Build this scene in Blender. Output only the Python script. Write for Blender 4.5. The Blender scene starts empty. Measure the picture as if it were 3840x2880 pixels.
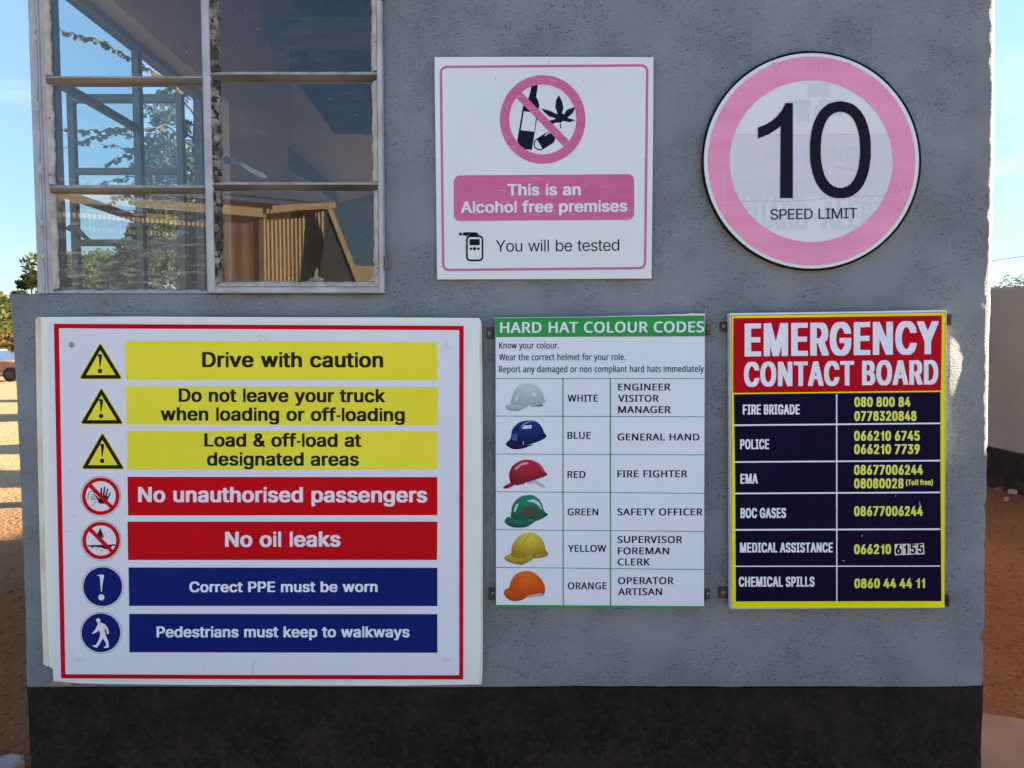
import bpy, math, random
from mathutils import Vector, noise
from mathutils.geometry import tessellate_polygon
random.seed(7)
R = math.radians
SC = bpy.context.scene

# ------------------------------------------------------------------ camera
FPX, EYE, TILT, WALL = 2643.0, 1.5, R(3.03), 1.9      # focal length in photo pixels, eye height, tilt, wall distance
cam_data = bpy.data.cameras.new('camera')
cam = bpy.data.objects.new('camera', cam_data)
SC.collection.objects.link(cam)
SC.camera = cam
cam.location = (0, 0, EYE)
cam.rotation_euler = (R(90) - TILT, 0, 0)
cam_data.sensor_width = 36
cam_data.lens = 36 * FPX / 3840
cam_data.clip_start, cam_data.clip_end = 0.05, 3000

# ------------------------------------------------------------------ sky and sun
SUN_AZ, SUN_EL = 8.0, 13.0        # degrees behind the wall's plane, and above the horizon; the sun stands to the right
sun_dir = Vector((math.cos(R(SUN_EL)) * math.cos(R(SUN_AZ)), math.cos(R(SUN_EL)) * math.sin(R(SUN_AZ)), math.sin(R(SUN_EL))))
W = bpy.data.worlds.new('World')
SC.world = W
W.use_nodes = True
wn, wl = W.node_tree.nodes, W.node_tree.links
bg = wn['Background']
sky = wn.new('ShaderNodeTexSky')
sky.sky_type = 'NISHITA'
sky.sun_disc = False
sky.sun_elevation = R(SUN_EL)
sky.sun_rotation = R(90 - SUN_AZ)
sky.altitude = 1200
sky.air_density, sky.dust_density, sky.ozone_density = 1.0, 0.25, 1.4
tc = wn.new('ShaderNodeTexCoord')
mp = wn.new('ShaderNodeMapping')
mp.inputs['Scale'].default_value = (1.6, 1.6, 5.5)
mp.inputs['Location'].default_value = (0.3, 0.1, 0.35)
wl.new(tc.outputs['Generated'], mp.inputs['Vector'])
nz = wn.new('ShaderNodeTexNoise')
nz.inputs['Scale'].default_value = 2.6
nz.inputs['Detail'].default_value = 9
nz.inputs['Roughness'].default_value = 0.58
wl.new(mp.outputs['Vector'], nz.inputs['Vector'])
cr = wn.new('ShaderNodeValToRGB')
cr.color_ramp.elements[0].position, cr.color_ramp.elements[1].position = 0.54, 0.76
wl.new(nz.outputs['Fac'], cr.inputs['Fac'])
sx = wn.new('ShaderNodeSeparateXYZ')
wl.new(tc.outputs['Generated'], sx.inputs['Vector'])
mr = wn.new('ShaderNodeMapRange')                     # broken clouds lie low over the horizon
mr.inputs['From Min'].default_value, mr.inputs['From Max'].default_value = 0.10, 0.42
mr.inputs['To Min'].default_value, mr.inputs['To Max'].default_value = 0.7, 0.0
wl.new(sx.outputs['Z'], mr.inputs['Value'])
mu = wn.new('ShaderNodeMath')
mu.operation = 'MULTIPLY'
wl.new(cr.outputs['Color'], mu.inputs[0])
wl.new(mr.outputs['Result'], mu.inputs[1])
mx = wn.new('ShaderNodeMixRGB')
mx.inputs['Color2'].default_value = (5.5, 5.5, 5.6, 1)
wl.new(mu.outputs[0], mx.inputs['Fac'])
wl.new(sky.outputs['Color'], mx.inputs['Color1'])
hz = wn.new('ShaderNodeValToRGB')                     # a clear, dry horizon: less white glare low down, all the way round
hz.color_ramp.elements[0].position, hz.color_ramp.elements[1].position = 0.0, 0.45
hz.color_ramp.elements[0].color, hz.color_ramp.elements[1].color = (0.36, 0.38, 0.44, 1), (1, 1, 1, 1)
wl.new(sx.outputs['Z'], hz.inputs['Fac'])
hm = wn.new('ShaderNodeMixRGB')
hm.blend_type = 'MULTIPLY'
hm.inputs['Fac'].default_value = 1.0
wl.new(mx.outputs['Color'], hm.inputs['Color1'])
wl.new(hz.outputs['Color'], hm.inputs['Color2'])
wl.new(hm.outputs['Color'], bg.inputs['Color'])
bg.inputs['Strength'].default_value = 0.07

sd = bpy.data.lights.new('sun', 'SUN')
sd.energy, sd.angle, sd.color = 5.0, R(0.5), (1.0, 0.82, 0.60)
sun = bpy.data.objects.new('sun', sd)
SC.collection.objects.link(sun)
sun.rotation_euler = sun_dir.to_track_quat('Z', 'Y').to_euler()
sun.location = (6, 2, 8)

SC.view_settings.view_transform = 'Standard'
SC.view_settings.look = 'None'
SC.view_settings.use_curve_mapping = False
SC.view_settings.gamma = 1
SC.view_settings.exposure = 2.6
SC.cycles.max_bounces = 10
SC.cycles.transparent_max_bounces = 24

# ------------------------------------------------------------------ helpers
ORG = {}
FWD = Vector((0, math.cos(TILT), -math.sin(TILT)))
UPV = Vector((0, math.sin(TILT), math.cos(TILT)))


def ray(u, v):
    return Vector(((u - 1920) / FPX, 0, 0)) + UPV * ((1440 - v) / FPX) + FWD


def at(u, v, Y):
    """the place on the vertical plane at distance Y that the photo shows at pixel u, v"""
    d = ray(u, v)
    return Vector((0, 0, EYE)) + d * (Y / d.y)


def ground_at(u, v, z=0.0):
    d = ray(u, v)
    return Vector((0, 0, EYE)) + d * ((z - EYE) / d.z)


def tag(o, label=None, cat=None, group=None, kind=None):
    for k, val in (('label', label), ('category', cat), ('group', group), ('kind', kind)):
        if val:
            o[k] = val
    return o


def empty(name, loc, label, cat, group=None):
    o = bpy.data.objects.new(name, None)
    SC.collection.objects.link(o)
    o.location = loc
    o.empty_display_size = 0.1
    ORG[o.name] = Vector(loc)
    return tag(o, label, cat, group)


def M(name, V, F, mat, par=None, smooth=False, origin=None):
    """one mesh object from world-space vertices"""
    if par is not None:
        org = ORG[par.name]
    elif origin is not None:
        org = Vector(origin)
    else:
        xs = [p[0] for p in V]; ys = [p[1] for p in V]; zs = [p[2] for p in V]
        org = Vector(((min(xs) + max(xs)) / 2, (min(ys) + max(ys)) / 2, min(zs)))
    me = bpy.data.meshes.new(name)
    me.from_pydata([(p[0] - org.x, p[1] - org.y, p[2] - org.z) for p in V], [], F)
    me.update()
    if smooth:
        me.polygons.foreach_set('use_smooth', [True] * len(me.polygons))
    for m_ in (mat if isinstance(mat, (list, tuple)) else [mat]):
        me.materials.append(m_)
    o = bpy.data.objects.new(name, me)
    SC.collection.objects.link(o)
    if par is not None:
        o.parent = par
    else:
        o.location = org
    ORG[o.name] = org
    return o


class MB:
    """collects several simple solids into one mesh"""
    def __init__(s):
        s.V, s.F = [], []

    def add(s, V, F):
        n = len(s.V)
        s.V += [tuple(p) for p in V]
        s.F += [tuple(i + n for i in f) for f in F]
        return s

    def box(s, a, b):
        (x0, y0, z0), (x1, y1, z1) = a, b
        x0, x1 = sorted((x0, x1)); y0, y1 = sorted((y0, y1)); z0, z1 = sorted((z0, z1))
        return s.add([(x0, y0, z0), (x1, y0, z0), (x1, y1, z0), (x0, y1, z0), (x0, y0, z1), (x1, y0, z1), (x1, y1, z1), (x0, y1, z1)],
                     [(0, 3, 2, 1), (4, 5, 6, 7), (0, 1, 5, 4), (1, 2, 6, 5), (2, 3, 7, 6), (3, 0, 4, 7)])

    def cbox(s, a, b, c=0.002):
        """box with chamfered long edges, seen from the front"""
        (x0, y0, z0), (x1, y1, z1) = a, b
        x0, x1 = sorted((x0, x1)); y0, y1 = sorted((y0, y1)); z0, z1 = sorted((z0, z1))
        c = min(c, (x1 - x0) / 3, (z1 - z0) / 3, (y1 - y0) / 3)
        V = []
        for (yy, k) in ((y0, c), (y0 + c, 0), (y1, 0)):
            V += [(x0 + k, yy, z0 + k), (x1 - k, yy, z0 + k), (x1 - k, yy, z1 - k), (x0 + k, yy, z1 - k)]
        F = [(0, 1, 2, 3), (11, 10, 9, 8)]
        for r in (0, 4):
            for i in range(4):
                j = (i + 1) % 4
                F.append((r + i, r + 4 + i, r + 4 + j, r + j))
        return s.add(V, F)

    def tube(s, pts, rad, n=8, cap=True):
        pts = [Vector(p) for p in pts]
        if not isinstance(rad, (list, tuple)):
            rad = [rad] * len(pts)
        V, F = [], []
        for i, p in enumerate(pts):
            d = (pts[min(i + 1, len(pts) - 1)] - pts[max(i - 1, 0)]).normalized()
            a = d.orthogonal().normalized() if abs(d.z) > 0.9 else d.cross(Vector((0, 0, 1))).normalized()
            b = d.cross(a)
            for k in range(n):
                t = 2 * math.pi * k / n
                V.append(p + (a * math.cos(t) + b * math.sin(t)) * rad[i])
        for i in range(len(pts) - 1):
            for k in range(n):
                k2 = (k + 1) % n
                F.append((i * n + k, i * n + k2, i * n + n + k2, i * n + n + k))
        if cap:
            F.append(tuple(range(n)))
            F.append(tuple(reversed(range((len(pts) - 1) * n, len(pts) * n))))
        return s.add(V, F)

    def bar(s, p, q, w, h):
        """rectangular bar between two points: w across, h in height"""
        p, q = Vector(p), Vector(q)
        d = (q - p).normalized()
        a = d.cross(Vector((0, 0, 1)))
        a = a.normalized() if a.length > 1e-4 else Vector((1, 0, 0))
        b = a.cross(d).normalized()
        V = [e + a * (i * w / 2) + b * (j * h / 2) for e in (p, q) for i, j in ((-1, -1), (1, -1), (1, 1), (-1, 1))]
        return s.add(V, [(0, 1, 2, 3), (7, 6, 5, 4), (0, 4, 5, 1), (1, 5, 6, 2), (2, 6, 7, 3), (3, 7, 4, 0)])

    def blob(s, c, r, seg=8, rings=5, sq=(1, 1, 1), jit=0.0):
        c = Vector(c)
        V = [c + Vector((0, 0, r * sq[2]))]
        for i in range(1, rings):
            t = math.pi * i / rings
            for k in range(seg):
                a = 2 * math.pi * k / seg
                j = 1 + random.uniform(-jit, jit)
                V.append(c + Vector((r * sq[0] * math.sin(t) * math.cos(a) * j, r * sq[1] * math.sin(t) * math.sin(a) * j, r * sq[2] * math.cos(t) * j)))
        V.append(c - Vector((0, 0, r * sq[2])))
        F = [(0, 1 + k, 1 + (k + 1) % seg) for k in range(seg)]
        for i in range(rings - 2):
            for k in range(seg):
                a, b = 1 + i * seg + k, 1 + i * seg + (k + 1) % seg
                F.append((a, a + seg, b + seg, b))
        n = len(V) - 1
        F += [(n, 1 + (rings - 2) * seg + (k + 1) % seg, 1 + (rings - 2) * seg + k) for k in range(seg)]
        return s.add(V, F)

    def build(s, name, mat, par=None, smooth=False, origin=None):
        return M(name, s.V, s.F, mat, par, smooth, origin)


def tess(loops):
    """triangles over 2D loops (outer loops and holes)"""
    L3 = [[Vector((p[0], p[1], 0)) for p in l] for l in loops]
    flat = [p for l in loops for p in l]
    T = []
    for t in tessellate_polygon(L3):
        a, b, c = (flat[i] for i in t)
        ar = (b[0] - a[0]) * (c[1] - a[1]) - (b[1] - a[1]) * (c[0] - a[0])
        if abs(ar) < 1e-9:
            continue
        T.append(tuple(t) if ar < 0 else (t[0], t[2], t[1]))       # image y runs down: this faces the viewer
    return flat, T


def sheet(name, loops, Y, mat, par):
    """thin printed or painted area on the plane y=Y"""
    flat, T = tess(loops)
    return M(name, [at(u, v, Y) for u, v in flat], T, mat, par)


def plate(name, poly, Y, thick, mat, par=None, holes=(), bev=0.0):
    """solid plate whose front face lies on y=Y"""
    loops = [poly] + list(holes)
    flat, T = tess(loops)
    n = len(flat)
    V = [at(u, v, Y) for u, v in flat]
    V += [p + Vector((0, thick, 0)) for p in V]
    F = list(T) + [(c + n, b + n, a + n) for a, b, c in T]
    s = 0
    for l in loops:
        m_ = len(l)
        for i in range(m_):
            j = (i + 1) % m_
            F.append((s + i, s + j, s + j + n, s + i + n))
        s += m_
    o = M(name, V, F, mat, par)
    import bmesh
    bm = bmesh.new(); bm.from_mesh(o.data)
    bmesh.ops.recalc_face_normals(bm, faces=bm.faces)
    bm.to_mesh(o.data); bm.free()
    return o


def crop(ox, oy, s):
    return lambda x, y: (ox + x / s, oy + y / s)


def ident(x, y):
    return (x, y)


def mp_(f, pts):
    return [f(x, y) for x, y in pts]


def ell(cx, cy, rx, ry=None, n=48, a0=0, a1=360):
    ry = ry or rx
    full = abs(a1 - a0) >= 359.9
    return [(cx + rx * math.cos(R(a0 + (a1 - a0) * i / (n if full else n - 1))), cy + ry * math.sin(R(a0 + (a1 - a0) * i / (n if full else n - 1)))) for i in range(n)]


def smoothpoly(P, k=4):
    out = []
    n = len(P)
    for i in range(n):
        a, b, c, d = P[i - 1], P[i], P[(i + 1) % n], P[(i + 2) % n]
        for j in range(k):
            t = j / k
            out.append(tuple(0.5 * ((2 * b[q]) + (-a[q] + c[q]) * t + (2 * a[q] - 5 * b[q] + 4 * c[q] - d[q]) * t * t + (-a[q] + 3 * b[q] - 3 * c[q] + d[q]) * t ** 3) for q in (0, 1)))
    return out


def stroke(pts, w):
    """outline of a thick polyline"""
    L, Rr = [], []
    n = len(pts)
    for i in range(n):
        a, b = pts[max(i - 1, 0)], pts[min(i + 1, n - 1)]
        dx, dy = b[0] - a[0], b[1] - a[1]
        l = math.hypot(dx, dy) or 1
        L.append((pts[i][0] - dy / l * w / 2, pts[i][1] + dx / l * w / 2))
        Rr.append((pts[i][0] + dy / l * w / 2, pts[i][1] - dx / l * w / 2))
    return L + Rr[::-1]


def rrect(q, r, n=6, inset=0.0):
    """rounded rectangle laid bilinearly over quad q = TL, TR, BR, BL; r and inset in pixels"""
    w = math.hypot(q[1][0] - q[0][0], q[1][1] - q[0][1])
    h = math.hypot(q[3][0] - q[0][0], q[3][1] - q[0][1])
    r = max(r - inset, 0.5)
    P = []
    for cx, cy, a in ((w - inset - r, inset + r, -90), (w - inset - r, h - inset - r, 0), (inset + r, h - inset - r, 90), (inset + r, inset + r, 180)):
        for i in range(n + 1):
            t = R(a + 90 * i / n)
            P.append(((cx + r * math.cos(t)) / w, (cy + r * math.sin(t)) / h))
    out = []
    for s, t in P:
        out.append(tuple((q[0][k] * (1 - s) + q[1][k] * s) * (1 - t) + (q[3][k] * (1 - s) + q[2][k] * s) * t for k in (0, 1)))
    return out


# ------------------------------------------------------------------ materials
def lin(c):
    c /= 255.0
    return c / 12.92 if c <= 0.04045 else ((c + 0.055) / 1.055) ** 2.4


def rgb(r, g, b, k=1.0):
    return (min(lin(r) * k, 0.9), min(lin(g) * k, 0.9), min(lin(b) * k, 0.9))


def mat(name, c1, c2=None, scale=8.0, rough=0.6, bump=0.0, bscale=60.0, metal=0.0, specks=None, spec=0.5, stretch=(1, 1, 1), contrast=(0.35, 0.65), detail=6):
    m = bpy.data.materials.new(name)
    m.use_nodes = True
    N, L = m.node_tree.nodes, m.node_tree.links
    P = N['Principled BSDF']
    P.inputs['Roughness'].default_value = rough
    P.inputs['Metallic'].default_value = metal
    P.inputs['Specular IOR Level'].default_value = spec
    t = N.new('ShaderNodeTexCoord')
    mpn = N.new('ShaderNodeMapping')
    mpn.inputs['Scale'].default_value = stretch
    L.new(t.outputs['Object'], mpn.inputs['Vector'])
    vec = mpn.outputs['Vector']
    n1 = N.new('ShaderNodeTexNoise')
    n1.inputs['Scale'].default_value = scale
    n1.inputs['Detail'].default_value = detail
    L.new(vec, n1.inputs['Vector'])
    c2 = c2 or tuple(x * 0.88 for x in c1)
    r1 = N.new('ShaderNodeValToRGB')
    e = r1.color_ramp.elements
    e[0].position, e[1].position = contrast
    e[0].color, e[1].color = (*c2, 1), (*c1, 1)
    L.new(n1.outputs['Fac'], r1.inputs['Fac'])
    out = r1.outputs['Color']
    if specks:                       # (colour, threshold, scale): small marks of dirt
        n2 = N.new('ShaderNodeTexNoise')
        n2.inputs['Scale'].default_value = specks[2]
        n2.inputs['Detail'].default_value = 3
        L.new(vec, n2.inputs['Vector'])
        r2 = N.new('ShaderNodeValToRGB')
        r2.color_ramp.elements[0].position, r2.color_ramp.elements[1].position = specks[1], specks[1] + 0.04
        L.new(n2.outputs['Fac'], r2.inputs['Fac'])
        mxx = N.new('ShaderNodeMixRGB')
        mxx.inputs['Color2'].default_value = (*specks[0], 1)
        L.new(r2.outputs['Color'], mxx.inputs['Fac'])
        L.new(out, mxx.inputs['Color1'])
        out = mxx.outputs['Color']
    L.new(out, P.inputs['Base Color'])
    if bump:
        n3 = N.new('ShaderNodeTexNoise')
        n3.inputs['Scale'].default_value = bscale
        n3.inputs['Detail'].default_value = 5
        L.new(vec, n3.inputs['Vector'])
        b = N.new('ShaderNodeBump')
        b.inputs['Distance'].default_value = bump
        b.inputs['Strength'].default_value = 1.0
        L.new(n3.outputs['Fac'], b.inputs['Height'])
        L.new(b.outputs['Normal'], P.inputs['Normal'])
    return m


def plaster(name, c1, c2, pit, amount=1.0, pit_lo=0.66, dust=None):
    """hand-trowelled painted render: swirls, grit and small dark pits"""
    m = bpy.data.materials.new(name)
    m.use_nodes = True
    N, L = m.node_tree.nodes, m.node_tree.links
    P = N['Principled BSDF']
    P.inputs['Roughness'].default_value = 0.62
    P.inputs['Specular IOR Level'].default_value = 0.3
    t = N.new('ShaderNodeTexCoord')
    warp = N.new('ShaderNodeTexNoise'); warp.inputs['Scale'].default_value = 5.0; warp.inputs['Detail'].default_value = 3
    L.new(t.outputs['Object'], warp.inputs['Vector'])
    wm = N.new('ShaderNodeVectorMath'); wm.operation = 'SCALE'; wm.inputs['Scale'].default_value = 0.05
    L.new(warp.outputs['Color'], wm.inputs[0])
    wa = N.new('ShaderNodeVectorMath'); wa.operation = 'ADD'
    L.new(t.outputs['Object'], wa.inputs[0]); L.new(wm.outputs[0], wa.inputs[1])

    def no(scale, detail=4, rgh=0.55, vec=wa.outputs[0]):
        n = N.new('ShaderNodeTexNoise')
        n.inputs['Scale'].default_value = scale; n.inputs['Detail'].default_value = detail; n.inputs['Roughness'].default_value = rgh
        L.new(vec, n.inputs['Vector'])
        return n.outputs['Fac']

    def ramp(fac, a, b, ca=(0, 0, 0, 1), cb=(1, 1, 1, 1)):
        r = N.new('ShaderNodeValToRGB')
        r.color_ramp.elements[0].position, r.color_ramp.elements[1].position = a, b
        r.color_ramp.elements[0].color, r.color_ramp.elements[1].color = ca, cb
        L.new(fac, r.inputs['Fac'])
        return r.outputs['Color']

    def math_(op, a, b):
        n = N.new('ShaderNodeMath'); n.operation = op
        for i, x in enumerate((a, b)):
            if isinstance(x, (int, float)):
                n.inputs[i].default_value = x
            else:
                L.new(x, n.inputs[i])
        return n.outputs[0]

    mps = N.new('ShaderNodeMapping'); mps.inputs['Scale'].default_value = (1, 1, 2.6)
    mps.inputs['Rotation'].default_value = (0, R(25), 0)
    L.new(wa.outputs[0], mps.inputs['Vector'])
    base = ramp(no(3.5, 5), 0.36, 0.66, (*c2, 1), (*c1, 1))
    zone = ramp(no(4.5, 3), 0.38, 0.62)                       # pitted zones against smooth zones
    pits_n = no(135, 3, 0.6, mps.outputs['Vector'])
    pits = math_('MULTIPLY', ramp(pits_n, pit_lo, pit_lo + 0.05), math_('MAXIMUM', zone, 0.06))
    mixc = N.new('ShaderNodeMixRGB'); mixc.inputs['Color2'].default_value = (*pit, 1)
    L.new(math_('MULTIPLY', pits, 0.75), mixc.inputs['Fac']); L.new(base, mixc.inputs['Color1'])
    L.new(mixc.outputs['Color'], P.inputs['Base Color'])
    st = N.new('ShaderNodeMixRGB'); st.inputs['Color2'].default_value = (*(c * k for c, k in zip(c2, (1.0, 0.80, 0.62))), 1)      # old stains and rain marks
    mst = N.new('ShaderNodeMapping'); mst.inputs['Scale'].default_value = (3.2, 1, 0.8)
    L.new(wa.outputs[0], mst.inputs['Vector'])
    L.new(math_('MULTIPLY', ramp(no(4.2, 7, 0.65, mst.outputs['Vector']), 0.56, 0.76), 0.5), st.inputs['Fac'])
    prev = P.inputs['Base Color'].links[0].from_socket
    L.new(prev, st.inputs['Color1']); L.new(st.outputs['Color'], P.inputs['Base Color'])
    grit = no(230, 4, 0.7)
    swirl = no(34, 4, 0.6, mps.outputs['Vector'])
    dents = no(90, 5, 0.66, mps.outputs['Vector'])
    h = math_('MULTIPLY', swirl, 0.28)
    h = math_('ADD', h, math_('MULTIPLY', math_('MULTIPLY', dents, math_('ADD', zone, 0.3)), 0.65))
    h = math_('ADD', h, math_('MULTIPLY', grit, 0.34))
    h = math_('SUBTRACT', h, math_('MULTIPLY', pits, 0.55))
    if dust:                             # dried mud splashed up from the ground
        sp = N.new('ShaderNodeSeparateXYZ'); L.new(t.outputs['Object'], sp.inputs[0])
        rz = N.new('ShaderNodeMapRange'); rz.inputs['From Min'].default_value, rz.inputs['From Max'].default_value = 0.74, 0.15
        L.new(sp.outputs['Z'], rz.inputs['Value'])
        f1 = math_('MULTIPLY', ramp(no(7, 8, 0.7), 0.45, 0.75), 0.45)
        f2 = math_('MULTIPLY', ramp(no(60, 4, 0.7), 0.45, 0.7), 0.5)
        ff = math_('MULTIPLY', math_('ADD', f1, f2), math_('ADD', rz.outputs[0], 0.12))
        md = N.new('ShaderNodeMixRGB'); md.inputs['Color2'].default_value = (*dust, 1)
        L.new(ff, md.inputs['Fac']); L.new(st.outputs['Color'], md.inputs['Color1']); L.new(md.outputs['Color'], P.inputs['Base Color'])
    b = N.new('ShaderNodeBump'); b.inputs['Strength'].default_value = 1.0; b.inputs['Distance'].default_value = 0.0065 * amount
    L.new(h, b.inputs['Height']); L.new(b.outputs['Normal'], P.inputs['Normal'])
    return m


def dirt_mat(name, c1, c2, c3):
    m = mat(name, c1, c2, scale=0.9, rough=0.95, bump=0.03, bscale=26, spec=0.1, specks=(c3, 0.60, 34.0), detail=9)
    return m


def glass(name, tint=(0.93, 0.97, 0.97), dust=0.05, smear=0.0):
    m = bpy.data.materials.new(name)
    m.use_nodes = True
    N, L = m.node_tree.nodes, m.node_tree.links
    N.remove(N['Principled BSDF'])
    out = N['Material Output']
    tr = N.new('ShaderNodeBsdfTransparent'); tr.inputs['Color'].default_value = (*tint, 1)
    gl = N.new('ShaderNodeBsdfGlossy'); gl.inputs['Roughness'].default_value = 0.004
    geo = N.new('ShaderNodeNewGeometry')                # Schlick's reflectance, the same from either side
    dt = N.new('ShaderNodeVectorMath'); dt.operation = 'DOT_PRODUCT'
    L.new(geo.outputs['Normal'], dt.inputs[0]); L.new(geo.outputs['Incoming'], dt.inputs[1])

    def ma(op, a, b=0.0):
        n = N.new('ShaderNodeMath'); n.operation = op
        for i, x in enumerate((a, b)):
            if isinstance(x, (int, float)):
                n.inputs[i].default_value = x
            else:
                L.new(x, n.inputs[i])
        return n.outputs[0]
    fr = ma('ADD', ma('MULTIPLY', ma('POWER', ma('SUBTRACT', 1.0, ma('ABSOLUTE', dt.outputs['Value'])), 5.0), 0.95), 0.05)
    mxs = N.new('ShaderNodeMixShader')
    L.new(fr, mxs.inputs[0]); L.new(tr.outputs[0], mxs.inputs[1]); L.new(gl.outputs[0], mxs.inputs[2])
    df = N.new('ShaderNodeBsdfDiffuse'); df.inputs['Color'].default_value = (0.62, 0.64, 0.64, 1)
    t = N.new('ShaderNodeTexCoord')
    mpn = N.new('ShaderNodeMapping'); mpn.inputs['Rotation'].default_value = (0, R(35), 0); mpn.inputs['Scale'].default_value = (1, 1, 5)
    L.new(t.outputs['Object'], mpn.inputs['Vector'])
    n1 = N.new('ShaderNodeTexNoise'); n1.inputs['Scale'].default_value = 22; n1.inputs['Detail'].default_value = 8
    L.new(mpn.outputs['Vector'], n1.inputs['Vector'])
    r1 = N.new('ShaderNodeValToRGB'); r1.color_ramp.elements[0].position, r1.color_ramp.elements[1].position = 0.52, 0.85
    r1.color_ramp.elements[0].color = (dust, dust, dust, 1); r1.color_ramp.elements[1].color = (dust + smear, dust + smear, dust + smear, 1)
    L.new(n1.outputs['Fac'], r1.inputs['Fac'])
    v = N.new('ShaderNodeTexNoise'); v.inputs['Scale'].default_value = 160; v.inputs['Detail'].default_value = 1
    L.new(t.outputs['Object'], v.inputs['Vector'])
    r2 = N.new('ShaderNodeValToRGB'); r2.color_ramp.elements[0].position, r2.color_ramp.elements[1].position = 0.77, 0.80
    r2.color_ramp.elements[1].color = (0.5, 0.5, 0.5, 1)
    L.new(v.outputs['Fac'], r2.inputs['Fac'])
    ad = N.new('ShaderNodeMath'); ad.operation = 'ADD'
    L.new(r1.outputs['Color'], ad.inputs[0]); L.new(r2.outputs['Color'], ad.inputs[1])
    m2 = N.new('ShaderNodeMixShader')
    L.new(ad.outputs[0], m2.inputs[0]); L.new(mxs.outputs[0], m2.inputs[1]); L.new(df.outputs[0], m2.inputs[2])
    L.new(m2.outputs[0], out.inputs['Surface'])
    return m


def leaf_mat(name, c1, c2):
    m = mat(name, c1, c2, scale=1.6, rough=0.55, spec=0.3, detail=2)
    N, L = m.node_tree.nodes, m.node_tree.links
    P = N['Principled BSDF']
    tl = N.new('ShaderNodeBsdfTranslucent')
    src = P.inputs['Base Color'].links[0].from_socket
    L.new(src, tl.inputs['Color'])
    mxs = N.new('ShaderNodeMixShader'); mxs.inputs[0].default_value = 0.38
    L.new(P.outputs[0], mxs.inputs[1]); L.new(tl.outputs[0], mxs.inputs[2])
    L.new(mxs.outputs[0], N['Material Output'].inputs['Surface'])
    return m


def helmet_mat(name, lo, hi):
    """printed picture of a moulded shell: its tones are ink"""
    m = bpy.data.materials.new(name)
    m.use_nodes = True
    N, L = m.node_tree.nodes, m.node_tree.links
    P = N['Principled BSDF']; P.inputs['Roughness'].default_value = 0.4; P.inputs['Specular IOR Level'].default_value = 0.1
    t = N.new('ShaderNodeTexCoord')
    d = N.new('ShaderNodeVectorMath'); d.operation = 'DISTANCE'; d.inputs[1].default_value = (0.5, 0.5, 0.82)
    L.new(t.outputs['Generated'], d.inputs[0])
    r = N.new('ShaderNodeValToRGB'); r.color_ramp.elements[0].position, r.color_ramp.elements[1].position = 0.08, 0.72
    r.color_ramp.elements[0].color, r.color_ramp.elements[1].color = (*hi, 1), (*lo, 1)
    L.new(d.outputs['Value'], r.inputs['Fac']); L.new(r.outputs['Color'], P.inputs['Base Color'])
    return m


m_wall = plaster('grey_painted_plaster', (0.238, 0.270, 0.296), (0.200, 0.230, 0.255), (0.065, 0.060, 0.056), 1.35, 0.615)
m_plinth = plaster('black_painted_plaster', (0.014, 0.012, 0.011), (0.008, 0.0075, 0.007), (0.045, 0.035, 0.026), 0.75, 0.62, dust=(0.085, 0.058, 0.040))
m_plinth.node_tree.nodes['Principled BSDF'].inputs['Specular IOR Level'].default_value = 0.12
m_inner = mat('interior_plaster', (0.60, 0.43, 0.32), (0.54, 0.385, 0.285), scale=3, rough=0.8, bump=0.002, bscale=70)
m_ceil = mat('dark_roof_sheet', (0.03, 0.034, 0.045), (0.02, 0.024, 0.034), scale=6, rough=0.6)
m_beam = mat('beam_timber', (0.17, 0.125, 0.095), (0.12, 0.09, 0.07), scale=9, rough=0.7, stretch=(0.3, 1, 4))
m_frame = mat('window_frame_paint', (0.44, 0.46, 0.50), (0.33, 0.33, 0.345), scale=12, rough=0.5, bump=0.0012, bscale=90, specks=((0.17, 0.13, 0.10), 0.70, 45))
m_frame_grey = mat('side_window_paint', (0.13, 0.132, 0.142), (0.10, 0.10, 0.106), scale=12, rough=0.5, bump=0.001, bscale=90, specks=((0.10, 0.07, 0.05), 0.69, 50))
m_putty = mat('old_window_putty', (0.52, 0.49, 0.43), (0.36, 0.31, 0.26), scale=30, rough=0.85, bump=0.003, bscale=120, specks=((0.10, 0.08, 0.06), 0.68, 85), detail=8)
m_putty_dark = mat('mouldy_window_putty', (0.30, 0.27, 0.23), (0.06, 0.052, 0.045), scale=26, rough=0.9, bump=0.006, bscale=130, specks=((0.022, 0.018, 0.015), 0.54, 70), contrast=(0.42, 0.62), detail=8)
m_under = mat('shaded_transom_underside', (0.20, 0.155, 0.115), (0.10, 0.075, 0.055), scale=10, rough=0.8, bump=0.001, bscale=120, stretch=(0.3, 1, 4))  # shade under the bars put into the colour
m_under_dark = mat('deep_shaded_transom_underside', (0.12, 0.09, 0.07), (0.022, 0.018, 0.015), scale=7, rough=0.85, bump=0.001, bscale=120, stretch=(0.6, 1, 2))  # deeper painted shade, for the casement bars and the gap below
m_glass = glass('window_glass', dust=0.006, smear=0.03)
m_glass_smear = glass('smeared_window_glass', dust=0.03, smear=0.30)
m_steel = mat('bracket_steel', (0.055, 0.040, 0.032), (0.030, 0.022, 0.018), scale=40, rough=0.5, metal=0.3, specks=((0.16, 0.06, 0.02), 0.58, 60))
m_screw = mat('screw_steel', (0.42, 0.41, 0.38), (0.28, 0.26, 0.22), scale=90, rough=0.35, metal=0.7)
m_black = mat('black_ink', (0.012, 0.012, 0.015), (0.010, 0.010, 0.012), scale=20, rough=0.35, spec=0.04)
m_white_bd = mat('white_signboard', (0.72, 0.77, 0.75), (0.67, 0.72, 0.70), scale=3, rough=0.38, bump=0.0006, bscale=7, specks=((0.40, 0.34, 0.26), 0.735, 26))
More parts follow.
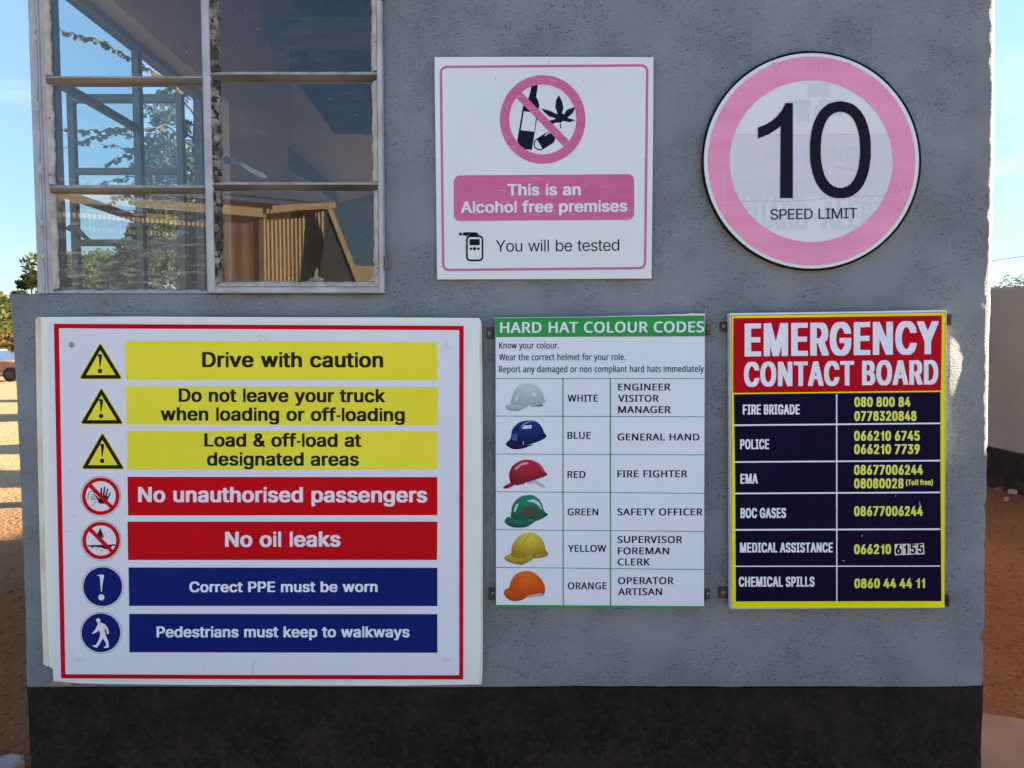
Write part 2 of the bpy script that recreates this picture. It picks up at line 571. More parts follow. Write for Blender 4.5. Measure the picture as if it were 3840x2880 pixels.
m_yellowed = mat('yellowed_board_edge', (0.66, 0.63, 0.52), (0.46, 0.38, 0.25), scale=5, rough=0.5, contrast=(0.30, 0.52), specks=((0.30, 0.23, 0.15), 0.70, 30))
m_poster = mat('white_vinyl_poster', (0.67, 0.70, 0.80), (0.635, 0.665, 0.77), scale=2.5, rough=0.30, bump=0.0018, bscale=5, specks=((0.30, 0.28, 0.30), 0.735, 42))
m_red = mat('red_vinyl', (0.55, 0.003, 0.010), (0.51, 0.0025, 0.008), scale=4, rough=0.33, specks=((0.5, 0.25, 0.25), 0.775, 46), spec=0.04)
m_yel = mat('yellow_vinyl', (0.80, 0.73, 0.050), (0.76, 0.69, 0.040), scale=4, rough=0.36, specks=((0.20, 0.17, 0.05), 0.765, 40), spec=0.04)
m_blue = mat('blue_vinyl', (0.006, 0.016, 0.155), (0.005, 0.013, 0.135), scale=4, rough=0.33, specks=((0.10, 0.13, 0.28), 0.765, 46), spec=0.04)
m_brown_ink = mat('dark_brown_ink', (0.020, 0.016, 0.013), (0.017, 0.014, 0.011), scale=20, rough=0.35, spec=0.04)
m_lav = mat('pale_lettering', (0.72, 0.70, 0.80), (0.70, 0.68, 0.78), scale=5, rough=0.33)
m_corr = mat('white_fluted_plastic', (0.69, 0.74, 0.75), (0.65, 0.70, 0.71), scale=3, rough=0.4, bump=0.0005, bscale=9, specks=((0.30, 0.26, 0.20), 0.765, 34))
m_pink = mat('faded_pink_print', (0.58, 0.125, 0.275), (0.53, 0.095, 0.235), scale=14, rough=0.45, stretch=(0.25, 1, 5), specks=((0.66, 0.33, 0.42), 0.66, 60))
m_pink2 = mat('pale_pink_print', (0.78, 0.30, 0.47), (0.71, 0.23, 0.41), scale=7, rough=0.42, stretch=(0.5, 1, 3), specks=((0.74, 0.42, 0.52), 0.70, 60))
m_ink_navy = mat('navy_black_ink', (0.013, 0.014, 0.024), (0.011, 0.012, 0.020), scale=20, rough=0.35, spec=0.04)
m_round = mat('round_sign_white', (0.70, 0.73, 0.75), (0.64, 0.67, 0.69), scale=2.4, rough=0.4, bump=0.0010, bscale=9, specks=((0.42, 0.40, 0.36), 0.76, 40))
m_fold = mat('folded_band_print', (0.63, 0.63, 0.68), (0.60, 0.60, 0.65), scale=3, rough=0.4)
m_ghost = mat('show_through_print', (0.54, 0.595, 0.63), (0.59, 0.64, 0.665), scale=8, rough=0.4)
m_ghost_pink = mat('show_through_pink_print', (0.66, 0.22, 0.40), (0.72, 0.28, 0.46), scale=8, rough=0.42)
m_green = mat('green_print', (0.035, 0.33, 0.075), (0.028, 0.28, 0.060), scale=10, rough=0.35, stretch=(0.2, 1, 6), spec=0.04)
m_green_line = mat('green_rule', (0.020, 0.20, 0.060), (0.018, 0.17, 0.05), scale=10, rough=0.4)
m_hat_panel = mat('pale_blue_white_print', (0.66, 0.72, 0.83), (0.63, 0.69, 0.80), scale=2.5, rough=0.33, bump=0.0014, bscale=4, specks=((0.33, 0.29, 0.26), 0.765, 32))
m_edge_white = mat('white_panel_edge', (0.70, 0.70, 0.70), (0.62, 0.61, 0.58), scale=14, rough=0.35)
m_navy = mat('navy_print', (0.0045, 0.0035, 0.026), (0.0035, 0.0030, 0.021), scale=4, rough=0.28, specks=((0.10, 0.10, 0.13), 0.765, 48), spec=0.04)
m_red_em = mat('crimson_print', (0.46, 0.003, 0.015), (0.42, 0.0025, 0.013), scale=3, rough=0.33, specks=((0.5, 0.2, 0.2), 0.785, 48), spec=0.04)
m_yel_em = mat('yellow_frame_print', (0.82, 0.76, 0.006), (0.76, 0.70, 0.004), scale=6, rough=0.38, specks=((0.20, 0.17, 0.02), 0.75, 42), spec=0.04)
m_yel_num = mat('yellow_green_lettering', (0.70, 0.73, 0.10), (0.66, 0.69, 0.085), scale=6, rough=0.36)
m_pale_blue = mat('pale_blue_lettering', (0.70, 0.75, 0.87), (0.68, 0.73, 0.85), scale=6, rough=0.34)
m_crease = mat('creased_print', (0.72, 0.50, 0.60), (0.66, 0.44, 0.54), rough=0.4)
m_scuff = mat('grey_scuff', (0.36, 0.34, 0.36), rough=0.5)
m_sticker = mat('white_sticker', (0.74, 0.74, 0.72), rough=0.4)

# ------------------------------------------------------------------ letter outlines
GLYPHS = {
    'bold': {
        ' ': (444, ""),
        '&': (900, "285 -7 476 -9 560 9 627 36 633 35 665 3 901 3 911 16 911 39 905 51 787 188 822 255 844 324 853 391 853 455 849 465 843 469 633 468 626 455 623 394 616 385 507 511 511 521 584 573 635 624 659 659 673 688 687 735 687 822 676 863 659 898 619 946 558 985 502 1001 453 1007 330 1007 281 1001 226 985 170 952 140 921 110 872 96 828 93 726 99 697 127 630 188 546 115 486 67 438 31 383 17 345 12 313 12 237 17 202 31 161 51 124 73 95 115 55 153 31 199 11 249 -3;377 141 342 150 298 175 261 217 247 255 247 284 258 316 282 351 325 387 494 193 485 182 441 159;368 675 334 729 323 770 331 799 344 819 374 845 394 853 424 838 440 822 449 808 456 779 449 752 431 723 392 687 374 674"),
        '-': (370, "45 300 325 300 325 445 45 445"),
        'A': (963, "-17 4 217 6 313 263 319 268 619 268 723 4 951 3 959 10 959 48 590 997 348 998 340 991 -16 62 -23 39 -23 16;377 419 373 423 377 438 467 682 563 423 558 419"),
        'C': (1022, "425 -7 642 -6 697 6 790 43 854 87 908 144 935 185 956 226 975 284 981 336 971 349 753 349 744 342 732 301 714 266 671 215 604 174 555 157 520 151 450 171 400 197 371 218 323 272 290 330 268 403 259 458 259 540 274 621 296 683 335 744 380 789 427 819 485 841 537 847 587 833 630 813 680 777 699 755 717 729 732 700 744 659 753 652 971 652 979 659 981 688 959 767 933 819 888 881 846 920 793 956 758 973 694 996 604 1010 441 1010 342 993 263 962 185 908 143 866 114 828 69 750 38 656 23 552 26 412 35 357 52 292 95 199 151 124 194 84 231 57 278 31 322 13 371 0"),
        'D': (1007, "68 4 517 3 592 12 677 34 741 63 802 105 853 156 892 211 915 258 940 330 958 441 958 563 946 648 909 758 868 828 808 894 744 938 689 964 624 984 575 993 493 998 71 998 66 995 61 985 61 16;304 154 300 159 300 840 304 844 421 844 505 830 575 801 619 771 667 718 694 668 713 607 725 531 725 470 707 374 688 322 655 269 624 236 578 203 540 184 450 160"),
        'E': (843, "68 4 779 3 785 6 789 16 789 141 779 154 304 154 300 159 300 423 304 428 741 428 751 441 751 569 741 582 302 584 300 840 304 844 773 844 783 857 783 985 777 997 71 998 66 995 61 985 61 16"),
        'G': (1042, "425 -7 648 -6 723 12 796 43 860 87 911 141 953 208 978 278 990 345 990 514 980 527 504 525 498 514 498 386 505 373 750 373 753 368 732 292 696 237 671 212 636 188 569 160 531 151 493 157 444 174 406 194 346 243 305 301 290 330 268 403 259 458 259 540 274 621 302 694 344 755 383 792 444 828 508 847 534 847 616 819 656 792 693 755 720 715 744 659 753 652 974 652 982 659 984 688 965 755 938 811 900 866 854 911 805 947 761 970 700 993 601 1010 438 1010 374 1001 278 970 240 950 194 917 131 854 81 776 44 680 29 610 23 552 26 412 47 310 86 214 143 132 182 93 226 60 313 16 371 0"),
        'I': (612, "12 4 572 3 580 10 582 141 576 153 418 154 413 159 413 840 418 844 576 846 582 857 582 985 575 997 16 998 8 991 6 857 12 846 170 844 175 840 175 159 170 154 12 153 6 141 6 16"),
        'L': (793, "68 4 753 3 763 16 763 141 753 154 304 154 300 159 300 985 290 998 71 998 61 985 61 16"),
        'N': (1048, "68 4 290 3 298 10 300 601 304 606 706 6 951 3 956 6 961 16 961 985 954 997 735 998 727 991 725 397 721 392 317 997 71 998 66 995 61 985 61 16"),
        'O': (1068, "422 -7 642 -6 697 6 747 22 799 48 854 87 926 164 965 228 999 316 1019 432 1019 566 1007 648 973 752 920 843 869 899 796 953 750 976 703 993 604 1010 441 1010 342 993 275 967 197 917 131 851 83 779 47 688 32 627 23 552 26 412 44 322 66 258 92 205 154 121 223 63 266 37 322 13 371 0;517 152 450 171 400 197 344 246 313 287 290 330 268 403 259 458 259 540 271 610 290 668 316 718 349 761 389 795 429 820 496 844 534 847 584 833 633 810 668 786 716 735 752 674 769 627 783 554 786 473 774 394 755 333 729 284 699 243 654 204 601 174 563 160"),
        'P': (894, "68 4 290 3 295 6 300 16 300 345 304 349 552 349 613 358 668 374 706 392 747 419 792 464 828 525 847 584 856 651 853 732 844 776 816 846 786 889 741 931 709 953 665 973 619 987 566 996 71 998 66 995 61 985 61 16;304 501 300 505 301 842 464 841 523 825 569 795 604 744 617 694 617 653 611 627 599 592 579 563 531 526 488 509 429 501"),
        'R': (903, "68 4 290 3 298 10 300 368 304 373 429 373 435 368 642 4 881 3 886 6 891 16 889 48 688 397 691 403 726 421 764 448 801 488 834 546 847 587 856 639 853 750 831 825 792 889 735 940 686 967 636 984 569 996 71 998 66 995 61 985 61 16;304 524 300 528 302 843 470 841 534 822 579 790 607 747 617 709 620 674 607 619 594 595 572 570 540 549 479 530 429 524"),
        'S': (898, "361 -13 549 -12 627 3 683 22 744 58 783 92 828 156 850 220 853 333 844 371 828 409 806 441 764 483 723 510 639 548 450 600 360 633 328 652 300 677 282 715 282 738 290 761 306 787 328 809 374 836 429 853 450 853 514 833 558 806 592 764 605 718 613 708 832 709 838 720 838 767 833 796 819 834 792 881 747 929 718 950 662 979 604 998 525 1010 362 1010 284 998 231 982 188 962 150 937 108 898 72 846 52 793 47 761 47 683 52 651 75 595 102 557 132 530 194 491 240 471 456 410 534 382 584 352 603 333 612 316 620 281 609 243 594 220 569 195 537 174 453 145 427 145 386 155 348 170 313 192 275 237 260 290 252 302 31 303 25 299 20 290 20 249 40 176 60 135 100 84 150 45 208 16 287 -6"),
        'T': (902, "327 4 549 3 557 10 559 840 563 844 863 845 870 857 870 985 863 997 16 998 8 991 6 857 13 845 316 844 320 840 320 16"),
        'W': (1367, "254 4 496 3 502 6 671 583 830 30 840 6 846 3 1087 6 1098 28 1365 959 1365 985 1361 995 1355 998 1134 998 1126 991 967 400 962 397 804 971 790 997 555 998 549 995 533 950 380 398 376 400 216 988 205 998 -17 997 -23 985 -20 948 245 22"),
        'a': (786, "218 -10 406 -12 438 -6 485 11 496 3 703 3 711 10 710 566 697 616 658 680 624 710 578 737 517 757 459 766 298 766 217 751 141 720 95 687 64 653 28 592 26 557 33 545 147 512 240 512 290 573 348 606 386 614 412 606 444 588 467 563 480 528 483 505 477 493 467 485 444 477 240 451 162 434 124 420 68 387 44 362 19 324 6 278 3 208 12 150 31 103 61 62 109 25 167 0;322 141 293 150 263 169 244 193 236 226 250 260 278 283 325 303 397 317 481 324 480 263 470 231 448 199 418 172 386 153 345 140"),
        'b': (854, "361 -10 531 -12 581 -3 627 13 683 46 739 103 784 179 804 234 815 292 818 438 798 540 767 610 728 665 674 713 619 743 578 757 525 766 368 766 330 760 278 743 277 985 269 997 57 998 47 985 47 16 57 3 263 3 278 15 330 -6;424 144 394 153 360 175 329 205 308 237 282 313 277 354 277 406 282 444 299 499 329 552 354 576 389 599 424 611 435 611 461 603 499 582 527 557 548 528 563 499 579 444 585 409 585 348 563 258 530 202 505 177 473 156 435 143"),
        'c': (798, "314 -10 493 -12 531 -6 595 13 651 44 710 97 740 141 758 179 766 202 766 228 758 241 645 268 549 268 541 260 525 223 509 199 488 177 447 153 403 141 348 162 306 196 276 240 256 292 245 351 245 400 264 485 281 522 300 549 330 579 360 598 397 611 415 611 459 595 504 560 528 525 538 499 546 492 648 492 758 522 763 531 763 557 758 572 735 621 707 659 662 702 630 723 578 746 488 766 325 766 234 746 194 729 128 683 84 633 60 595 40 552 26 511 15 453 12 327 20 263 43 193 63 153 90 112 147 55 182 31 217 13 281 -6"),
        'd': (854, "294 -10 467 -12 511 -3 552 14 566 3 773 3 781 10 783 985 776 997 563 998 558 995 553 985 553 747 549 741 511 757 461 766 304 766 243 754 176 726 121 684 79 633 51 587 26 517 12 429 15 298 26 237 43 188 66 141 93 100 141 52 191 19 211 11 240 0;392 144 348 162 322 180 303 199 279 234 250 316 245 354 245 403 264 490 294 546 316 570 351 595 383 608 406 611 438 601 473 579 504 549 519 525 532 499 550 432 553 348 547 310 531 255 495 196 453 162 406 143"),
        'e': (814, "320 -10 505 -12 569 0 616 16 651 34 707 77 749 132 769 179 769 205 755 221 656 244 552 244 505 180 461 153 412 140 360 156 316 183 285 217 261 260 247 310 252 317 770 317 778 324 777 476 769 522 756 560 732 613 702 656 665 693 622 723 546 754 479 766 322 766 281 760 217 740 150 702 102 656 63 601 46 566 26 511 12 423 12 324 26 240 57 161 96 103 135 64 173 37 240 6;255 460 250 467 264 505 294 552 313 570 354 598 397 612 412 611 453 595 476 579 504 552 528 511 542 464 537 460"),
        'f': (520, "108 4 322 3 330 10 332 607 336 611 491 611 501 624 501 744 496 753 491 757 336 757 332 761 335 822 349 857 377 877 491 876 496 880 530 980 530 1009 523 1021 453 1036 290 1036 217 1017 170 990 140 959 118 924 108 895 102 860 100 759 -33 757 -42 750 -44 624 -37 613 98 611 102 607 102 16"),
        'g': (856, "300 -275 502 -277 558 -268 616 -251 665 -228 709 -195 734 -168 767 -109 783 -39 783 744 776 756 566 757 552 740 511 757 464 766 307 766 266 760 205 740 138 699 96 656 49 581 26 520 15 461 15 304 26 246 43 199 60 164 106 103 167 54 217 31 281 14 459 12 499 17 549 36 552 33 553 4 547 -25 524 -71 473 -109 424 -125 397 -128 336 -109 298 -85 243 -26 150 -26 48 -82 44 -92 44 -115 51 -133 79 -170 124 -213 167 -240 211 -257 249 -268;389 167 360 177 328 195 297 223 279 249 264 278 250 324 245 359 245 409 253 458 267 499 294 546 310 565 351 595 394 611 406 611 432 603 470 582 501 554 519 528 534 499 547 455 556 371 541 292 531 263 509 228 479 198 450 179 412 166"),
        'h': (826, "53 4 266 3 275 10 277 441 282 488 299 531 336 576 377 601 409 610 453 595 483 572 508 537 521 490 526 10 534 3 744 3 754 16 754 520 748 563 732 619 705 668 662 713 613 743 572 757 523 766 368 766 278 743 277 985 266 998 57 998 47 985 47 16"),
        'i': (320, "65 0 255 0 255 745 65 745;65 835 255 835 255 1000 65 1000"),
        'k': (769, "53 4 266 3 272 6 277 16 277 266 293 280 525 4 773 3 779 6 783 16 783 39 777 51 467 426 505 469 754 709 760 720 760 744 753 755 508 756 278 536 275 991 266 998 57 998 51 995 47 985 47 16"),
        'l': (320, "65 0 255 0 255 1000 65 1000"),
        'm': (1217, "53 4 266 3 275 10 279 490 290 528 312 563 354 598 389 611 412 604 451 578 470 552 480 517 482 10 491 3 704 4 710 16 713 505 726 543 750 576 790 603 822 611 852 601 886 576 902 554 914 508 916 10 924 3 1137 4 1144 16 1144 552 1125 630 1104 668 1058 719 1032 737 977 760 933 768 776 768 741 763 697 749 662 732 627 706 601 731 566 752 502 768 354 768 313 760 278 746 263 757 54 756 47 744 47 16"),
        'n': (826, "53 4 266 3 275 10 277 441 282 488 299 531 336 576 377 601 409 610 453 595 483 572 508 537 521 490 526 10 534 3 744 3 750 6 754 16 751 546 736 607 717 648 693 683 662 713 630 734 598 749 523 766 368 766 322 757 278 740 263 757 57 757 51 753 47 744 47 16"),
        'o': (836, "314 -10 493 -12 531 -6 595 13 662 52 713 100 746 147 775 208 798 298 801 426 792 488 772 552 733 627 687 680 648 711 578 746 528 760 485 766 325 766 234 746 194 729 128 683 84 633 60 595 40 552 26 511 15 453 12 327 20 263 43 193 63 153 90 112 147 55 182 31 217 13 281 -6;403 141 371 150 333 172 306 196 284 226 267 260 250 316 245 351 245 400 264 485 281 522 300 549 330 579 360 598 397 611 412 611 453 598 482 579 515 546 537 514 556 461 565 423 568 345 548 266 534 234 509 199 464 162 441 150"),
        'p': (854, "53 -261 266 -262 272 -258 277 -249 278 12 330 -6 365 -12 531 -12 581 -3 627 13 683 46 728 89 758 129 790 193 804 234 815 292 818 438 812 482 796 546 758 624 713 680 659 723 633 737 578 757 525 766 368 766 319 757 278 740 263 757 57 757 49 750 47 -249;424 144 394 153 360 175 329 205 308 237 282 313 277 354 277 406 282 444 299 499 329 552 354 576 389 599 424 611 435 611 461 603 499 582 527 557 548 528 563 499 579 444 585 409 585 348 563 258 530 202 505 177 473 156 435 143"),
        'r': (531, "53 4 266 3 275 10 277 458 282 496 290 520 309 549 330 570 365 592 406 605 523 603 528 606 533 616 533 752 525 765 339 766 275 748 263 757 57 757 49 750 47 16"),
        's': (738, "262 -10 447 -12 502 -3 555 13 587 28 627 55 667 97 694 150 705 211 702 269 691 307 679 330 639 378 569 418 523 434 392 463 328 482 287 506 271 534 276 563 298 588 336 609 362 617 394 609 429 588 451 563 472 525 479 521 584 521 683 543 690 554 690 578 679 610 652 659 632 685 604 710 572 732 540 746 505 757 450 766 284 766 217 754 141 723 103 696 67 653 49 619 38 581 35 552 38 490 57 435 95 387 132 360 191 334 406 280 444 259 462 237 468 220 462 199 441 175 400 150 360 139 313 150 278 172 249 208 240 237 229 247 130 247 20 223 15 211 15 185 22 156 46 106 86 58 132 25 173 8 223 -6"),
        't': (469, "268 -4 427 -3 461 5 472 19 472 48 447 145 441 148 342 148 330 152 313 167 303 196 303 607 307 611 448 613 454 624 454 744 444 757 304 759 303 915 295 928 83 929 73 915 73 761 68 757 -33 757 -39 753 -44 744 -44 624 -33 611 68 611 73 607 73 153 86 103 114 60 159 22 220 0"),
        'u': (826, "268 -4 438 -6 482 3 523 18 537 3 744 3 752 10 754 744 747 756 534 757 526 750 524 304 518 269 502 226 470 186 444 168 394 148 348 165 309 199 290 231 279 272 275 750 266 757 57 757 49 750 47 255 58 176 89 103 135 49 188 16 237 0"),
        'v': (786, "269 4 488 3 495 7 781 715 783 744 777 755 552 757 544 752 383 330 375 339 217 753 211 757 -10 757 -16 753 -20 744 -20 718 -16 703 258 22"),
        'w': (1134, "219 4 435 3 441 6 555 372 668 6 674 3 890 4 914 68 1121 718 1121 744 1116 753 1111 757 895 757 888 752 783 403 776 392 671 753 665 757 444 756 434 735 341 412 334 391 330 391 223 753 217 757 -5 755 -12 744 -9 709 201 51"),
        'y': (786, "99 -266 249 -268 319 -251 377 -216 408 -182 429 -150 452 -103 781 715 783 744 776 756 552 757 546 753 383 330 375 339 217 753 211 757 -10 757 -18 750 -20 718 -16 703 256 25 222 -66 194 -99 170 -111 74 -111 66 -118 38 -217 38 -243 48 -257"),
    },
    'plain': {
        ' ': (423, ""),
        '0': (839, "399 -11 487 -12 536 -3 579 11 637 46 682 88 720 140 757 217 780 296 799 425 799 573 789 653 768 748 732 837 685 908 634 955 594 981 557 996 475 1014 416 1014 333 996 296 981 256 955 209 911 168 852 137 788 111 702 92 576 92 422 98 364 123 250 162 155 209 88 253 46 321 8 367 -6;419 99 367 115 327 141 289 186 263 232 237 312 224 379 218 441 218 557 227 643 243 711 268 779 292 819 321 854 373 889 425 903 465 903 518 889 567 857 593 828 625 776 648 711 663 643 673 554 673 444 663 358 651 299 631 238 596 177 561 138 524 115 468 98"),
        '1': (560, "60 626 165 667 236 709 298 755 292 0 427 0 427 1000 351 1000 315 929 262 862 200 809 129 768 60 743"),
        'D': (936, "116 2 475 0 548 9 600 22 693 60 745 95 792 140 840 204 867 260 885 309 906 410 909 564 900 631 870 736 836 803 802 852 754 900 696 941 613 977 505 998 118 1001 114 997;253 111 249 115 249 883 253 888 468 888 530 878 594 858 665 814 706 769 744 705 768 634 780 561 780 444 762 346 741 290 713 241 674 197 622 159 585 140 530 123 475 114"),
        'E': (772, "116 2 736 0 740 5 740 106 736 111 253 111 249 115 251 447 696 448 700 453 700 557 696 562 251 564 249 883 253 888 729 888 734 892 734 997 729 1001 118 1001 114 997"),
        'I': (539, "61 2 527 0 531 5 531 106 527 111 367 111 362 115 362 883 367 888 529 889 531 997 527 1001 63 1001 58 997 58 892 63 888 226 888 230 883 230 115 226 111 61 109"),
        'L': (721, "116 2 708 0 713 5 713 106 708 111 253 111 249 115 249 997 244 1001 118 1001 114 997"),
        'M': (1184, "116 2 238 0 243 5 241 820 337 557 558 5 564 0 671 0 677 5 707 81 907 591 987 823 992 819 989 5 994 0 1116 2 1116 999 938 1001 932 997 681 346 619 160 548 370 302 997 296 1001 116 1000"),
        'P': (823, "116 2 244 0 249 5 251 364 505 366 582 378 640 398 696 433 731 465 766 514 792 579 805 637 805 729 792 788 769 846 740 889 702 928 650 962 597 983 521 998 118 1001 114 997;253 476 249 481 251 886 514 885 564 870 588 858 624 831 646 800 663 760 673 720 673 647 655 585 630 542 613 525 561 493 505 479"),
        'S': (827, "409 -17 465 -18 561 -6 625 14 668 36 720 74 759 118 790 180 805 238 805 306 790 364 756 422 717 461 659 499 604 523 395 584 324 610 275 642 241 683 230 714 230 760 239 791 258 825 275 845 306 867 355 889 404 900 499 897 548 883 579 867 627 828 646 797 659 748 665 743 788 746 786 788 772 834 743 883 714 918 656 962 613 984 561 1001 481 1014 413 1014 346 1004 272 981 210 946 166 908 125 849 108 803 98 751 101 690 116 640 147 588 192 547 247 512 296 490 570 406 600 391 640 362 664 330 676 293 676 253 664 213 642 177 607 144 561 119 481 98 438 96 379 101 321 119 290 134 256 160 229 195 204 267 75 265 77 226 97 161 129 109 167 68 223 30 272 8 352 -12"),
        'T': (831, "377 2 502 0 507 5 507 883 511 888 819 888 823 892 823 997 819 1001 63 1001 58 997 58 892 63 888 370 888 375 883"),
        'Y': (876, "399 2 527 0 531 5 532 413 873 960 896 997 892 1001 751 1001 745 997 536 659 465 528 394 656 184 997 177 1001 32 998 394 413"),
        'b': (783, "409 -14 487 -15 570 5 607 24 643 49 682 88 714 134 749 217 768 306 771 398 765 459 753 514 723 591 682 653 647 688 600 720 521 749 481 756 416 756 352 741 293 706 229 633 227 997 223 1001 106 1001 101 997 101 5 106 0 222 2 224 112 229 115 273 54 312 22 346 2;410 93 358 106 318 129 286 161 263 195 242 247 230 293 224 342 224 404 233 468 248 514 263 548 289 585 321 614 355 634 410 648 453 648 496 639 524 628 565 597 600 551 621 505 636 450 642 407 642 339 633 278 615 223 577 158 542 126 508 106 453 92"),
        'd': (783, "341 -14 422 -15 490 2 551 45 607 115 611 112 614 2 729 0 734 5 734 997 729 1001 613 1001 608 997 607 630 548 700 490 738 419 756 330 753 260 732 192 691 141 637 116 597 94 551 68 444 65 327 74 260 103 167 141 103 192 49 250 11 299 -6;379 93 330 105 303 119 255 161 235 189 214 235 197 303 194 419 214 508 235 554 255 582 290 614 324 634 379 648 422 648 471 637 518 611 544 588 575 542 596 487 605 447 608 321 596 256 573 198 547 158 521 132 496 116 453 98 422 92"),
        'e': (743, "369 -14 484 -12 554 7 591 24 631 49 670 84 701 131 718 177 600 206 562 146 511 110 450 92 382 92 355 98 303 119 275 138 246 167 220 207 206 244 194 299 196 330 729 332 734 336 731 441 722 499 695 579 660 637 622 679 573 714 511 740 435 756 370 756 315 746 250 723 186 679 144 634 106 573 80 499 65 410 65 324 83 226 97 186 141 109 186 61 241 24 309 -3;198 433 194 438 194 453 202 490 223 542 246 576 275 605 309 628 376 648 432 648 459 642 496 628 536 599 569 554 582 530 599 475 604 438 600 433"),
        'i': (290, "85 0 205 0 205 745 85 745;85 865 205 865 205 1000 85 1000"),
        'l': (290, "85 0 205 0 205 1000 85 1000"),
        'o': (765, "362 -14 447 -15 511 -3 576 24 619 52 654 84 698 146 720 189 737 241 749 306 753 398 743 471 717 557 676 628 622 685 570 720 508 743 441 756 373 756 318 746 266 729 195 685 147 637 106 573 83 511 68 441 65 327 74 263 94 195 122 140 177 71 235 27 315 -6;376 93 327 106 284 132 258 158 232 195 208 256 197 303 194 413 203 465 217 511 235 548 264 588 290 611 336 637 385 648 428 648 462 642 511 621 550 591 582 548 597 518 620 435 624 327 611 263 594 213 568 170 536 135 508 116 465 98 435 92"),
        's': (666, "307 -14 404 -15 444 -9 511 11 542 27 576 49 611 84 635 121 651 170 654 229 647 263 628 309 591 350 521 391 456 412 324 442 275 460 241 482 223 508 218 524 218 564 233 597 256 620 278 634 330 651 407 651 456 634 475 620 501 591 527 544 637 571 628 607 615 631 593 665 557 700 514 727 447 749 404 756 333 756 266 743 217 726 161 691 132 662 106 622 92 579 89 518 98 475 120 432 152 396 201 364 238 349 462 290 493 270 517 238 522 223 522 183 504 146 487 129 450 106 416 95 376 89 315 92 256 113 229 132 212 152 189 204 183 209 69 184 82 134 97 103 140 52 186 20 213 8 272 -9"),
        't': (396, "316 -8 382 -6 416 2 421 11 399 103 318 98 290 106 267 124 255 152 252 637 256 642 400 643 402 742 398 746 254 748 250 925 131 928 126 923 126 751 121 746 12 745 9 647 14 642 121 642 126 637 126 146 145 84 183 37 217 14 269 -3"),
        'u': (755, "316 -8 395 -9 462 8 493 24 533 52 579 114 584 109 586 2 702 0 706 5 706 742 702 746 582 746 577 742 577 263 571 235 554 189 538 164 511 138 468 113 407 98 346 104 321 113 284 135 251 177 233 220 227 253 227 742 223 746 106 746 101 742 101 229 114 164 143 97 186 46 235 14 275 0"),
        'w': (1064, "270 2 389 0 395 5 557 584 624 336 720 5 726 0 846 2 1070 744 944 746 940 742 829 349 783 158 779 156 734 346 627 742 622 746 494 745 387 367 338 158 333 154 276 382 175 742 170 746 45 746 42 742 61 677"),
    },
    'narrow': {
        ' ': (270, ""),
        '(': (393, "155 -173 330 -175 338 -168 338 -127 300 4 268 141 250 246 239 371 239 455 253 619 285 805 338 1003 338 1046 330 1054 159 1054 153 1050 128 982 99 872 70 718 49 525 52 263 67 147 87 42 119 -77"),
        ')': (393, "-8 -173 167 -175 173 -171 227 -4 262 167 277 310 277 520 271 598 253 735 227 872 204 962 176 1046 167 1054 -7 1054 -15 1046 -15 1012 23 881 55 729 79 566 87 447 84 330 70 208 41 62 -12 -124 -12 -168"),
        '-': (607, "82 354 456 353 460 359 459 499 453 504 83 503 79 496 79 359"),
        '0': (607, "189 -7 348 -9 377 -1 421 26 451 60 487 124 509 188 527 266 541 415 541 584 533 691 509 811 478 895 443 950 397 991 339 1010 199 1010 162 999 112 966 72 913 54 878 32 814 12 720 0 610 0 389 9 298 23 217 54 121 87 62 135 14 164 -1;266 166 238 208 229 228 213 278 201 333 189 441 189 557 198 648 215 732 244 802 259 825 272 834 304 790 332 706 349 584 352 470 344 359 326 272 298 199 282 176 272 166"),
        '1': (480, "60 650 190 650 190 0 375 0 375 1000 225 1000 205 870 160 805 60 785"),
        '2': (607, "21 4 514 3 520 7 521 147 517 153 269 154 265 159 385 354 446 461 481 537 498 587 509 642 512 773 507 816 487 881 478 901 445 950 412 981 380 999 339 1010 199 1010 164 1002 124 981 90 950 57 901 46 875 29 819 20 761 20 685 25 679 205 679 210 685 213 732 223 776 247 822 266 840 288 822 310 784 320 747 323 706 307 636 263 543 19 138 17 10"),
        '3': (607, "175 -7 342 -9 400 11 438 38 466 68 493 112 515 173 527 246 527 345 518 406 502 458 487 490 448 543 406 574 350 592 502 863 504 991 496 998 33 998 26 991 26 851 31 845 258 844 261 840 130 607 128 470 135 463 226 460 261 446 291 421 315 380 332 322 332 272 318 223 297 185 281 169 258 156 224 185 209 208 185 293 1 294 -6 287 -6 231 0 191 16 132 31 100 64 54 92 29 138 2"),
        '4': (607, "280 4 462 4 466 10 466 196 470 201 543 201 550 208 549 348 543 352 470 352 466 357 465 636 459 640 316 640 312 645 428 953 428 991 421 998 243 998 235 991 -12 339 -12 208 -7 202 275 199 277 10;205 353 203 357 275 538 277 357 272 352"),
        '5': (607, "180 -7 342 -9 386 5 415 23 457 68 484 112 509 182 524 269 524 391 507 490 478 563 443 616 412 643 386 659 354 669 229 669 224 674 236 837 240 843 488 844 493 848 495 991 488 998 63 998 55 991 23 552 24 479 33 472 98 460 205 460 237 492 258 503 288 473 310 435 326 383 332 345 329 290 315 237 294 193 263 162 229 199 213 237 199 290 22 291 16 287 17 193 31 141 51 95 73 62 100 32 147 2"),
        '6': (607, "186 -7 348 -9 400 11 451 57 470 83 496 138 512 193 521 252 521 386 512 447 490 517 460 569 441 591 409 615 368 632 307 635 304 639 438 942 443 956 443 991 435 998 249 998 243 995 92 651 49 531 29 461 17 380 17 269 26 202 46 135 69 86 96 48 135 13 156 2;266 163 238 199 226 226 213 272 207 324 213 368 226 415 250 458 269 475 288 458 312 415 326 371 332 307 326 269 310 217 288 179 272 163"),
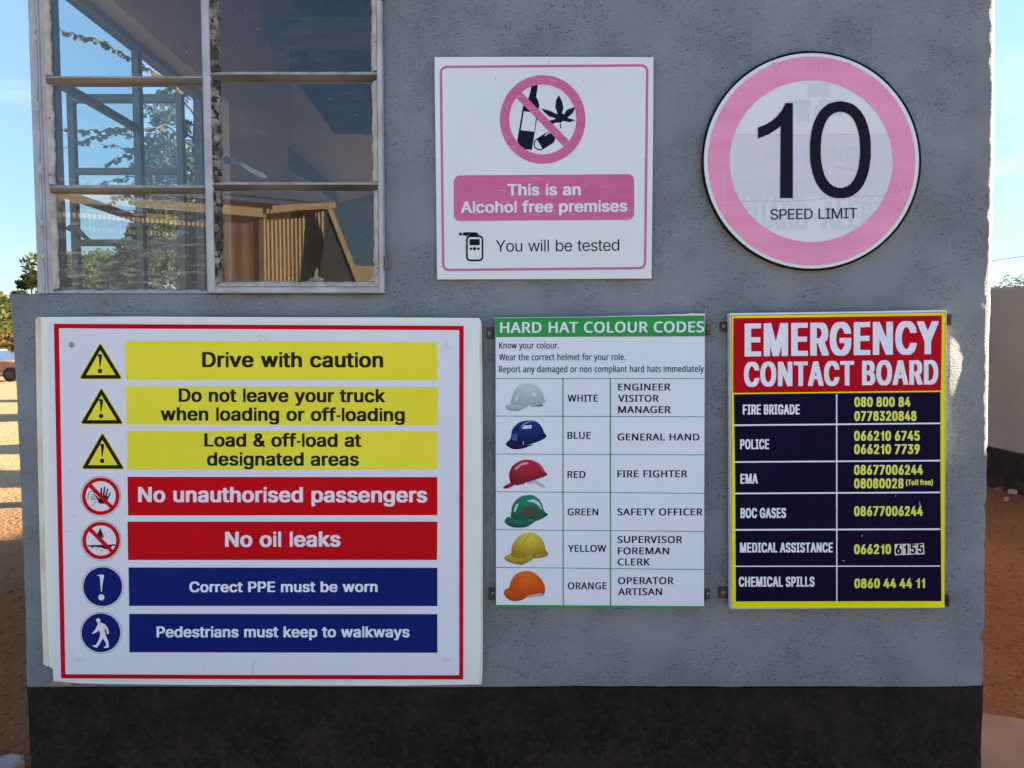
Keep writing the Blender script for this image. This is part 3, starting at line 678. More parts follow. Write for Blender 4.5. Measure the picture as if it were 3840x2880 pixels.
        '7': (607, "62 4 249 3 255 7 524 843 524 991 520 997 22 998 16 994 15 851 19 845 310 844 313 840 61 60 58 10"),
        '8': (607, "183 -7 354 -9 418 13 444 32 472 60 493 89 513 129 533 199 536 333 530 374 510 438 493 473 452 522 490 587 509 653 512 793 507 831 490 883 454 945 424 975 400 991 368 1004 339 1010 199 1010 170 1004 138 991 115 975 87 948 63 913 46 875 29 814 26 680 32 642 49 587 60 563 89 525 43 467 22 421 12 383 3 319 3 237 9 191 31 118 70 57 92 35 132 8;266 155 230 185 212 217 198 263 198 304 220 374 236 397 269 425 281 419 303 397 318 374 335 333 344 284 338 249 318 199 287 163;266 609 253 621 235 651 218 709 218 744 238 805 253 828 269 841 288 825 307 793 317 761 321 723 314 680 302 648 282 619"),
        '9': (607, "103 4 290 3 297 7 455 368 501 499 521 610 521 741 507 825 490 875 454 939 412 981 365 1004 339 1010 199 1010 141 991 109 966 79 930 57 895 35 837 17 738 17 624 26 557 51 479 95 414 138 380 179 367 231 367 237 362 104 62 99 48 99 10;269 525 250 543 229 581 210 653 210 709 218 750 241 805 269 838 285 825 310 784 326 732 332 691 329 645 312 584 294 549"),
        'A': (639, "-34 4 153 3 159 6 213 246 217 263 223 268 348 268 354 264 415 6 604 3 610 7 611 45 393 974 383 997 188 998 181 994 -35 65 -38 10;258 419 253 423 256 441 279 546 287 558 317 423 313 419"),
        'B': (611, "18 4 371 3 406 9 438 19 476 44 509 80 531 118 550 182 556 223 553 365 538 426 519 467 504 490 470 525 502 563 524 616 533 668 530 802 521 843 496 907 459 955 412 985 389 993 345 998 22 998 16 994 15 10;211 154 207 159 207 429 211 434 266 431 304 413 342 368 361 313 364 266 348 217 322 180 301 168 266 157;211 582 207 587 207 840 211 844 249 844 281 834 301 821 318 799 338 750 341 703 318 636 287 600 246 582"),
        'C': (675, "233 -7 400 -9 441 2 482 23 527 62 572 127 590 167 617 263 623 304 623 342 619 348 432 348 411 272 391 228 376 205 348 177 316 162 287 180 262 205 223 272 204 327 186 415 180 496 189 604 201 662 226 735 256 787 284 818 322 839 351 821 373 799 403 750 432 653 616 652 623 659 623 694 608 776 592 828 566 883 536 927 496 966 453 994 392 1010 229 1007 185 994 141 966 99 924 54 854 23 776 -3 656 -9 598 -9 403 9 278 34 193 66 124 105 68 132 41 176 11"),
        'D': (666, "18 4 339 3 394 14 438 34 492 77 534 132 560 185 591 287 606 383 608 578 597 685 582 752 563 811 540 860 504 913 470 946 424 976 374 993 325 998 22 998 16 994 15 10;211 157 207 161 207 840 211 844 229 844 281 831 316 809 344 782 377 726 396 671 410 601 416 552 416 453 396 330 374 269 349 228 319 195 284 173 246 160"),
        'E': (566, "18 4 499 3 506 7 507 147 502 153 211 154 207 159 208 426 476 428 483 435 483 575 479 581 208 584 207 840 211 844 499 845 504 851 504 991 499 997 22 998 16 994 15 10"),
        'F': (556, "18 4 199 3 206 7 209 415 464 416 471 421 472 560 467 567 211 568 207 572 207 840 211 844 493 845 498 851 498 991 493 997 22 998 16 994 15 10"),
        'G': (688, "233 -7 403 -9 459 8 493 29 536 68 572 121 603 193 623 284 629 348 629 520 622 527 287 527 281 523 281 376 287 373 429 373 434 368 422 301 401 243 376 202 351 177 325 161 310 165 284 183 256 214 223 272 204 327 186 415 180 496 192 621 207 683 223 729 256 787 287 821 319 838 348 821 364 805 403 741 432 653 616 652 623 659 623 709 608 779 583 849 541 918 505 958 467 985 429 1001 389 1010 226 1007 191 997 132 961 105 933 79 898 43 831 15 747 -3 656 -9 598 -9 403 3 307 28 208 57 138 102 71 135 38 170 13"),
        'H': (683, "18 4 199 3 206 7 207 429 211 434 409 431 411 7 418 3 595 3 602 7 603 991 598 997 418 998 411 994 410 592 406 588 208 590 206 994 199 998 22 998 16 994 15 10"),
        'I': (425, "-17 4 371 3 377 7 377 150 371 154 281 154 277 159 277 840 281 844 371 844 377 849 378 991 374 997 -13 998 -19 994 -19 849 -13 844 77 844 82 840 82 159 77 154 -13 154 -19 150 -20 10"),
        'L': (536, "18 4 482 3 489 10 489 147 485 153 211 154 207 159 207 991 199 998 22 998 15 991 15 10"),
        'M': (816, "18 4 197 3 203 7 204 295 208 300 284 6 290 3 461 4 469 16 540 303 544 298 545 7 552 3 729 3 735 6 737 991 733 997 517 998 510 994 377 458 370 470 237 995 231 998 22 998 16 995 15 10"),
        'N': (691, "18 4 199 3 206 7 208 477 219 458 403 6 409 3 604 3 610 7 611 991 607 997 424 998 417 994 415 524 410 528 220 995 214 998 22 998 16 994 15 10"),
        'O': (703, "233 -7 400 -9 447 5 493 32 521 57 547 89 592 167 620 249 635 316 646 432 643 613 629 715 601 811 566 883 533 930 499 964 444 997 392 1010 229 1007 185 994 138 964 90 913 43 828 17 755 0 674 -9 595 -9 403 6 292 34 193 63 129 108 65 132 41 176 11;313 164 287 180 262 205 241 237 217 287 192 377 180 502 192 621 207 683 226 735 268 802 293 824 319 838 345 824 376 793 397 761 423 703 448 595 454 540 454 461 437 342 409 260 370 199 328 165"),
        'P': (597, "18 4 203 4 207 10 207 345 211 349 360 349 418 366 450 387 477 415 510 467 536 546 544 604 544 744 539 787 516 866 499 901 456 955 415 982 383 993 336 998 22 998 16 994 15 10;211 501 207 505 207 840 211 844 243 844 272 836 298 821 330 779 349 712 352 659 341 598 314 543 293 521 275 511 252 504"),
        'R': (602, "18 4 199 3 206 7 207 368 211 373 234 373 239 368 362 6 368 3 560 3 567 7 568 48 445 400 499 458 513 485 533 540 547 642 547 720 541 782 530 834 505 898 480 933 456 958 418 982 371 996 339 998 22 998 16 994 15 10;211 524 207 528 207 840 211 844 246 844 281 833 301 821 330 784 349 723 352 662 336 595 317 563 301 547 266 530"),
        'S': (600, "195 -13 333 -15 383 -6 432 16 483 62 505 95 525 138 541 202 541 365 522 432 495 479 461 515 415 548 307 596 249 629 224 653 209 677 198 712 198 744 217 796 237 824 269 844 309 814 325 787 348 708 528 707 535 712 536 779 530 816 510 878 490 915 453 961 415 988 374 1004 345 1010 199 1010 167 1004 121 985 95 966 67 939 43 904 19 851 9 811 3 761 6 651 22 587 49 537 92 492 127 468 237 417 301 381 326 357 340 336 349 310 352 272 330 208 307 177 269 153 234 172 212 199 189 252 183 295 179 302 -4 303 -11 298 -12 231 -3 179 14 127 31 92 55 57 106 13 162 -9"),
        'T': (602, "175 4 357 3 363 7 364 840 368 844 552 846 556 851 556 991 552 997 -13 998 -19 994 -20 851 -17 846 167 844 172 840 172 10"),
        'U': (684, "224 -10 389 -12 447 5 493 35 521 62 551 106 572 147 591 208 603 281 603 991 598 997 418 998 411 994 408 324 395 269 371 214 345 180 310 158 271 182 238 228 218 281 207 345 206 994 199 998 22 998 16 994 15 278 23 220 51 132 96 62 124 35 159 11 199 -6"),
        'Y': (630, "187 4 371 3 377 7 378 394 598 945 600 991 595 997 400 997 284 708 276 718 164 996 -31 998 -37 994 -38 953 -33 939 183 394 183 10"),
        'e': (549, "172 -10 330 -12 377 2 427 38 451 68 476 112 492 164 492 214 488 220 424 244 313 244 305 237 292 199 280 179 252 152 224 176 209 199 189 246 178 295 176 313 179 317 493 317 501 324 498 493 489 552 464 636 437 685 406 722 362 752 316 766 173 766 127 752 98 734 67 703 34 653 11 595 -6 534 -17 441 -17 307 -9 231 6 170 37 95 67 51 95 23 118 8;182 460 178 464 180 482 197 534 224 581 246 599 265 578 283 546 306 464 301 460"),
        'f': (370, "41 4 220 3 227 10 227 607 231 611 322 611 329 619 328 752 322 757 231 757 227 761 227 808 238 854 252 873 322 876 330 883 346 965 346 1014 339 1024 313 1033 153 1036 121 1026 98 1010 63 968 44 915 38 878 38 761 33 757 -42 757 -49 750 -49 616 -42 611 33 611 38 607 38 10"),
        'l': (320, "60 0 250 0 250 1000 60 1000"),
        'o': (562, "166 -10 325 -12 368 2 389 14 431 54 458 95 481 147 501 217 512 307 512 444 507 502 492 572 467 642 428 703 400 731 377 746 333 763 176 766 118 746 70 706 43 668 16 613 -3 549 -17 441 -17 310 -12 252 3 182 28 112 67 51 112 11 141 -4;246 155 214 193 189 258 175 336 175 415 186 485 206 543 233 587 249 599 280 560 306 496 320 421 323 371 314 292 295 223 274 182"),
        'r': (376, "9 4 188 3 194 7 198 499 217 554 243 588 269 603 342 603 348 607 349 758 345 765 182 766 156 757 13 757 7 752 6 10"),
    },
    'humanist': {
        ' ': (341, ""),
        '.': (307, "102 -15 170 -16 186 -11 207 4 220 27 229 58 226 131 213 160 186 182 170 187 106 187 75 171 59 150 51 125 54 36 67 11 84 -7"),
        'K': (671, "80 4 211 3 218 7 219 383 262 433 278 414 507 7 513 3 660 3 667 7 668 17 659 36 369 561 654 977 655 990 650 997 498 994 224 593 219 599 218 993 211 998 84 998 77 993 76 11"),
        'R': (674, "80 4 211 3 218 7 219 402 224 406 313 406 319 402 498 6 647 3 654 7 653 27 460 440 462 446 507 476 544 513 567 548 583 583 601 669 601 751 594 799 573 869 537 923 491 961 450 980 358 998 84 998 77 993 76 11;224 527 219 532 219 866 224 871 316 871 386 850 420 824 437 796 448 761 454 707 451 669 430 599 405 565 374 545 323 530"),
        'W': (994, "188 4 319 3 330 11 478 685 482 685 486 669 634 11 644 3 774 3 780 7 976 971 972 996 838 998 829 990 704 347 699 351 563 955 549 996 412 998 405 993 262 356 257 360 248 408 136 993 129 998 -5 998 -11 994 -13 977 149 170 181 14"),
        'a': (611, "172 -8 278 -10 310 -4 342 8 396 51 401 46 406 11 415 3 517 3 525 11 525 545 518 602 503 656 474 707 437 738 386 759 354 766 243 766 208 759 154 741 110 719 83 697 105 618 116 595 157 594 240 636 281 648 300 648 326 640 356 615 367 599 381 545 385 468 380 464 230 454 154 433 94 397 60 360 40 322 22 249 22 179 29 135 40 96 73 42 97 22 132 2;237 109 211 119 188 141 172 179 168 236 183 284 205 314 253 341 300 352 377 359 381 354 381 268 372 220 357 182 326 143 297 122 253 108"),
        'c': (527, "254 -8 393 -7 440 8 472 25 480 36 480 144 476 150 431 152 374 126 329 114 304 114 278 122 250 139 229 160 215 182 191 246 181 297 178 430 188 494 202 545 217 576 238 605 275 630 313 642 348 635 415 610 453 610 463 618 490 710 488 726 440 751 383 766 285 769 240 762 196 748 148 718 111 681 69 608 48 545 38 494 32 430 35 281 51 195 75 128 114 68 141 41 202 5"),
        'd': (667, "232 -8 354 -7 399 11 440 44 447 36 452 7 459 3 567 3 575 11 575 1053 567 1061 440 1061 433 1056 434 723 393 751 345 766 259 769 192 754 151 731 108 688 72 627 54 576 38 500 32 433 35 278 51 189 69 135 88 96 121 52 167 14 192 2;288 112 262 122 235 144 206 195 181 290 178 427 191 510 221 589 256 629 281 643 304 648 345 636 367 623 385 605 405 570 429 475 436 332 420 220 408 185 385 147 335 116 316 111"),
        'e': (614, "267 -8 393 -10 431 -4 501 21 526 34 534 46 534 154 529 161 488 162 434 135 380 117 339 111 313 114 269 132 232 163 202 214 191 249 178 322 178 341 183 346 552 346 559 354 559 443 553 519 540 580 516 643 480 697 443 731 402 754 335 769 272 769 205 754 151 721 118 688 91 650 66 596 48 538 35 465 35 284 51 205 72 144 108 84 154 38 205 8;186 460 181 465 184 494 202 557 229 605 250 626 272 640 310 648 345 633 369 611 389 576 401 542 410 494 408 462"),
        'f': (386, "93 4 221 3 229 11 229 637 234 642 361 642 369 650 367 749 361 753 231 754 232 843 253 913 264 929 281 942 304 947 351 931 396 931 402 935 426 1018 426 1037 421 1044 383 1058 335 1068 256 1068 199 1053 157 1026 123 983 102 929 89 856 89 761 84 755 -2 719 -10 710 -10 650 -6 643 84 642 89 637 89 11"),
        'g': (667, "232 -323 358 -325 405 -315 453 -297 478 -280 515 -244 541 -199 559 -148 575 -53 575 745 567 753 456 752 447 713 443 712 396 748 342 766 259 769 208 760 161 737 114 694 77 634 54 570 38 497 32 430 35 281 54 182 72 131 95 87 127 46 148 28 186 5 237 -10 335 -10 389 5 431 32 436 27 432 -53 418 -110 391 -158 354 -189 316 -204 272 -204 186 -183 122 -150 84 -150 77 -155 79 -279 148 -309;297 109 262 122 235 144 214 176 199 211 184 271 178 322 178 430 194 522 218 583 250 623 272 637 310 645 339 636 367 619 388 599 411 554 432 459 436 309 423 224 411 189 391 154 351 121 307 108"),
        'h': (670, "68 4 199 3 206 7 207 449 213 497 228 554 254 605 291 633 326 645 351 645 374 637 396 623 418 596 436 548 442 503 443 7 450 3 574 3 582 11 582 554 561 650 545 681 517 718 485 741 428 762 307 766 256 751 208 721 204 723 207 1053 199 1061 72 1061 64 1053 64 11"),
        'i': (296, "68 4 199 3 207 11 207 745 199 753 72 753 64 745 64 11;95 859 173 860 197 878 208 898 213 917 213 971 208 990 194 1012 176 1024 161 1029 97 1026 84 1020 63 993 54 948 57 910 76 872"),
        'l': (296, "68 4 199 3 207 11 207 1053 199 1061 72 1061 64 1053 64 11"),
        'm': (999, "68 4 199 3 206 7 207 452 213 503 234 576 248 602 278 630 316 645 354 637 388 608 410 554 416 516 418 7 424 3 552 3 558 7 559 468 566 513 586 576 609 611 644 636 688 645 726 626 748 599 763 557 769 522 774 7 780 3 908 4 912 11 912 535 896 634 885 669 861 707 838 731 800 754 730 769 666 769 606 754 555 724 523 689 469 741 453 751 402 766 313 769 278 762 230 741 196 714 186 748 180 753 68 751 64 745 64 11"),
        'n': (670, "68 4 199 3 206 7 207 449 213 497 228 554 257 608 291 633 326 645 351 645 374 637 396 623 418 596 436 548 442 503 443 7 450 3 574 3 581 7 579 580 569 624 548 678 513 721 482 744 418 766 323 769 253 751 196 712 186 748 180 753 72 753 65 748 64 11"),
        'o': (657, "257 -8 383 -7 437 11 482 41 521 84 557 144 582 217 591 268 598 329 594 468 579 551 557 611 525 669 475 721 418 754 374 766 288 769 240 762 202 751 145 715 105 672 69 608 51 554 38 494 32 433 35 290 51 208 75 141 105 90 141 47 176 21 208 5;300 112 265 126 235 150 202 211 191 249 178 329 178 430 194 522 209 564 229 599 253 623 275 636 304 645 326 645 380 619 404 592 424 554 448 459 451 329 436 240 418 189 401 160 383 139 351 119 326 111"),
        'p': (667, "68 -323 199 -325 206 -320 205 34 250 5 300 -10 418 -7 443 2 494 31 540 84 573 147 598 240 607 329 607 433 591 554 561 643 534 685 501 721 450 754 380 769 294 766 246 751 199 712 191 726 190 745 180 753 72 753 65 748 64 -317;319 112 285 126 257 147 239 176 223 224 207 316 207 452 226 551 251 602 288 633 323 645 345 645 389 623 407 605 433 557 458 459 461 335 445 240 418 170 394 138 374 122 345 111"),
        'r': (457, "68 4 199 3 206 7 207 446 216 494 244 561 285 610 310 627 345 638 370 632 421 632 428 636 439 732 439 751 431 761 383 769 297 766 243 740 199 695 191 707 191 739 183 752 72 753 65 748 64 11"),
        's': (526, "156 -8 288 -10 364 11 402 34 436 68 454 96 467 135 477 189 477 240 462 306 442 341 393 391 202 502 177 529 165 564 168 589 181 615 202 633 243 648 272 648 297 642 389 603 432 605 464 700 463 716 418 741 377 756 300 769 227 769 151 754 106 732 73 704 53 675 35 634 29 602 29 522 43 468 60 440 106 394 294 282 322 252 337 211 334 179 318 144 288 119 250 108 196 111 135 132 78 162 37 162 30 158 32 36 84 8"),
        't': (403, "207 -8 310 -10 364 5 378 17 377 116 370 120 326 120 281 109 259 116 246 125 231 144 213 201 213 637 218 642 368 643 372 650 372 745 364 753 215 754 212 917 205 921 116 921 105 910 72 767 -8 713 -10 650 -2 642 65 642 70 637 70 182 79 119 97 71 124 33 151 11"),
        'u': (670, "226 -8 351 -7 412 18 443 41 451 27 452 11 463 3 571 3 578 7 579 745 574 752 443 753 437 748 436 309 429 262 411 195 391 157 361 129 313 111 291 111 250 130 218 170 207 205 200 243 199 748 192 753 65 753 58 748 57 211 67 147 94 74 138 25 173 5"),
        'w': (845, "144 4 285 3 295 11 401 452 408 471 517 11 526 3 669 3 676 7 820 688 830 735 826 754 695 756 686 748 593 298 585 316 485 748 475 756 338 754 331 742 224 295 219 300 132 748 122 756 -5 756 -11 752 -13 729 137 14"),
        'y': (558, "29 -323 132 -325 183 -310 205 -296 238 -263 278 -199 318 -88 550 720 553 745 548 752 412 753 405 748 269 255 126 745 116 753 -14 753 -21 748 -19 720 197 14 160 -113 121 -180 100 -195 68 -207 43 -201 -5 -201 -12 -206 -12 -310 2 -318"),
    },
    'humanist_bold': {
        ' ': (448, ""),
        'A': (915, "-34 3 158 4 176 40 268 281 280 298 577 297 696 4 887 1 897 9 898 34 886 65 530 985 518 1001 346 1002 331 988 -35 47 -41 12;333 443 334 456 430 705 527 445"),
        'B': (930, "98 3 540 1 608 11 677 31 730 61 782 106 811 147 832 200 841 250 841 341 835 375 817 422 788 463 743 500 686 528 743 567 769 597 799 653 810 710 810 775 792 854 757 910 715 944 633 977 527 996 102 999 92 991 91 12;296 142 291 147 293 450 439 452 490 445 558 425 597 394 617 363 632 297 617 237 583 186 546 163 483 145;296 589 291 594 293 857 408 858 468 852 533 834 572 810 592 779 604 722 592 672 565 630 540 613 480 596 424 589"),
        'C': (906, "435 -10 627 -11 734 4 793 22 810 37 810 156 799 167 727 167 612 139 533 133 477 142 424 160 352 208 316 253 293 294 269 359 256 419 250 472 250 528 263 613 277 663 299 713 325 754 371 802 408 828 474 855 549 868 618 855 724 818 793 819 805 832 848 922 845 954 799 975 718 999 627 1012 465 1012 368 996 274 959 189 899 128 829 80 738 63 685 47 610 41 547 41 453 53 347 69 284 90 228 112 184 153 125 221 64 267 35 311 16 358 1"),
        'D': (1038, "98 3 474 1 590 17 683 47 727 69 790 114 838 162 889 241 923 334 938 431 938 588 926 666 902 741 854 825 826 860 784 899 696 953 630 977 558 993 496 999 102 999 94 994 91 12;296 142 291 147 291 854 296 858 436 855 493 846 540 831 593 806 633 777 673 732 702 675 726 585 731 513 726 428 705 347 666 272 633 233 587 197 515 165 439 148"),
        'E': (804, "98 3 696 1 706 9 707 134 699 144 296 145 291 150 293 450 671 452 682 463 682 581 674 591 293 594 291 851 296 855 699 856 707 866 707 988 699 998 102 999 92 991 91 12"),
        'F': (754, "98 3 280 1 290 9 293 406 671 408 681 416 682 541 674 551 292 554 291 851 296 855 699 856 707 866 707 988 699 998 102 999 92 991 91 12"),
        'G': (1035, "450 -10 699 -8 818 11 917 40 920 535 909 546 511 542 507 535 507 413 511 405 712 402 716 397 716 156 712 150 693 145 618 133 574 131 502 139 433 160 364 201 319 250 296 287 277 331 253 431 250 538 260 600 287 685 335 760 380 802 427 831 505 858 565 868 612 865 696 846 784 815 856 816 862 822 907 926 906 947 893 959 790 993 668 1012 496 1012 408 999 305 966 221 915 150 847 96 766 77 722 53 641 41 544 41 453 47 388 59 322 90 234 108 197 147 140 205 83 230 64 261 44 317 19 374 1"),
        'H': (1052, "98 3 280 1 290 9 291 444 296 449 701 447 705 9 715 1 893 1 901 6 904 988 899 996 715 999 705 991 704 597 699 592 296 592 291 597 290 991 280 999 102 999 94 994 91 12"),
        'I': (512, "20 3 430 1 440 9 438 103 427 111 339 130 328 137 328 863 333 868 438 894 441 988 433 998 23 999 14 991 16 894 120 868 125 863 125 137 114 130 27 111 16 103 13 12"),
        'K': (888, "98 3 280 1 290 9 291 375 339 419 353 406 652 4 862 1 870 6 873 31 863 47 490 560 494 569 854 963 857 988 852 996 640 996 296 614 291 619 290 991 280 999 102 999 94 994 91 12"),
        'L': (761, "98 3 699 1 710 12 710 134 699 145 296 145 291 150 291 988 280 999 102 999 91 988 91 12"),
        'M': (1276, "98 3 271 1 282 12 283 611 289 607 509 18 524 1 683 1 695 12 922 607 927 611 929 12 940 1 1125 4 1129 12 1126 994 1118 999 881 999 873 994 608 312 347 994 339 999 95 996 91 988 91 12"),
        'N': (1078, "98 3 271 1 282 12 282 660 286 665 707 12 721 1 921 1 929 6 932 988 927 996 749 999 738 988 737 336 310 994 302 999 102 999 94 994 91 12"),
        'O': (1106, "435 -10 608 -11 658 -5 743 19 799 47 849 83 917 156 961 234 992 325 1007 422 1007 578 995 663 958 775 913 851 859 912 787 963 755 978 693 999 646 1008 571 1015 430 1012 346 996 286 975 208 927 141 860 93 782 59 685 47 619 41 550 44 413 66 297 90 228 108 190 135 150 169 109 217 67 252 44 296 22 349 4;505 134 449 145 393 169 343 209 309 256 280 316 263 378 250 472 250 531 260 610 272 660 293 716 332 779 364 811 418 844 490 865 543 868 593 858 658 831 710 791 746 741 772 682 791 603 798 556 798 447 788 381 767 309 742 256 707 206 658 169 627 153 565 136"),
        'P': (869, "98 3 280 1 290 9 293 372 465 377 543 389 583 401 633 422 677 452 716 488 746 528 761 560 782 632 782 766 753 854 716 904 668 944 618 969 571 983 461 999 102 999 92 991 91 12;296 517 291 522 292 856 368 858 424 852 493 832 527 811 544 794 564 763 579 707 572 644 561 610 547 588 524 564 502 551 446 530 374 517"),
        'R': (892, "98 3 280 1 290 9 291 394 296 399 402 399 408 394 637 4 846 1 856 9 856 34 610 438 680 480 732 528 767 588 785 660 785 754 767 832 755 860 729 897 699 927 671 947 649 959 580 983 471 999 102 999 92 991 91 12;296 536 291 541 292 853 430 852 496 834 536 811 564 772 579 716 572 657 564 632 544 597 511 570 449 546 414 539"),
        'S': (794, "228 -10 414 -11 493 1 540 16 574 31 630 70 660 100 692 150 713 222 716 306 710 350 699 388 669 438 624 483 565 522 499 553 383 598 296 646 275 663 259 688 244 738 247 769 255 794 272 819 308 847 361 865 396 868 455 858 580 818 649 819 656 825 691 922 690 951 671 966 561 999 474 1012 311 1012 267 1005 189 981 130 946 88 904 58 857 41 791 41 703 58 628 94 569 142 524 202 485 261 457 386 409 465 364 498 325 513 275 509 241 485 190 452 163 427 150 377 136 280 136 196 155 105 186 33 183 28 175 28 43 33 36 61 22 124 4"),
        'T': (804, "279 3 465 1 475 12 475 851 480 855 765 856 773 866 773 988 765 998 -17 999 -27 991 -28 866 -20 856 267 855 272 851 272 12"),
        'U': (1039, "400 -10 571 -11 633 -2 708 22 780 67 826 112 852 150 871 187 895 266 901 312 901 988 893 998 712 999 702 991 701 347 691 291 664 225 624 176 571 147 511 133 474 133 421 145 380 163 355 180 315 228 291 291 282 363 280 991 271 999 92 999 82 991 81 306 97 225 127 153 150 119 199 67 246 35 292 13 343 -2"),
        'V': (863, "307 3 493 1 508 15 836 935 848 969 848 988 840 998 649 999 637 988 405 327 399 331 166 994 158 999 -30 999 -40 991 -39 960 290 40"),
        'W': (1306, "235 3 424 1 434 9 621 648 629 635 814 9 824 1 1015 4 1273 963 1270 994 1262 999 1078 999 1065 988 913 388 909 384 732 966 725 988 715 998 527 999 517 991 339 391 325 431 184 991 174 999 -20 996 -25 988 -25 969 -13 919 225 22"),
        'Y': (817, "285 3 471 1 481 9 482 378 800 963 801 988 793 998 593 996 380 602 189 963 167 996 -30 999 -40 991 -41 969 -32 951 278 375 278 12"),
    },
}


def lettering(f, face, s, x0, x1, b0, b1, cap, Y, material, par, name='lettering'):
    """a line of flat letters: x0..x1 is its extent, b0/b1 the baseline at both ends, cap the capital height (crop pixels)"""
    G = GLYPHS[face]
    pen, words = 0, [[]]
    for ch in s:
        adv, txt = G[ch]
        gl = []
        for part in txt.split(';'):
            if part:
                n = [int(k) for k in part.split()]
                gl.append([(pen + n[i], n[i + 1]) for i in range(0, len(n), 2)])
        if gl:
            words[-1].append(gl)
        elif words[-1]:
            words.append([])
        pen += adv
    xs = [p[0] for w in words for g in w for l in g for p in l]
    a, b = min(xs), max(xs)
    k = cap / 1000.0
    for w in words:                                     # each word is one printed piece
        V, F = [], []
        for g in w:
            gg = [[f(x0 + (p[0] - a) / (b - a) * (x1 - x0), b0 + (b1 - b0) * (p[0] - a) / (b - a) - p[1] * k) for p in l] for l in g]
            flat, T = tess(gg)
            n = len(V)
            V += [at(u, v, Y) for u, v in flat]
            F += [tuple(i + n for i in t) for t in T]
        M(name, V, F, material, par)


# ------------------------------------------------------------------ ground and surroundings
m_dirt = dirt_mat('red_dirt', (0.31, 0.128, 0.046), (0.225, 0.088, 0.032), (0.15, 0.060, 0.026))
N_, L_ = m_dirt.node_tree.nodes, m_dirt.node_tree.links          # trodden yard left of the guardhouse: sandier, with sunlit brightness in its colour
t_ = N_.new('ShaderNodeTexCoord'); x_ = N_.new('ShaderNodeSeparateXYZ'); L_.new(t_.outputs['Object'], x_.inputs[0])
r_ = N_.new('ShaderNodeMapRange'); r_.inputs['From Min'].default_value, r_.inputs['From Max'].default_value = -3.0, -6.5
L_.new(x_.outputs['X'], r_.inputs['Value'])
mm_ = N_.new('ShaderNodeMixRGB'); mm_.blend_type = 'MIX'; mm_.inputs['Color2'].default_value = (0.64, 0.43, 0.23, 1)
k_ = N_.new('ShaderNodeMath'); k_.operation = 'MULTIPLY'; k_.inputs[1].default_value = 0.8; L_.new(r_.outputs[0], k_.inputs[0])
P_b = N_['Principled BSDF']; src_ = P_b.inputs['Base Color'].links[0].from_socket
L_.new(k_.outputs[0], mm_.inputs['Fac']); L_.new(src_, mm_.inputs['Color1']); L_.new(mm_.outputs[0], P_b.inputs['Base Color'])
s_y = N_.new('ShaderNodeMapRange'); s_y.inputs['From Min'].default_value, s_y.inputs['From Max'].default_value = 1.4, 0.2     # pale ground added out of view, bouncing sunlight onto the guardhouse front
L_.new(x_.outputs['Y'], s_y.inputs['Value'])
m_f = N_.new('ShaderNodeMixRGB'); m_f.inputs['Color2'].default_value = (0.46, 0.45, 0.42, 1)
L_.new(s_y.outputs[0], m_f.inputs['Fac']); L_.new(mm_.outputs[0], m_f.inputs['Color1']); L_.new(m_f.outputs[0], P_b.inputs['Base Color'])


def terrain():
    """one sheet of ground: fine near the guardhouse, coarse to the horizon, rising into hills far behind"""
    xs = [-900, -600, -400, -260, -170, -110, -70, -45] + [-30 + i * 1.0 for i in range(20)] + [-10 + i * 0.14 for i in range(143)] + [10.5 + i for i in range(20)] + [45, 70, 110, 170, 260, 400, 600, 900]
    ys = [-600, -300, -150, -80, -50, -30] + [-22 + i * 1.2 for i in range(19)] + [0.5 + i * 0.11 for i in range(110)] + [12.8 + i * 0.6 for i in range(40)] + [40, 46, 54, 64, 76, 90, 105, 120, 136, 154, 174, 196, 220, 250, 290, 340, 420, 600, 900]
    V, F = [], []
    for y in ys:
        for x in xs:
            z = 0.0
            d = math.hypot(x, y)
            if d < 40:
                a = noise.noise(Vector((x * 0.5, y * 0.5, 0))) * 0.03 + noise.noise(Vector((x * 2.1, y * 2.1, 3))) * 0.014 + noise.noise(Vector((x * 6, y * 6, 5))) * 0.007
                z = a - 0.02
            if y > 50:
                t = min((y - 50) / 150, 1.0)
                z += (t * t * (3 - 2 * t)) * (13 + 7 * noise.noise(Vector((x * 0.008, y * 0.01, 1))) + 3 * noise.noise(Vector((x * 0.03, y * 0.03, 2))))
            V.append((x, y, z))
    n = len(xs)
    for j in range(len(ys) - 1):
        for i in range(n - 1):
            F.append((j * n + i, j * n + i + 1, (j + 1) * n + i + 1, (j + 1) * n + i))
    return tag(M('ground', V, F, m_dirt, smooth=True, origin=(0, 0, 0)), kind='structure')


terrain()

m_leaf_y = leaf_mat('sunlit_yellow_green_leaves', (0.125, 0.13, 0.026), (0.07, 0.085, 0.018))
m_leaf_d = leaf_mat('dark_green_leaves', (0.045, 0.062, 0.022), (0.025, 0.038, 0.014))
m_leaf_o = leaf_mat('autumn_leaves', (0.22, 0.12, 0.035), (0.12, 0.09, 0.025))
m_leaf_b = leaf_mat('branch_leaves', (0.13, 0.125, 0.05), (0.06, 0.065, 0.028))
m_bark = mat('tree_bark', (0.075, 0.058, 0.045), (0.045, 0.034, 0.026), scale=14, rough=0.9, bump=0.01, bscale=20)


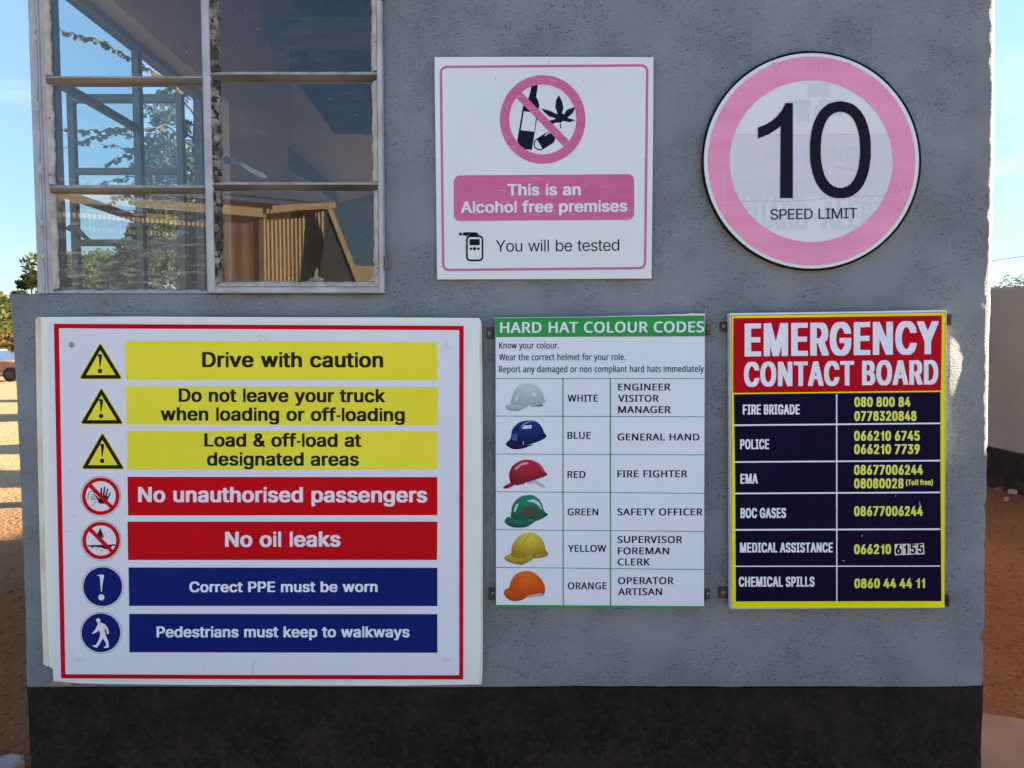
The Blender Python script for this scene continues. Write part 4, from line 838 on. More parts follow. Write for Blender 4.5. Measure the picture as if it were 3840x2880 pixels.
def leaf_cloud(clumps, n, size, flat=0.5):
    V, F = [], []
    tot = sum(c[3] ** 2 for c in clumps)
    for (cx, cy, cz, r, sq) in clumps:
        for _ in range(int(n * r * r / tot)):
            t = random.gauss(0, 1), random.gauss(0, 1), random.gauss(0, 1)
            l = math.sqrt(sum(k * k for k in t)) or 1
            q = r * random.uniform(0.35, 1.0) ** 0.5 * (1 + 0.35 * noise.noise(Vector((cx + t[0] / l * 1.7, cy + t[1] / l * 1.7, cz + t[2] / l * 1.7)) * 1.3))
            p = Vector((cx + t[0] / l * q, cy + t[1] / l * q, cz + t[2] / l * q * sq))
            a = Vector((random.gauss(0, 1), random.gauss(0, 1), random.gauss(0, 1) * flat)).normalized()
            b = a.orthogonal().normalized()
            s = size * random.uniform(0.6, 1.3)
            k = len(V)
            V += [p - a * s, p + b * s * 0.45, p + a * s, p - b * s * 0.45]
            F.append((k, k + 1, k + 2, k + 3))
    return V, F


def tree(name, base, h, rad, material, label, cat, group=None, n=2600, size=0.09, trunk=0.12, crown0=0.35, clump=14):
    base = Vector(base)
    t = empty(name, base, label, cat, group)
    mb = MB()
    top = base + Vector((random.uniform(-.2, .2) * rad, random.uniform(-.2, .2) * rad, h * 0.8))
    pts = [base.lerp(top, k / 5) + Vector((random.uniform(-1, 1), random.uniform(-1, 1), 0)) * trunk * 0.8 * (k > 0) for k in range(6)]
    pts[0] = base - Vector((0, 0, 0.1))
    mb.tube(pts, [trunk * (1.25 - 0.2 * k) for k in range(6)], 7)
    clumps = []
    for i in range(clump):
        a = random.uniform(0, 2 * math.pi)
        z = random.uniform(crown0, 0.95)
        rr = rad * (1 - abs(z - 0.6) * 1.1) * random.uniform(0.35, 0.85)
        c = base + Vector((rr * math.cos(a), rr * math.sin(a), z * h))
        clumps.append((c.x, c.y, c.z, rad * random.uniform(0.28, 0.48), random.uniform(0.5, 0.8)))
        s0 = base.lerp(top, min(max(z - 0.25, 0.2), 0.9))
        mb.tube([s0, s0.lerp(c, 0.5) + Vector((0, 0, 0.05 * h)), c], [trunk * 0.4, trunk * 0.25, trunk * 0.1], 5)
    mb.build('trunk', m_bark, t, smooth=True)
    V, F = leaf_cloud(clumps, n, size)
    M('crown', V, F, material, t)
    return t


# far woodland on the hillside: one mass nobody could count
V, F = [], []
cl = []
for i in range(1500):
    y = random.uniform(66, 215)
    x = random.uniform(-1.15, 1.15) * y
    t = min((y - 50) / 150, 1.0)
    z = (t * t * (3 - 2 * t)) * (13 + 7 * noise.noise(Vector((x * 0.008, y * 0.01, 1))) + 3 * noise.noise(Vector((x * 0.03, y * 0.03, 2))))
    cl.append((x, y, z + 0.8, random.uniform(1.3, 2.6), 0.75))
for nm, mt, part in (('green', m_leaf_d, 0), ('yellow', m_leaf_y, 1), ('orange', m_leaf_o, 2)):
    sub = [c for i, c in enumerate(cl) if (i * 7 % 10 < 4, 4 <= i * 7 % 10 < 8, i * 7 % 10 >= 8)[part]]
    V, F = leaf_cloud(sub, 24000, 0.55)
    o = M('woodland', V, F, mt, origin=(0, 100, 0))
    tag(o, 'distant %s woodland scrub covering the far hillside' % {'green': 'dark green', 'yellow': 'yellow green', 'orange': 'rust orange'}[nm], 'woodland', kind='stuff')

# row of bushy trees at the far edge of the yard
far = [(-29.5, 40, 3.9, 2.4, m_leaf_y), (-24.6, 37, 3.5, 2.3, m_leaf_o), (-33.5, 39, 4.3, 2.6, m_leaf_d), (-20.5, 38.5, 3.6, 2.2, m_leaf_y), (-27.0, 34.5, 2.6, 1.9, m_leaf_y), (-16.5, 40, 3.4, 2.2, m_leaf_d)]
for i, (x, y, h, r, mt) in enumerate(far):
    lab = ['tall yellow green bushy tree behind the parked car at the yard edge', 'rust tinted bushy tree at the far yard edge just right of the car', 'darker broad tree at the far left end of the yard',
           'yellow green tree at the yard edge behind the guardhouse', 'low yellow green bush directly above the car roof', 'dark green tree at the yard edge hidden behind the guardhouse'][i]
    tree('bushy_tree', (x, y, -0.03), h * 0.72, r, mt, lab, 'tree', 'trees at the far edge of the yard', n=2400, size=0.16, crown0=0.1)
# trees seen past or through the corner window
p = at(118, 1040, 20)
tree('dark_tree', (p.x, 20, 0), 3.85, 0.45, m_leaf_d, 'small dark green tree seen just left of the window corner post', 'tree', n=9000, size=0.07, trunk=0.07, crown0=0.12, clump=26)
p = at(300, 1040, 16)
tree('flowering_tree', (p.x, 16, 0), 3.65, 1.25, m_leaf_y, 'low sunlit yellow green tree seen through the lowest panes of the corner window', 'tree', n=15000, size=0.06, trunk=0.08, crown0=0.3, clump=26)
p = at(445, 1040, 15)
tree('flowering_tree', (p.x, 15.2, 0), 3.45, 0.9, m_leaf_y, 'second yellow green tree, right of the first, behind the leafy hanging branches', 'tree', n=11000, size=0.06, trunk=0.07, crown0=0.3, clump=22)

# leafy tree with long hanging branches behind the side window
TX, TY = at(745, 900, 7.0).x, 7.0
lt = empty('leafy_tree', (TX, TY, 0), 'tall dark tree with long arching leafy branches seen through the corner window', 'tree')
tb = MB().tube([(TX, TY, -0.1), (TX + 0.05, TY, 1.5), (TX - 0.02, TY + .1, 3.0), (TX + 0.1, TY, 4.4), (TX + 0.1, TY, 5.2)], [0.15, 0.12, 0.10, 0.06, 0.02], 9).build('trunk', m_bark, lt, True)
cl = []
for (u, v, r) in ((600, 400, .16), (650, 350, .15), (640, 470, .2), (590, 560, .2), (640, 600, .25), (560, 640, .15), (620, 690, .26), (560, 760, .18), (640, 790, .28), (590, 860, .26), (520, 880, .14), (640, 920, .32), (560, 960, .30), (620, 1030, .36), (500, 1000, .26), (690, 700, .5), (700, 950, .5), (470, 1060, .25)):
    c = at(u, v, TY + random.uniform(-.2, .3))
    cl.append((c.x, c.y, c.z, r * 0.92, 0.75))
V, F = leaf_cloud(cl, 8500, 0.034, 0.9)
M('crown', V, F, m_leaf_d, lt)
leaf_me = bpy.data.meshes.new('leaf')
leaf_me.from_pydata([(0, 0, 0), (0.016, 0.002, -0.014), (0.017, 0, -0.036), (0, -0.002, -0.054), (-0.017, 0, -0.036), (-0.016, 0.002, -0.014)], [], [(0, 1, 2), (0, 2, 3), (0, 3, 4), (0, 4, 5)])
leaf_me.materials.append(m_leaf_b)
branches = [[(760, 400), (650, 318), (560, 262), (480, 213), (420, 178), (370, 150), (290, 132), (198, 104)],
            [(745, 520), (620, 470), (520, 492), (440, 478), (370, 492), (300, 486), (195, 478)],
            [(740, 560), (560, 520), (430, 500), (330, 520), (235, 556)],
            [(745, 600), (650, 545), (560, 560), (480, 556), (378, 540)],
            [(740, 660), (660, 600), (560, 572), (470, 582), (390, 615)],
            [(740, 720), (660, 652), (600, 650), (480, 662), (375, 690)],
            [(740, 780), (670, 700), (600, 700), (480, 722), (390, 770)],
            [(745, 860), (680, 760), (560, 780), (430, 802)],
            [(745, 900), (670, 820), (600, 830), (520, 852), (450, 900)],
            [(745, 500), (660, 452), (600, 438), (520, 422)]]
nleaf = 0
for bi, br in enumerate(branches):
    yy = TY - 0.5 + 0.09 * bi
    P3 = [at(u, v, TY + (yy - TY) * min(1, k / 2)) for k, (u, v) in enumerate(br)]
    P3[0] = Vector((TX, TY, P3[0].z - 0.1))
    sm = []
    for i in range(len(P3) - 1):
        for k in range(5):
            sm.append(P3[i].lerp(P3[i + 1], k / 5) + Vector((0, 0, 0.012 * math.sin(k * 2.1 + i))))
    sm.append(P3[-1])
    bo = MB().tube(sm, [0.012 * (1 - i / len(sm)) + 0.0025 for i in range(len(sm))], 5).build('branch', m_bark, lt, True)
    for i in range(5, len(sm)):
        if nleaf >= 290:
            break
        for side in (0, 1):
            if random.random() < 0.22 or nleaf >= 290:
                continue
            lf = bpy.data.objects.new('leaf', leaf_me)
            SC.collection.objects.link(lf)
            lf.parent = bo
            q = sm[i].lerp(sm[i - 1], random.random()) - ORG[bo.name]
            lf.location = q
            lf.rotation_euler = (random.uniform(-.7, .7), (-1 if side else 1) * random.uniform(0.2, 1.3), random.uniform(-1.2, 1.2))
            s = random.uniform(0.75, 1.35)
            lf.scale = (s, s, s)
            nleaf += 1

# trees hidden behind the guardhouse that throw the long bands of shade over the yard
for i, (x, y, h, r) in enumerate(((1.0, 9.2, 3.8, 0.8), (2.0, 12.2, 4.6, 1.0), (0.0, 16.8, 4.6, 1.3), (3.5, 22.5, 5.2, 1.5))):
    tree('shade_tree', (x, y, 0), h, r, m_leaf_d, ['slender green tree close behind the guardhouse', 'taller green tree a little farther behind the guardhouse', 'round green tree in the middle of the yard behind the guardhouse', 'broad green tree farthest behind the guardhouse'][i],
         'tree', 'trees standing in the yard behind the guardhouse', n=2200, size=0.13)

# boundary wall on the right, running away from the camera
m_bwall = mat('pale_boundary_plaster', (0.27, 0.245, 0.205), (0.23, 0.21, 0.175), scale=2.0, rough=0.85, bump=0.004, bscale=40, specks=((0.24, 0.21, 0.18), 0.70, 18))
bw = empty('boundary_wall', (5.3, 10, 0), 'long pale grey plastered boundary wall with a black painted base, right of the guardhouse', 'wall')


def wavy_box(x0, x1, y0, y1, z0, z1, dx, name, mt, seg=70, wav=0.012):
    V, F = [], []
    for i in range(seg + 1):
        y = y0 + (y1 - y0) * i / seg
        o = dx * (y - y0) + noise.noise(Vector((y * 0.7, 1, 2))) * 0.015
        zt = z1 + noise.noise(Vector((y * 1.9, 4, 2))) * wav
        V += [(x0 + o, y, z0), (x0 + o + (0 if wav < 0.01 else 0.012), y, zt - 0.03), (x0 + o + 0.025, y, zt), (x1 + o, y, zt), (x1 + o, y, z0)]
    for i in range(seg):
        for k in range(4):
            a = i * 5 + k
            F.append((a, a + 1, a + 6, a + 5))
    F += [(0, 4, 3, 2, 1), tuple(seg * 5 + k for k in (0, 1, 2, 3, 4))]
    M(name, V, F, mt, bw, True if False else False)


wavy_box(5.20, 5.42, 1.6, 34.0, -0.1, 2.13, 0.0, 'wall_face', m_bwall, wav=0.02)
wavy_box(5.188, 5.21, 1.6, 34.0, -0.1, 0.43, 0.0, 'painted_base', m_plinth, wav=0.008)
for i, (u, v, D, h, r) in enumerate(((3765, 1080, 18, 3.05, 0.75), (3822, 1062, 17, 3.2, 0.85))):
    p = at(u, v, D)
    tree('acacia_tree', (p.x, D, 0), h, r, m_leaf_y, ['small pale acacia top peeping over the boundary wall, nearer the guardhouse corner', 'larger pale acacia top over the boundary wall at the photo edge'][i], 'tree', 'acacias beyond the boundary wall', n=900, size=0.05, trunk=0.05, crown0=0.7)
a, b = at(3700, 952, 22), at(3900, 918, 19)
d = (b - a)
oc = MB()
pts = [a - d * 6 + (d * 13) * (k / 40) - Vector((0, 0, 0.0006 * (40 - k) * k)) for k in range(41)]
tag(MB().tube(pts, 0.009, 5).build('overhead_cable', m_black), 'thin black overhead cable crossing the sky right of the guardhouse', 'cable')

# concrete apron beside the guardhouse
m_conc = mat('dusty_concrete', (0.38, 0.215, 0.120), (0.31, 0.17, 0.092), scale=3, rough=0.9, bump=0.003, bscale=50, specks=((0.15, 0.09, 0.06), 0.68, 24))
V, F = [], []
nx = 60
EA, EB = ground_at(3700, 2672, 0.042), ground_at(3840, 2692, 0.042)
for i in range(nx + 1):
    x = 1.18 + 3.9 * i / nx
    e = EA.y + (EB.y - EA.y) * (x - EA.x) / (EB.x - EA.x) + 0.010 * noise.noise(Vector((x * 7, 0, 0))) + 0.006 * noise.noise(Vector((x * 30, 0, 0)))
    V += [(x, e + 0.012, -0.08), (x, e, 0.035), (x, e - 0.012, 0.042), (x, -2.2, 0.042)]
for i in range(nx):
    for k in range(3):
        a_ = i * 4 + k
        F.append((a_, a_ + 4, a_ + 5, a_ + 1))
tag(M('pavement', V, F, m_conc), kind='structure')

# gravel and crumbs of earth: stuff
stones = MB()
for i in range(5000):
    side = random.random()
    if side < 0.55:
        x, y = random.uniform(2.0, 5.15), random.uniform(2.9, 7.8)
        if random.random() < 0.4:
            y = 2.9 + abs(random.gauss(0, 0.25))
    else:
        x, y = random.uniform(-4.5, -1.42), random.uniform(1.6, 5.5)
    r = random.uniform(0.003, 0.009) * (2.2 if random.random() < 0.03 else 1)
    stones.blob((x, y, r * 0.2), r, 5, 4, (1, random.uniform(.6, 1.2), .6), 0.3)
tag(stones.build('gravel', mat('gravel_stone', (0.34, 0.19, 0.11), (0.15, 0.072, 0.040), scale=9, rough=0.95, spec=0.1)), 'small stones and crumbs scattered over the red dirt', 'gravel', kind='stuff')
m_rub = mat('pale_rubble', (0.45, 0.40, 0.36), (0.30, 0.24, 0.20), scale=12, rough=0.8, bump=0.004, bscale=40)
for i, (u, v, w, h, c, lab) in enumerate(((18, 2872, 0.07, 0.02, m_rub, 'flat grey stone chip lying on the dirt at the lower left corner'),
                                          (3805, 1846, 0.06, 0.03, m_rub, 'pale broken brick lying at the foot of the boundary wall'),
                                          (3752, 1838, 0.05, 0.03, mat('brown_rubble', (0.16, 0.09, 0.06), rough=0.9), 'small brown stone at the boundary wall foot next to the guardhouse corner'),
                                          (3775, 1870, 0.03, 0.015, m_rub, 'small pale stone in the dirt in front of the boundary wall'))):
    q = ground_at(u, v)
    mb = MB()
    P8 = []
    for k in range(7):
        t = 2 * math.pi * k / 7
        P8.append((q.x + w * math.cos(t) * random.uniform(.75, 1.1), q.y + w * 0.7 * math.sin(t) * random.uniform(.75, 1.1)))
    V = [(x, y, -0.02) for x, y in P8] + [(x, y, h * random.uniform(.5, .8)) for x, y in P8] + [(q.x + (x - q.x) * .8, q.y + (y - q.y) * .8, h * random.uniform(.9, 1.1)) for x, y in P8]
    F = [tuple(range(14, 21))]
    for rr in (0, 7):
        for k in range(7):
            k2 = (k + 1) % 7
            F.append((rr + k, rr + k2, rr + 7 + k2, rr + 7 + k))
    tag(M('stone', V, F, c), lab, 'stone')

# parked car at the far side of the yard
CARX, CARY = ground_at(-20, 1428).x, ground_at(-20, 1428).y
m_tan = mat('tan_car_paint', (0.36, 0.21, 0.11), (0.26, 0.14, 0.07), scale=4, rough=0.45)
m_cglass = mat('car_glass', (0.05, 0.09, 0.17), (0.04, 0.07, 0.13), scale=2, rough=0.06)
m_tyre = mat('tyre_rubber', (0.018, 0.017, 0.016), rough=0.85)
m_roofw = mat('car_roof_paint', (0.55, 0.50, 0.46), rough=0.35)
car = empty('parked_car', (CARX, CARY, 0), 'old tan car with a pale roof parked across the yard at the left edge', 'car')


def loft_car(prof, y0, y1, inset):
    """side profile (x along the car, z) swept across its width with tucked-in sides"""
    n = len(prof)
    V = []
    for t, k in ((y0, inset), (y0 + 0.12, 0), (y1 - 0.12, 0), (y1, inset)):
        for x, z in prof:
            V.append((CARX + x * (1 - k), CARY + t, 0.35 + (z - 0.35) * (1 - k * 1.4)))
    F = []
    for r in range(3):
        for i in range(n):
            j = (i + 1) % n
            F.append((r * n + i, r * n + j, (r + 1) * n + j, (r + 1) * n + i))
    F += [tuple(reversed(range(n))), tuple(range(3 * n, 4 * n))]
    return V, F


V, F = loft_car([(-2.05, .35), (-2.08, .62), (-1.95, .82), (-1.2, .90), (0.75, .92), (1.75, .84), (2.02, .70), (2.06, .35)], -0.85, 0.85, 0.04)
M('body', V, F, m_tan, car)
V, F = loft_car([(-1.45, .90), (-1.05, 1.30), (0.2, 1.33), (0.85, .90)], -0.72, 0.72, 0.05)
M('window_glass', V, F, m_cglass, car)
V, F = loft_car([(-1.08, 1.31), (-1.0, 1.36), (0.12, 1.39), (0.24, 1.34)], -0.70, 0.70, 0.03)
M('roof', V, F, m_roofw, car)
for sxx in (-1.3, 1.32):
    for sy in (-0.80, 0.80):
        V = []
        wb = MB()
        for t in (-0.1, 0.1):
            for k in range(18):
                a_ = 2 * math.pi * k / 18
                wb.V.append((CARX + sxx + 0.31 * math.cos(a_), CARY + sy + t, 0.31 + 0.31 * math.sin(a_)))
        wb.F = [(k, (k + 1) % 18, 18 + (k + 1) % 18, 18 + k) for k in range(18)] + [tuple(range(18)), tuple(reversed(range(18, 36)))]
        wh = wb.build('wheel', m_tyre, car)
        rb = MB()
        for k in range(12):
            a_ = 2 * math.pi * k / 12
            rb.V.append((CARX + sxx + 0.17 * math.cos(a_), CARY + sy + (-0.106 if sy < 0 else 0.106), 0.31 + 0.17 * math.sin(a_)))
        rb.F = [tuple(range(12))]
        rb.build('rim', m_steel, wh)
for sy in (-0.6, 0.6):
    MB().blob((CARX + 2.03, CARY + sy, 0.68), 0.09, 8, 6, (0.4, 1, 0.9)).build('headlight', m_edge_white, car, True)
MB().box((CARX + 2.03, CARY - 0.8, 0.38), (CARX + 2.12, CARY + 0.8, 0.50)).build('bumper', m_screw, car)

# shed behind the camera, seen mirrored in the window panes
m_shed = mat('tan_corrugated_iron', (0.40, 0.28, 0.12), (0.33, 0.22, 0.09), scale=1.5, rough=0.55, stretch=(3, 3, 0.3))
m_shed_dark = mat('shaded_brown_door_iron', (0.15, 0.085, 0.035), (0.12, 0.065, 0.028), scale=2, rough=0.6)  # the recessed door's shade is put into its brown
m_shed_roof = mat('cream_roof_sheet', (0.50, 0.39, 0.22), (0.43, 0.33, 0.18), scale=2, rough=0.45)
m_shed_shade = mat('shaded_dark_sheet', (0.040, 0.040, 0.040), (0.03, 0.03, 0.032), scale=2, rough=0.6)  # near-black stands in for shade on the gable and in the bay
m_fascia = mat('rusty_fascia', (0.56, 0.42, 0.24), (0.48, 0.30, 0.15), scale=6, rough=0.6)


def mir(u, v, D):
    """world point whose mirror image in the window glass shows at u, v; D is the path length to it"""
    q = at(u, v, D)
    return Vector((q.x, 2 * WALL - D, q.z))


shed = empty('corrugated_shed', (-6, -10, 0), 'tan corrugated iron shed facing the guardhouse, mirrored in the window panes', 'shed')
A, B = mir(300, 800, 12.5), mir(1222, 775, 14.5)
A.z = B.z = 4.32
ax = Vector((B.x - A.x, B.y - A.y, 0)); Ls = ax.length; ax.normalize()
nrm = Vector((-ax.y, ax.x, 0))
if nrm.y < 0:
    nrm = -nrm
A0 = A - ax * 6


def corr(p, q, z0, z1, pitch, amp, name, mt, par, topf=None):
    """vertical corrugated sheet from p to q"""
    L_ = (q - p).length
    n = max(int(L_ / pitch * 4), 4)
    V, F = [], []
    for i in range(n + 1):
        c = p.lerp(q, i / n) + nrm * (amp * (0, 1, 0, -1)[i % 4])
        zt = topf(i / n) if topf else z1
        V += [(c.x, c.y, z0), (c.x, c.y, zt)]
    for i in range(n):
        F.append((2 * i, 2 * i + 2, 2 * i + 3, 2 * i + 1))
    return M(name, V, F, mt, par)


P_ = lambda s, off=0.0: Vector((A0.x, A0.y, 0)) + ax * s + nrm * off
S1 = Ls + 6
corr(P_(0), P_(S1), 0, 4.3, 0.076, 0.009, 'wall_cladding', m_shed, shed)
# bay and door leaf with shade painted as dark sheets, door jamb and eaves
sd_a = (mir(840, 900, 13.6) - P_(0)).dot(ax); sd_b = (mir(972, 900, 13.9) - P_(0)).dot(ax)
corr(P_(0.0, 0.05), P_(sd_a, 0.05), 0, 3.75, 0.25, 0.008, 'bay_shade', m_shed_shade, shed)
corr(P_(sd_a, 0.07), P_(sd_b, 0.07), 0, 3.95, 0.25, 0.008, 'sliding_door', m_shed_dark, shed)
MB().bar(P_(sd_b + 0.05, 0.12), P_(sd_b + 0.05, 0.12) + Vector((0, 0, 4.15)), 0.1, 0.1).build('door_post', m_shed_roof, shed)
MB().bar(P_(-0.2, 0.2) + Vector((0, 0, 4.05)), P_(sd_b + 0.1, 0.2) + Vector((0, 0, 4.05)), 0.25, 0.16).build('door_rail', m_shed_roof, shed)
rb = MB()
n = int((S1 + 0.6) / 0.04)
for i in range(n + 1):
    s = -0.3 + (S1 + 0.6) * i / n
    zz = 0.022 * (0, 1, 0, -1)[i % 4]
    f_, k_ = P_(s, 0.35), P_(s, -6.0)
    rb.V += [(f_.x, f_.y, 4.33 + zz), (k_.x, k_.y, 5.6 + zz)]
rb.F = [(2 * i, 2 * i + 2, 2 * i + 3, 2 * i + 1) for i in range(n)]
rb.build('roof', m_shed_roof, shed)
# slanting gable at the right end, shade put into its dark colour, with its pale barge board
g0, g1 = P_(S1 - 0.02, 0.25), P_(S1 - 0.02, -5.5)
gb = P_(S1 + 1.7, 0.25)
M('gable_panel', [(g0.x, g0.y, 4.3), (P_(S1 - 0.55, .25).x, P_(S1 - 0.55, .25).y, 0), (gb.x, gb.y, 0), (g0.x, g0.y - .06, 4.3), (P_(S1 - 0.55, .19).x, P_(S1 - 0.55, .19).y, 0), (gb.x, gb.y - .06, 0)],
  [(0, 1, 2), (5, 4, 3), (0, 3, 4, 1), (1, 4, 5, 2), (2, 5, 3, 0)], m_shed_shade, shed)
MB().bar(g0 + Vector((0, 0, 4.36)), gb + Vector((0, 0, 0)), 0.08, 0.10).build('barge_board', m_fascia, shed)
MB().bar(P_(sd_b + 0.2, 0.42) + Vector((0, 0, 4.12)), P_(S1 + .1, 0.42) + Vector((0, 0, 4.30)), 0.05, 0.12).build('fascia', m_fascia, shed)
for s0, s1, mt in ((0, 0, m_shed),):
    for (pa, pb) in ((P_(0), P_(0, -6)), (P_(S1), P_(S1, -6)), (P_(0, -6), P_(S1, -6))):
        MB().add([(pa.x, pa.y, 0), (pb.x, pb.y, 0), (pb.x, pb.y, 4.4), (pa.x, pa.y, 4.4)], [(0, 1, 2, 3)]).build('wall', m_shed, shed)
# lower shed beyond it
low = empty('low_shed', (-3.6, -18, 0), 'lower rust striped shed roof beside the tan shed, mirrored in the last pane', 'shed')
a_, b_ = mir(1325, 1002, 24), mir(1500, 1002, 24)
n = 60
V = []
for i in range(n + 1):
    q = a_.lerp(b_, i / n)
    zz = 0.05 * (0, 1, 0, -1)[i % 4]
    V += [(q.x - 0.0, q.y, q.z + zz), (q.x - 1.4, q.y + 1.6, q.z - 1.0 + zz)]
M('roof', V, [(2 * i, 2 * i + 2, 2 * i + 3, 2 * i + 1) for i in range(n)], m_fascia, low)
MB().box((a_.x - 1.2, a_.y, 0), (b_.x - 1.2, a_.y + 1.3, a_.z - 0.9)).build('wall', m_shed_shade, low)

# ------------------------------------------------------------------ guardhouse
XL = at(97, 0, WALL).x                 # outer face of the corner post
XR = at(3753, 0, WALL).x
SILL = at(700, 1106, WALL).z
HEAD = 2.50
TOP, BACK = 3.0, 5.7
gh = empty('guardhouse', (0, WALL, 0), 'grey plastered guardhouse with a black painted base and a corner window, carrying the signs', 'building')
PL = at(1900, 2576, WALL).z            # top of the black plinth


def px_row(z):
    """photo row of height z on the wall plane"""
    dy = WALL; dz = z - EYE
    f_ = dy * math.cos(TILT) - dz * math.sin(TILT)
    up = dy * math.sin(TILT) + dz * math.cos(TILT)
    return 1440 - FPX * up / f_


def interp(tab, v):
    for (v0, u0), (v1, u1) in zip(tab, tab[1:]):
        if v <= v1:
            return u0 + (u1 - u0) * (v - v0) / (v1 - v0)
    return tab[-1][1] + (tab[-1][1] - tab[-2][1]) * (v - tab[-1][0]) / (tab[-1][0] - tab[-2][0])


LT = [(1000, 33), (1112, 31), (1300, 39), (1500, 50), (1900, 67), (2300, 84), (2572, 88), (2582, 91), (2880, 108)]
RT = [(-300, 3758), (0, 3754), (600, 3751), (1000, 3738), (1400, 3728), (1700, 3725), (1900, 3718), (2100, 3712), (2300, 3713), (2420, 3708), (2575, 3704), (2880, 3696)]


def wx(z, side):
    v = px_row(z)
    u = interp(LT if side == 'l' else RT, max(v, -290))
    x = at(u, v, WALL).x
    return x + 0.0015 * noise.noise(Vector((z * 9, 3 if side == 'l' else 8, 0))) + 0.0010 * noise.noise(Vector((z * 45, 5, 1)))


def chip(z):
    """broken bits of the right-hand arris"""
    c = 0.0
    for zc, w, d in ((at(0, 1905, WALL).z, 0.016, 0.006), (at(0, 2400, WALL).z, 0.018, 0.009), (at(0, 2045, WALL).z, 0.010, 0.005), (at(0, 1690, WALL).z, 0.008, 0.004), (at(0, 2150, WALL).z, 0.007, 0.004)):
        c += d * math.exp(-((z - zc) / w) ** 2)
    return c


XW = at(1438, 700, WALL).x             # right side of the window opening


BUX, BUZ = at(3535, 1370, WALL).x, at(3535, 1370, WALL).z


def wall_grid(z0, z1, x_of, nx, cell, name, mt, yoff=0.0, round_l=True, round_r=True, round_t=False, back=0.2, undul=1.0):
    nz = max(int((z1 - z0) / cell), 2)
    V, F = [], []
    # columns: back edge, rounding, face, rounding, back edge
    for j in range(nz + 1):
        z = z0 + (z1 - z0) * j / nz
        xa, xb = x_of(z)
        row = []
        for i in range(nx + 1):
            x = xa + (xb - xa) * i / nx
            und = undul * (0.0030 * noise.noise(Vector((x * 2.1, z * 2.1, 4))) + 0.0016 * noise.noise(Vector((x * 9, z * 9, 1))) + 0.0007 * noise.noise(Vector((x * 33, z * 33, 2))))
            y = WALL + yoff + und
            und -= 0.0134 * math.exp(-((x - BUX) / 0.050) ** 2 - ((z - BUZ) / 0.12) ** 2) * (yoff == 0)   # swelling added beside the contact board to catch a patch of sun
            rr = 0.016
            y = WALL + yoff + und
            dl, dr, dt = x - xa, xb - x, z1 - z
            for on, d in ((round_l, dl), (round_r, dr), (round_t, dt)):
                if on and d < rr:
                    y += rr - math.sqrt(max(rr * rr - (rr - d) ** 2, 0))
            if round_r and dr < 0.16:
                y += 0.010 * (1 - dr / 0.16) ** 2  # eased back toward the right edge so low sun catches it
            row.append((x, y, z))
        V += [(xa, WALL + back, z)] + row + [(xb, WALL + back, z)]
    n = nx + 3
    for j in range(nz):
        for i in range(n - 1):
            F.append((j * n + i, j * n + i + 1, (j + 1) * n + i + 1, (j + 1) * n + i))
    # close the top
    t, m0 = nz * n, len(V)
    V += [V[t + i] for i in range(n)]
    F.append(tuple(m0 + i for i in range(n)))
    return V, F


zr = at(0, 0, WALL).z
V1, F1 = wall_grid(PL - 0.02, SILL, lambda z: (wx(z, 'l'), wx(z, 'r') - chip(z)), 330, 0.0085, 'x', m_wall, round_t=False)
mbw = MB().add(V1, F1)
V2, F2 = wall_grid(SILL, TOP, lambda z: (XW, wx(z, 'r') - chip(z)), 170, 0.0085, 'x', m_wall, round_l=False)
mbw.add(V2, F2)
mbw.build('front_wall', m_wall, gh, smooth=True)
V3, F3 = wall_grid(0.0 - 0.12, PL, lambda z: (wx(z, 'l') - 0.002, wx(z, 'r') + 0.002), 200, 0.012, 'x', m_plinth, yoff=-0.004)
Vt = max(p[2] for p in V3)
V3 = [(x, y, z + 0.0030 * noise.noise(Vector((x * 13, 2, 0))) + 0.0020 * noise.noise(Vector((x * 55, 5, 0)))) if z > Vt - 0.001 else (x, y, z) for x, y, z in V3]
MB().add(V3, F3).build('plinth', m_plinth, gh, smooth=True)
# sill cap: thin lip of render above the board, under the window
lip = MB()
nx = 120
xa, xb = wx(SILL, 'l') + 0.004, XW + 0.02
for i in range(nx + 1):
    x = xa + (xb - xa) * i / nx
    w = 0.0022 * noise.noise(Vector((x * 14, 0, 7))) + 0.0012 * noise.noise(Vector((x * 50, 0, 7)))
    lip.V += [(x, WALL + 0.21, SILL + 0.003), (x, WALL + 0.03, SILL + 0.005 + w), (x, WALL + 0.004, SILL + 0.003 + w), (x, WALL - 0.001 + w, SILL - 0.004), (x, WALL + 0.0008, SILL - 0.022 + 2 * w)]
for i in range(nx):
    for k in range(4):
        lip.F.append((i * 5 + k, i * 5 + k + 1, i * 5 + k + 6, i * 5 + k + 5))
lip.build('window_sill', m_wall, gh, smooth=True)
tag(bpy.data.objects['window_sill'], None)
# walls, floor, lintels and roof behind the face
ib = MB()
ib.box((XR - 0.20, WALL + 0.2, 0), (XR - 0.035, 2.45, 1.0))
ib.box((XR - 0.20, 3.55, 0), (XR - 0.035, BACK, 1.0))
ib.box((XR - 0.20, WALL + 0.2, 1.0), (XR - 0.035, 2.45, TOP))
ib.box((XR - 0.20, 3.55, 1.0), (XR - 0.035, BACK, TOP))
ib.box((XR - 0.20, 2.45, 2.0), (XR - 0.035, 3.55, TOP))  # gap left below: an added unseen doorway letting sunlight into the room


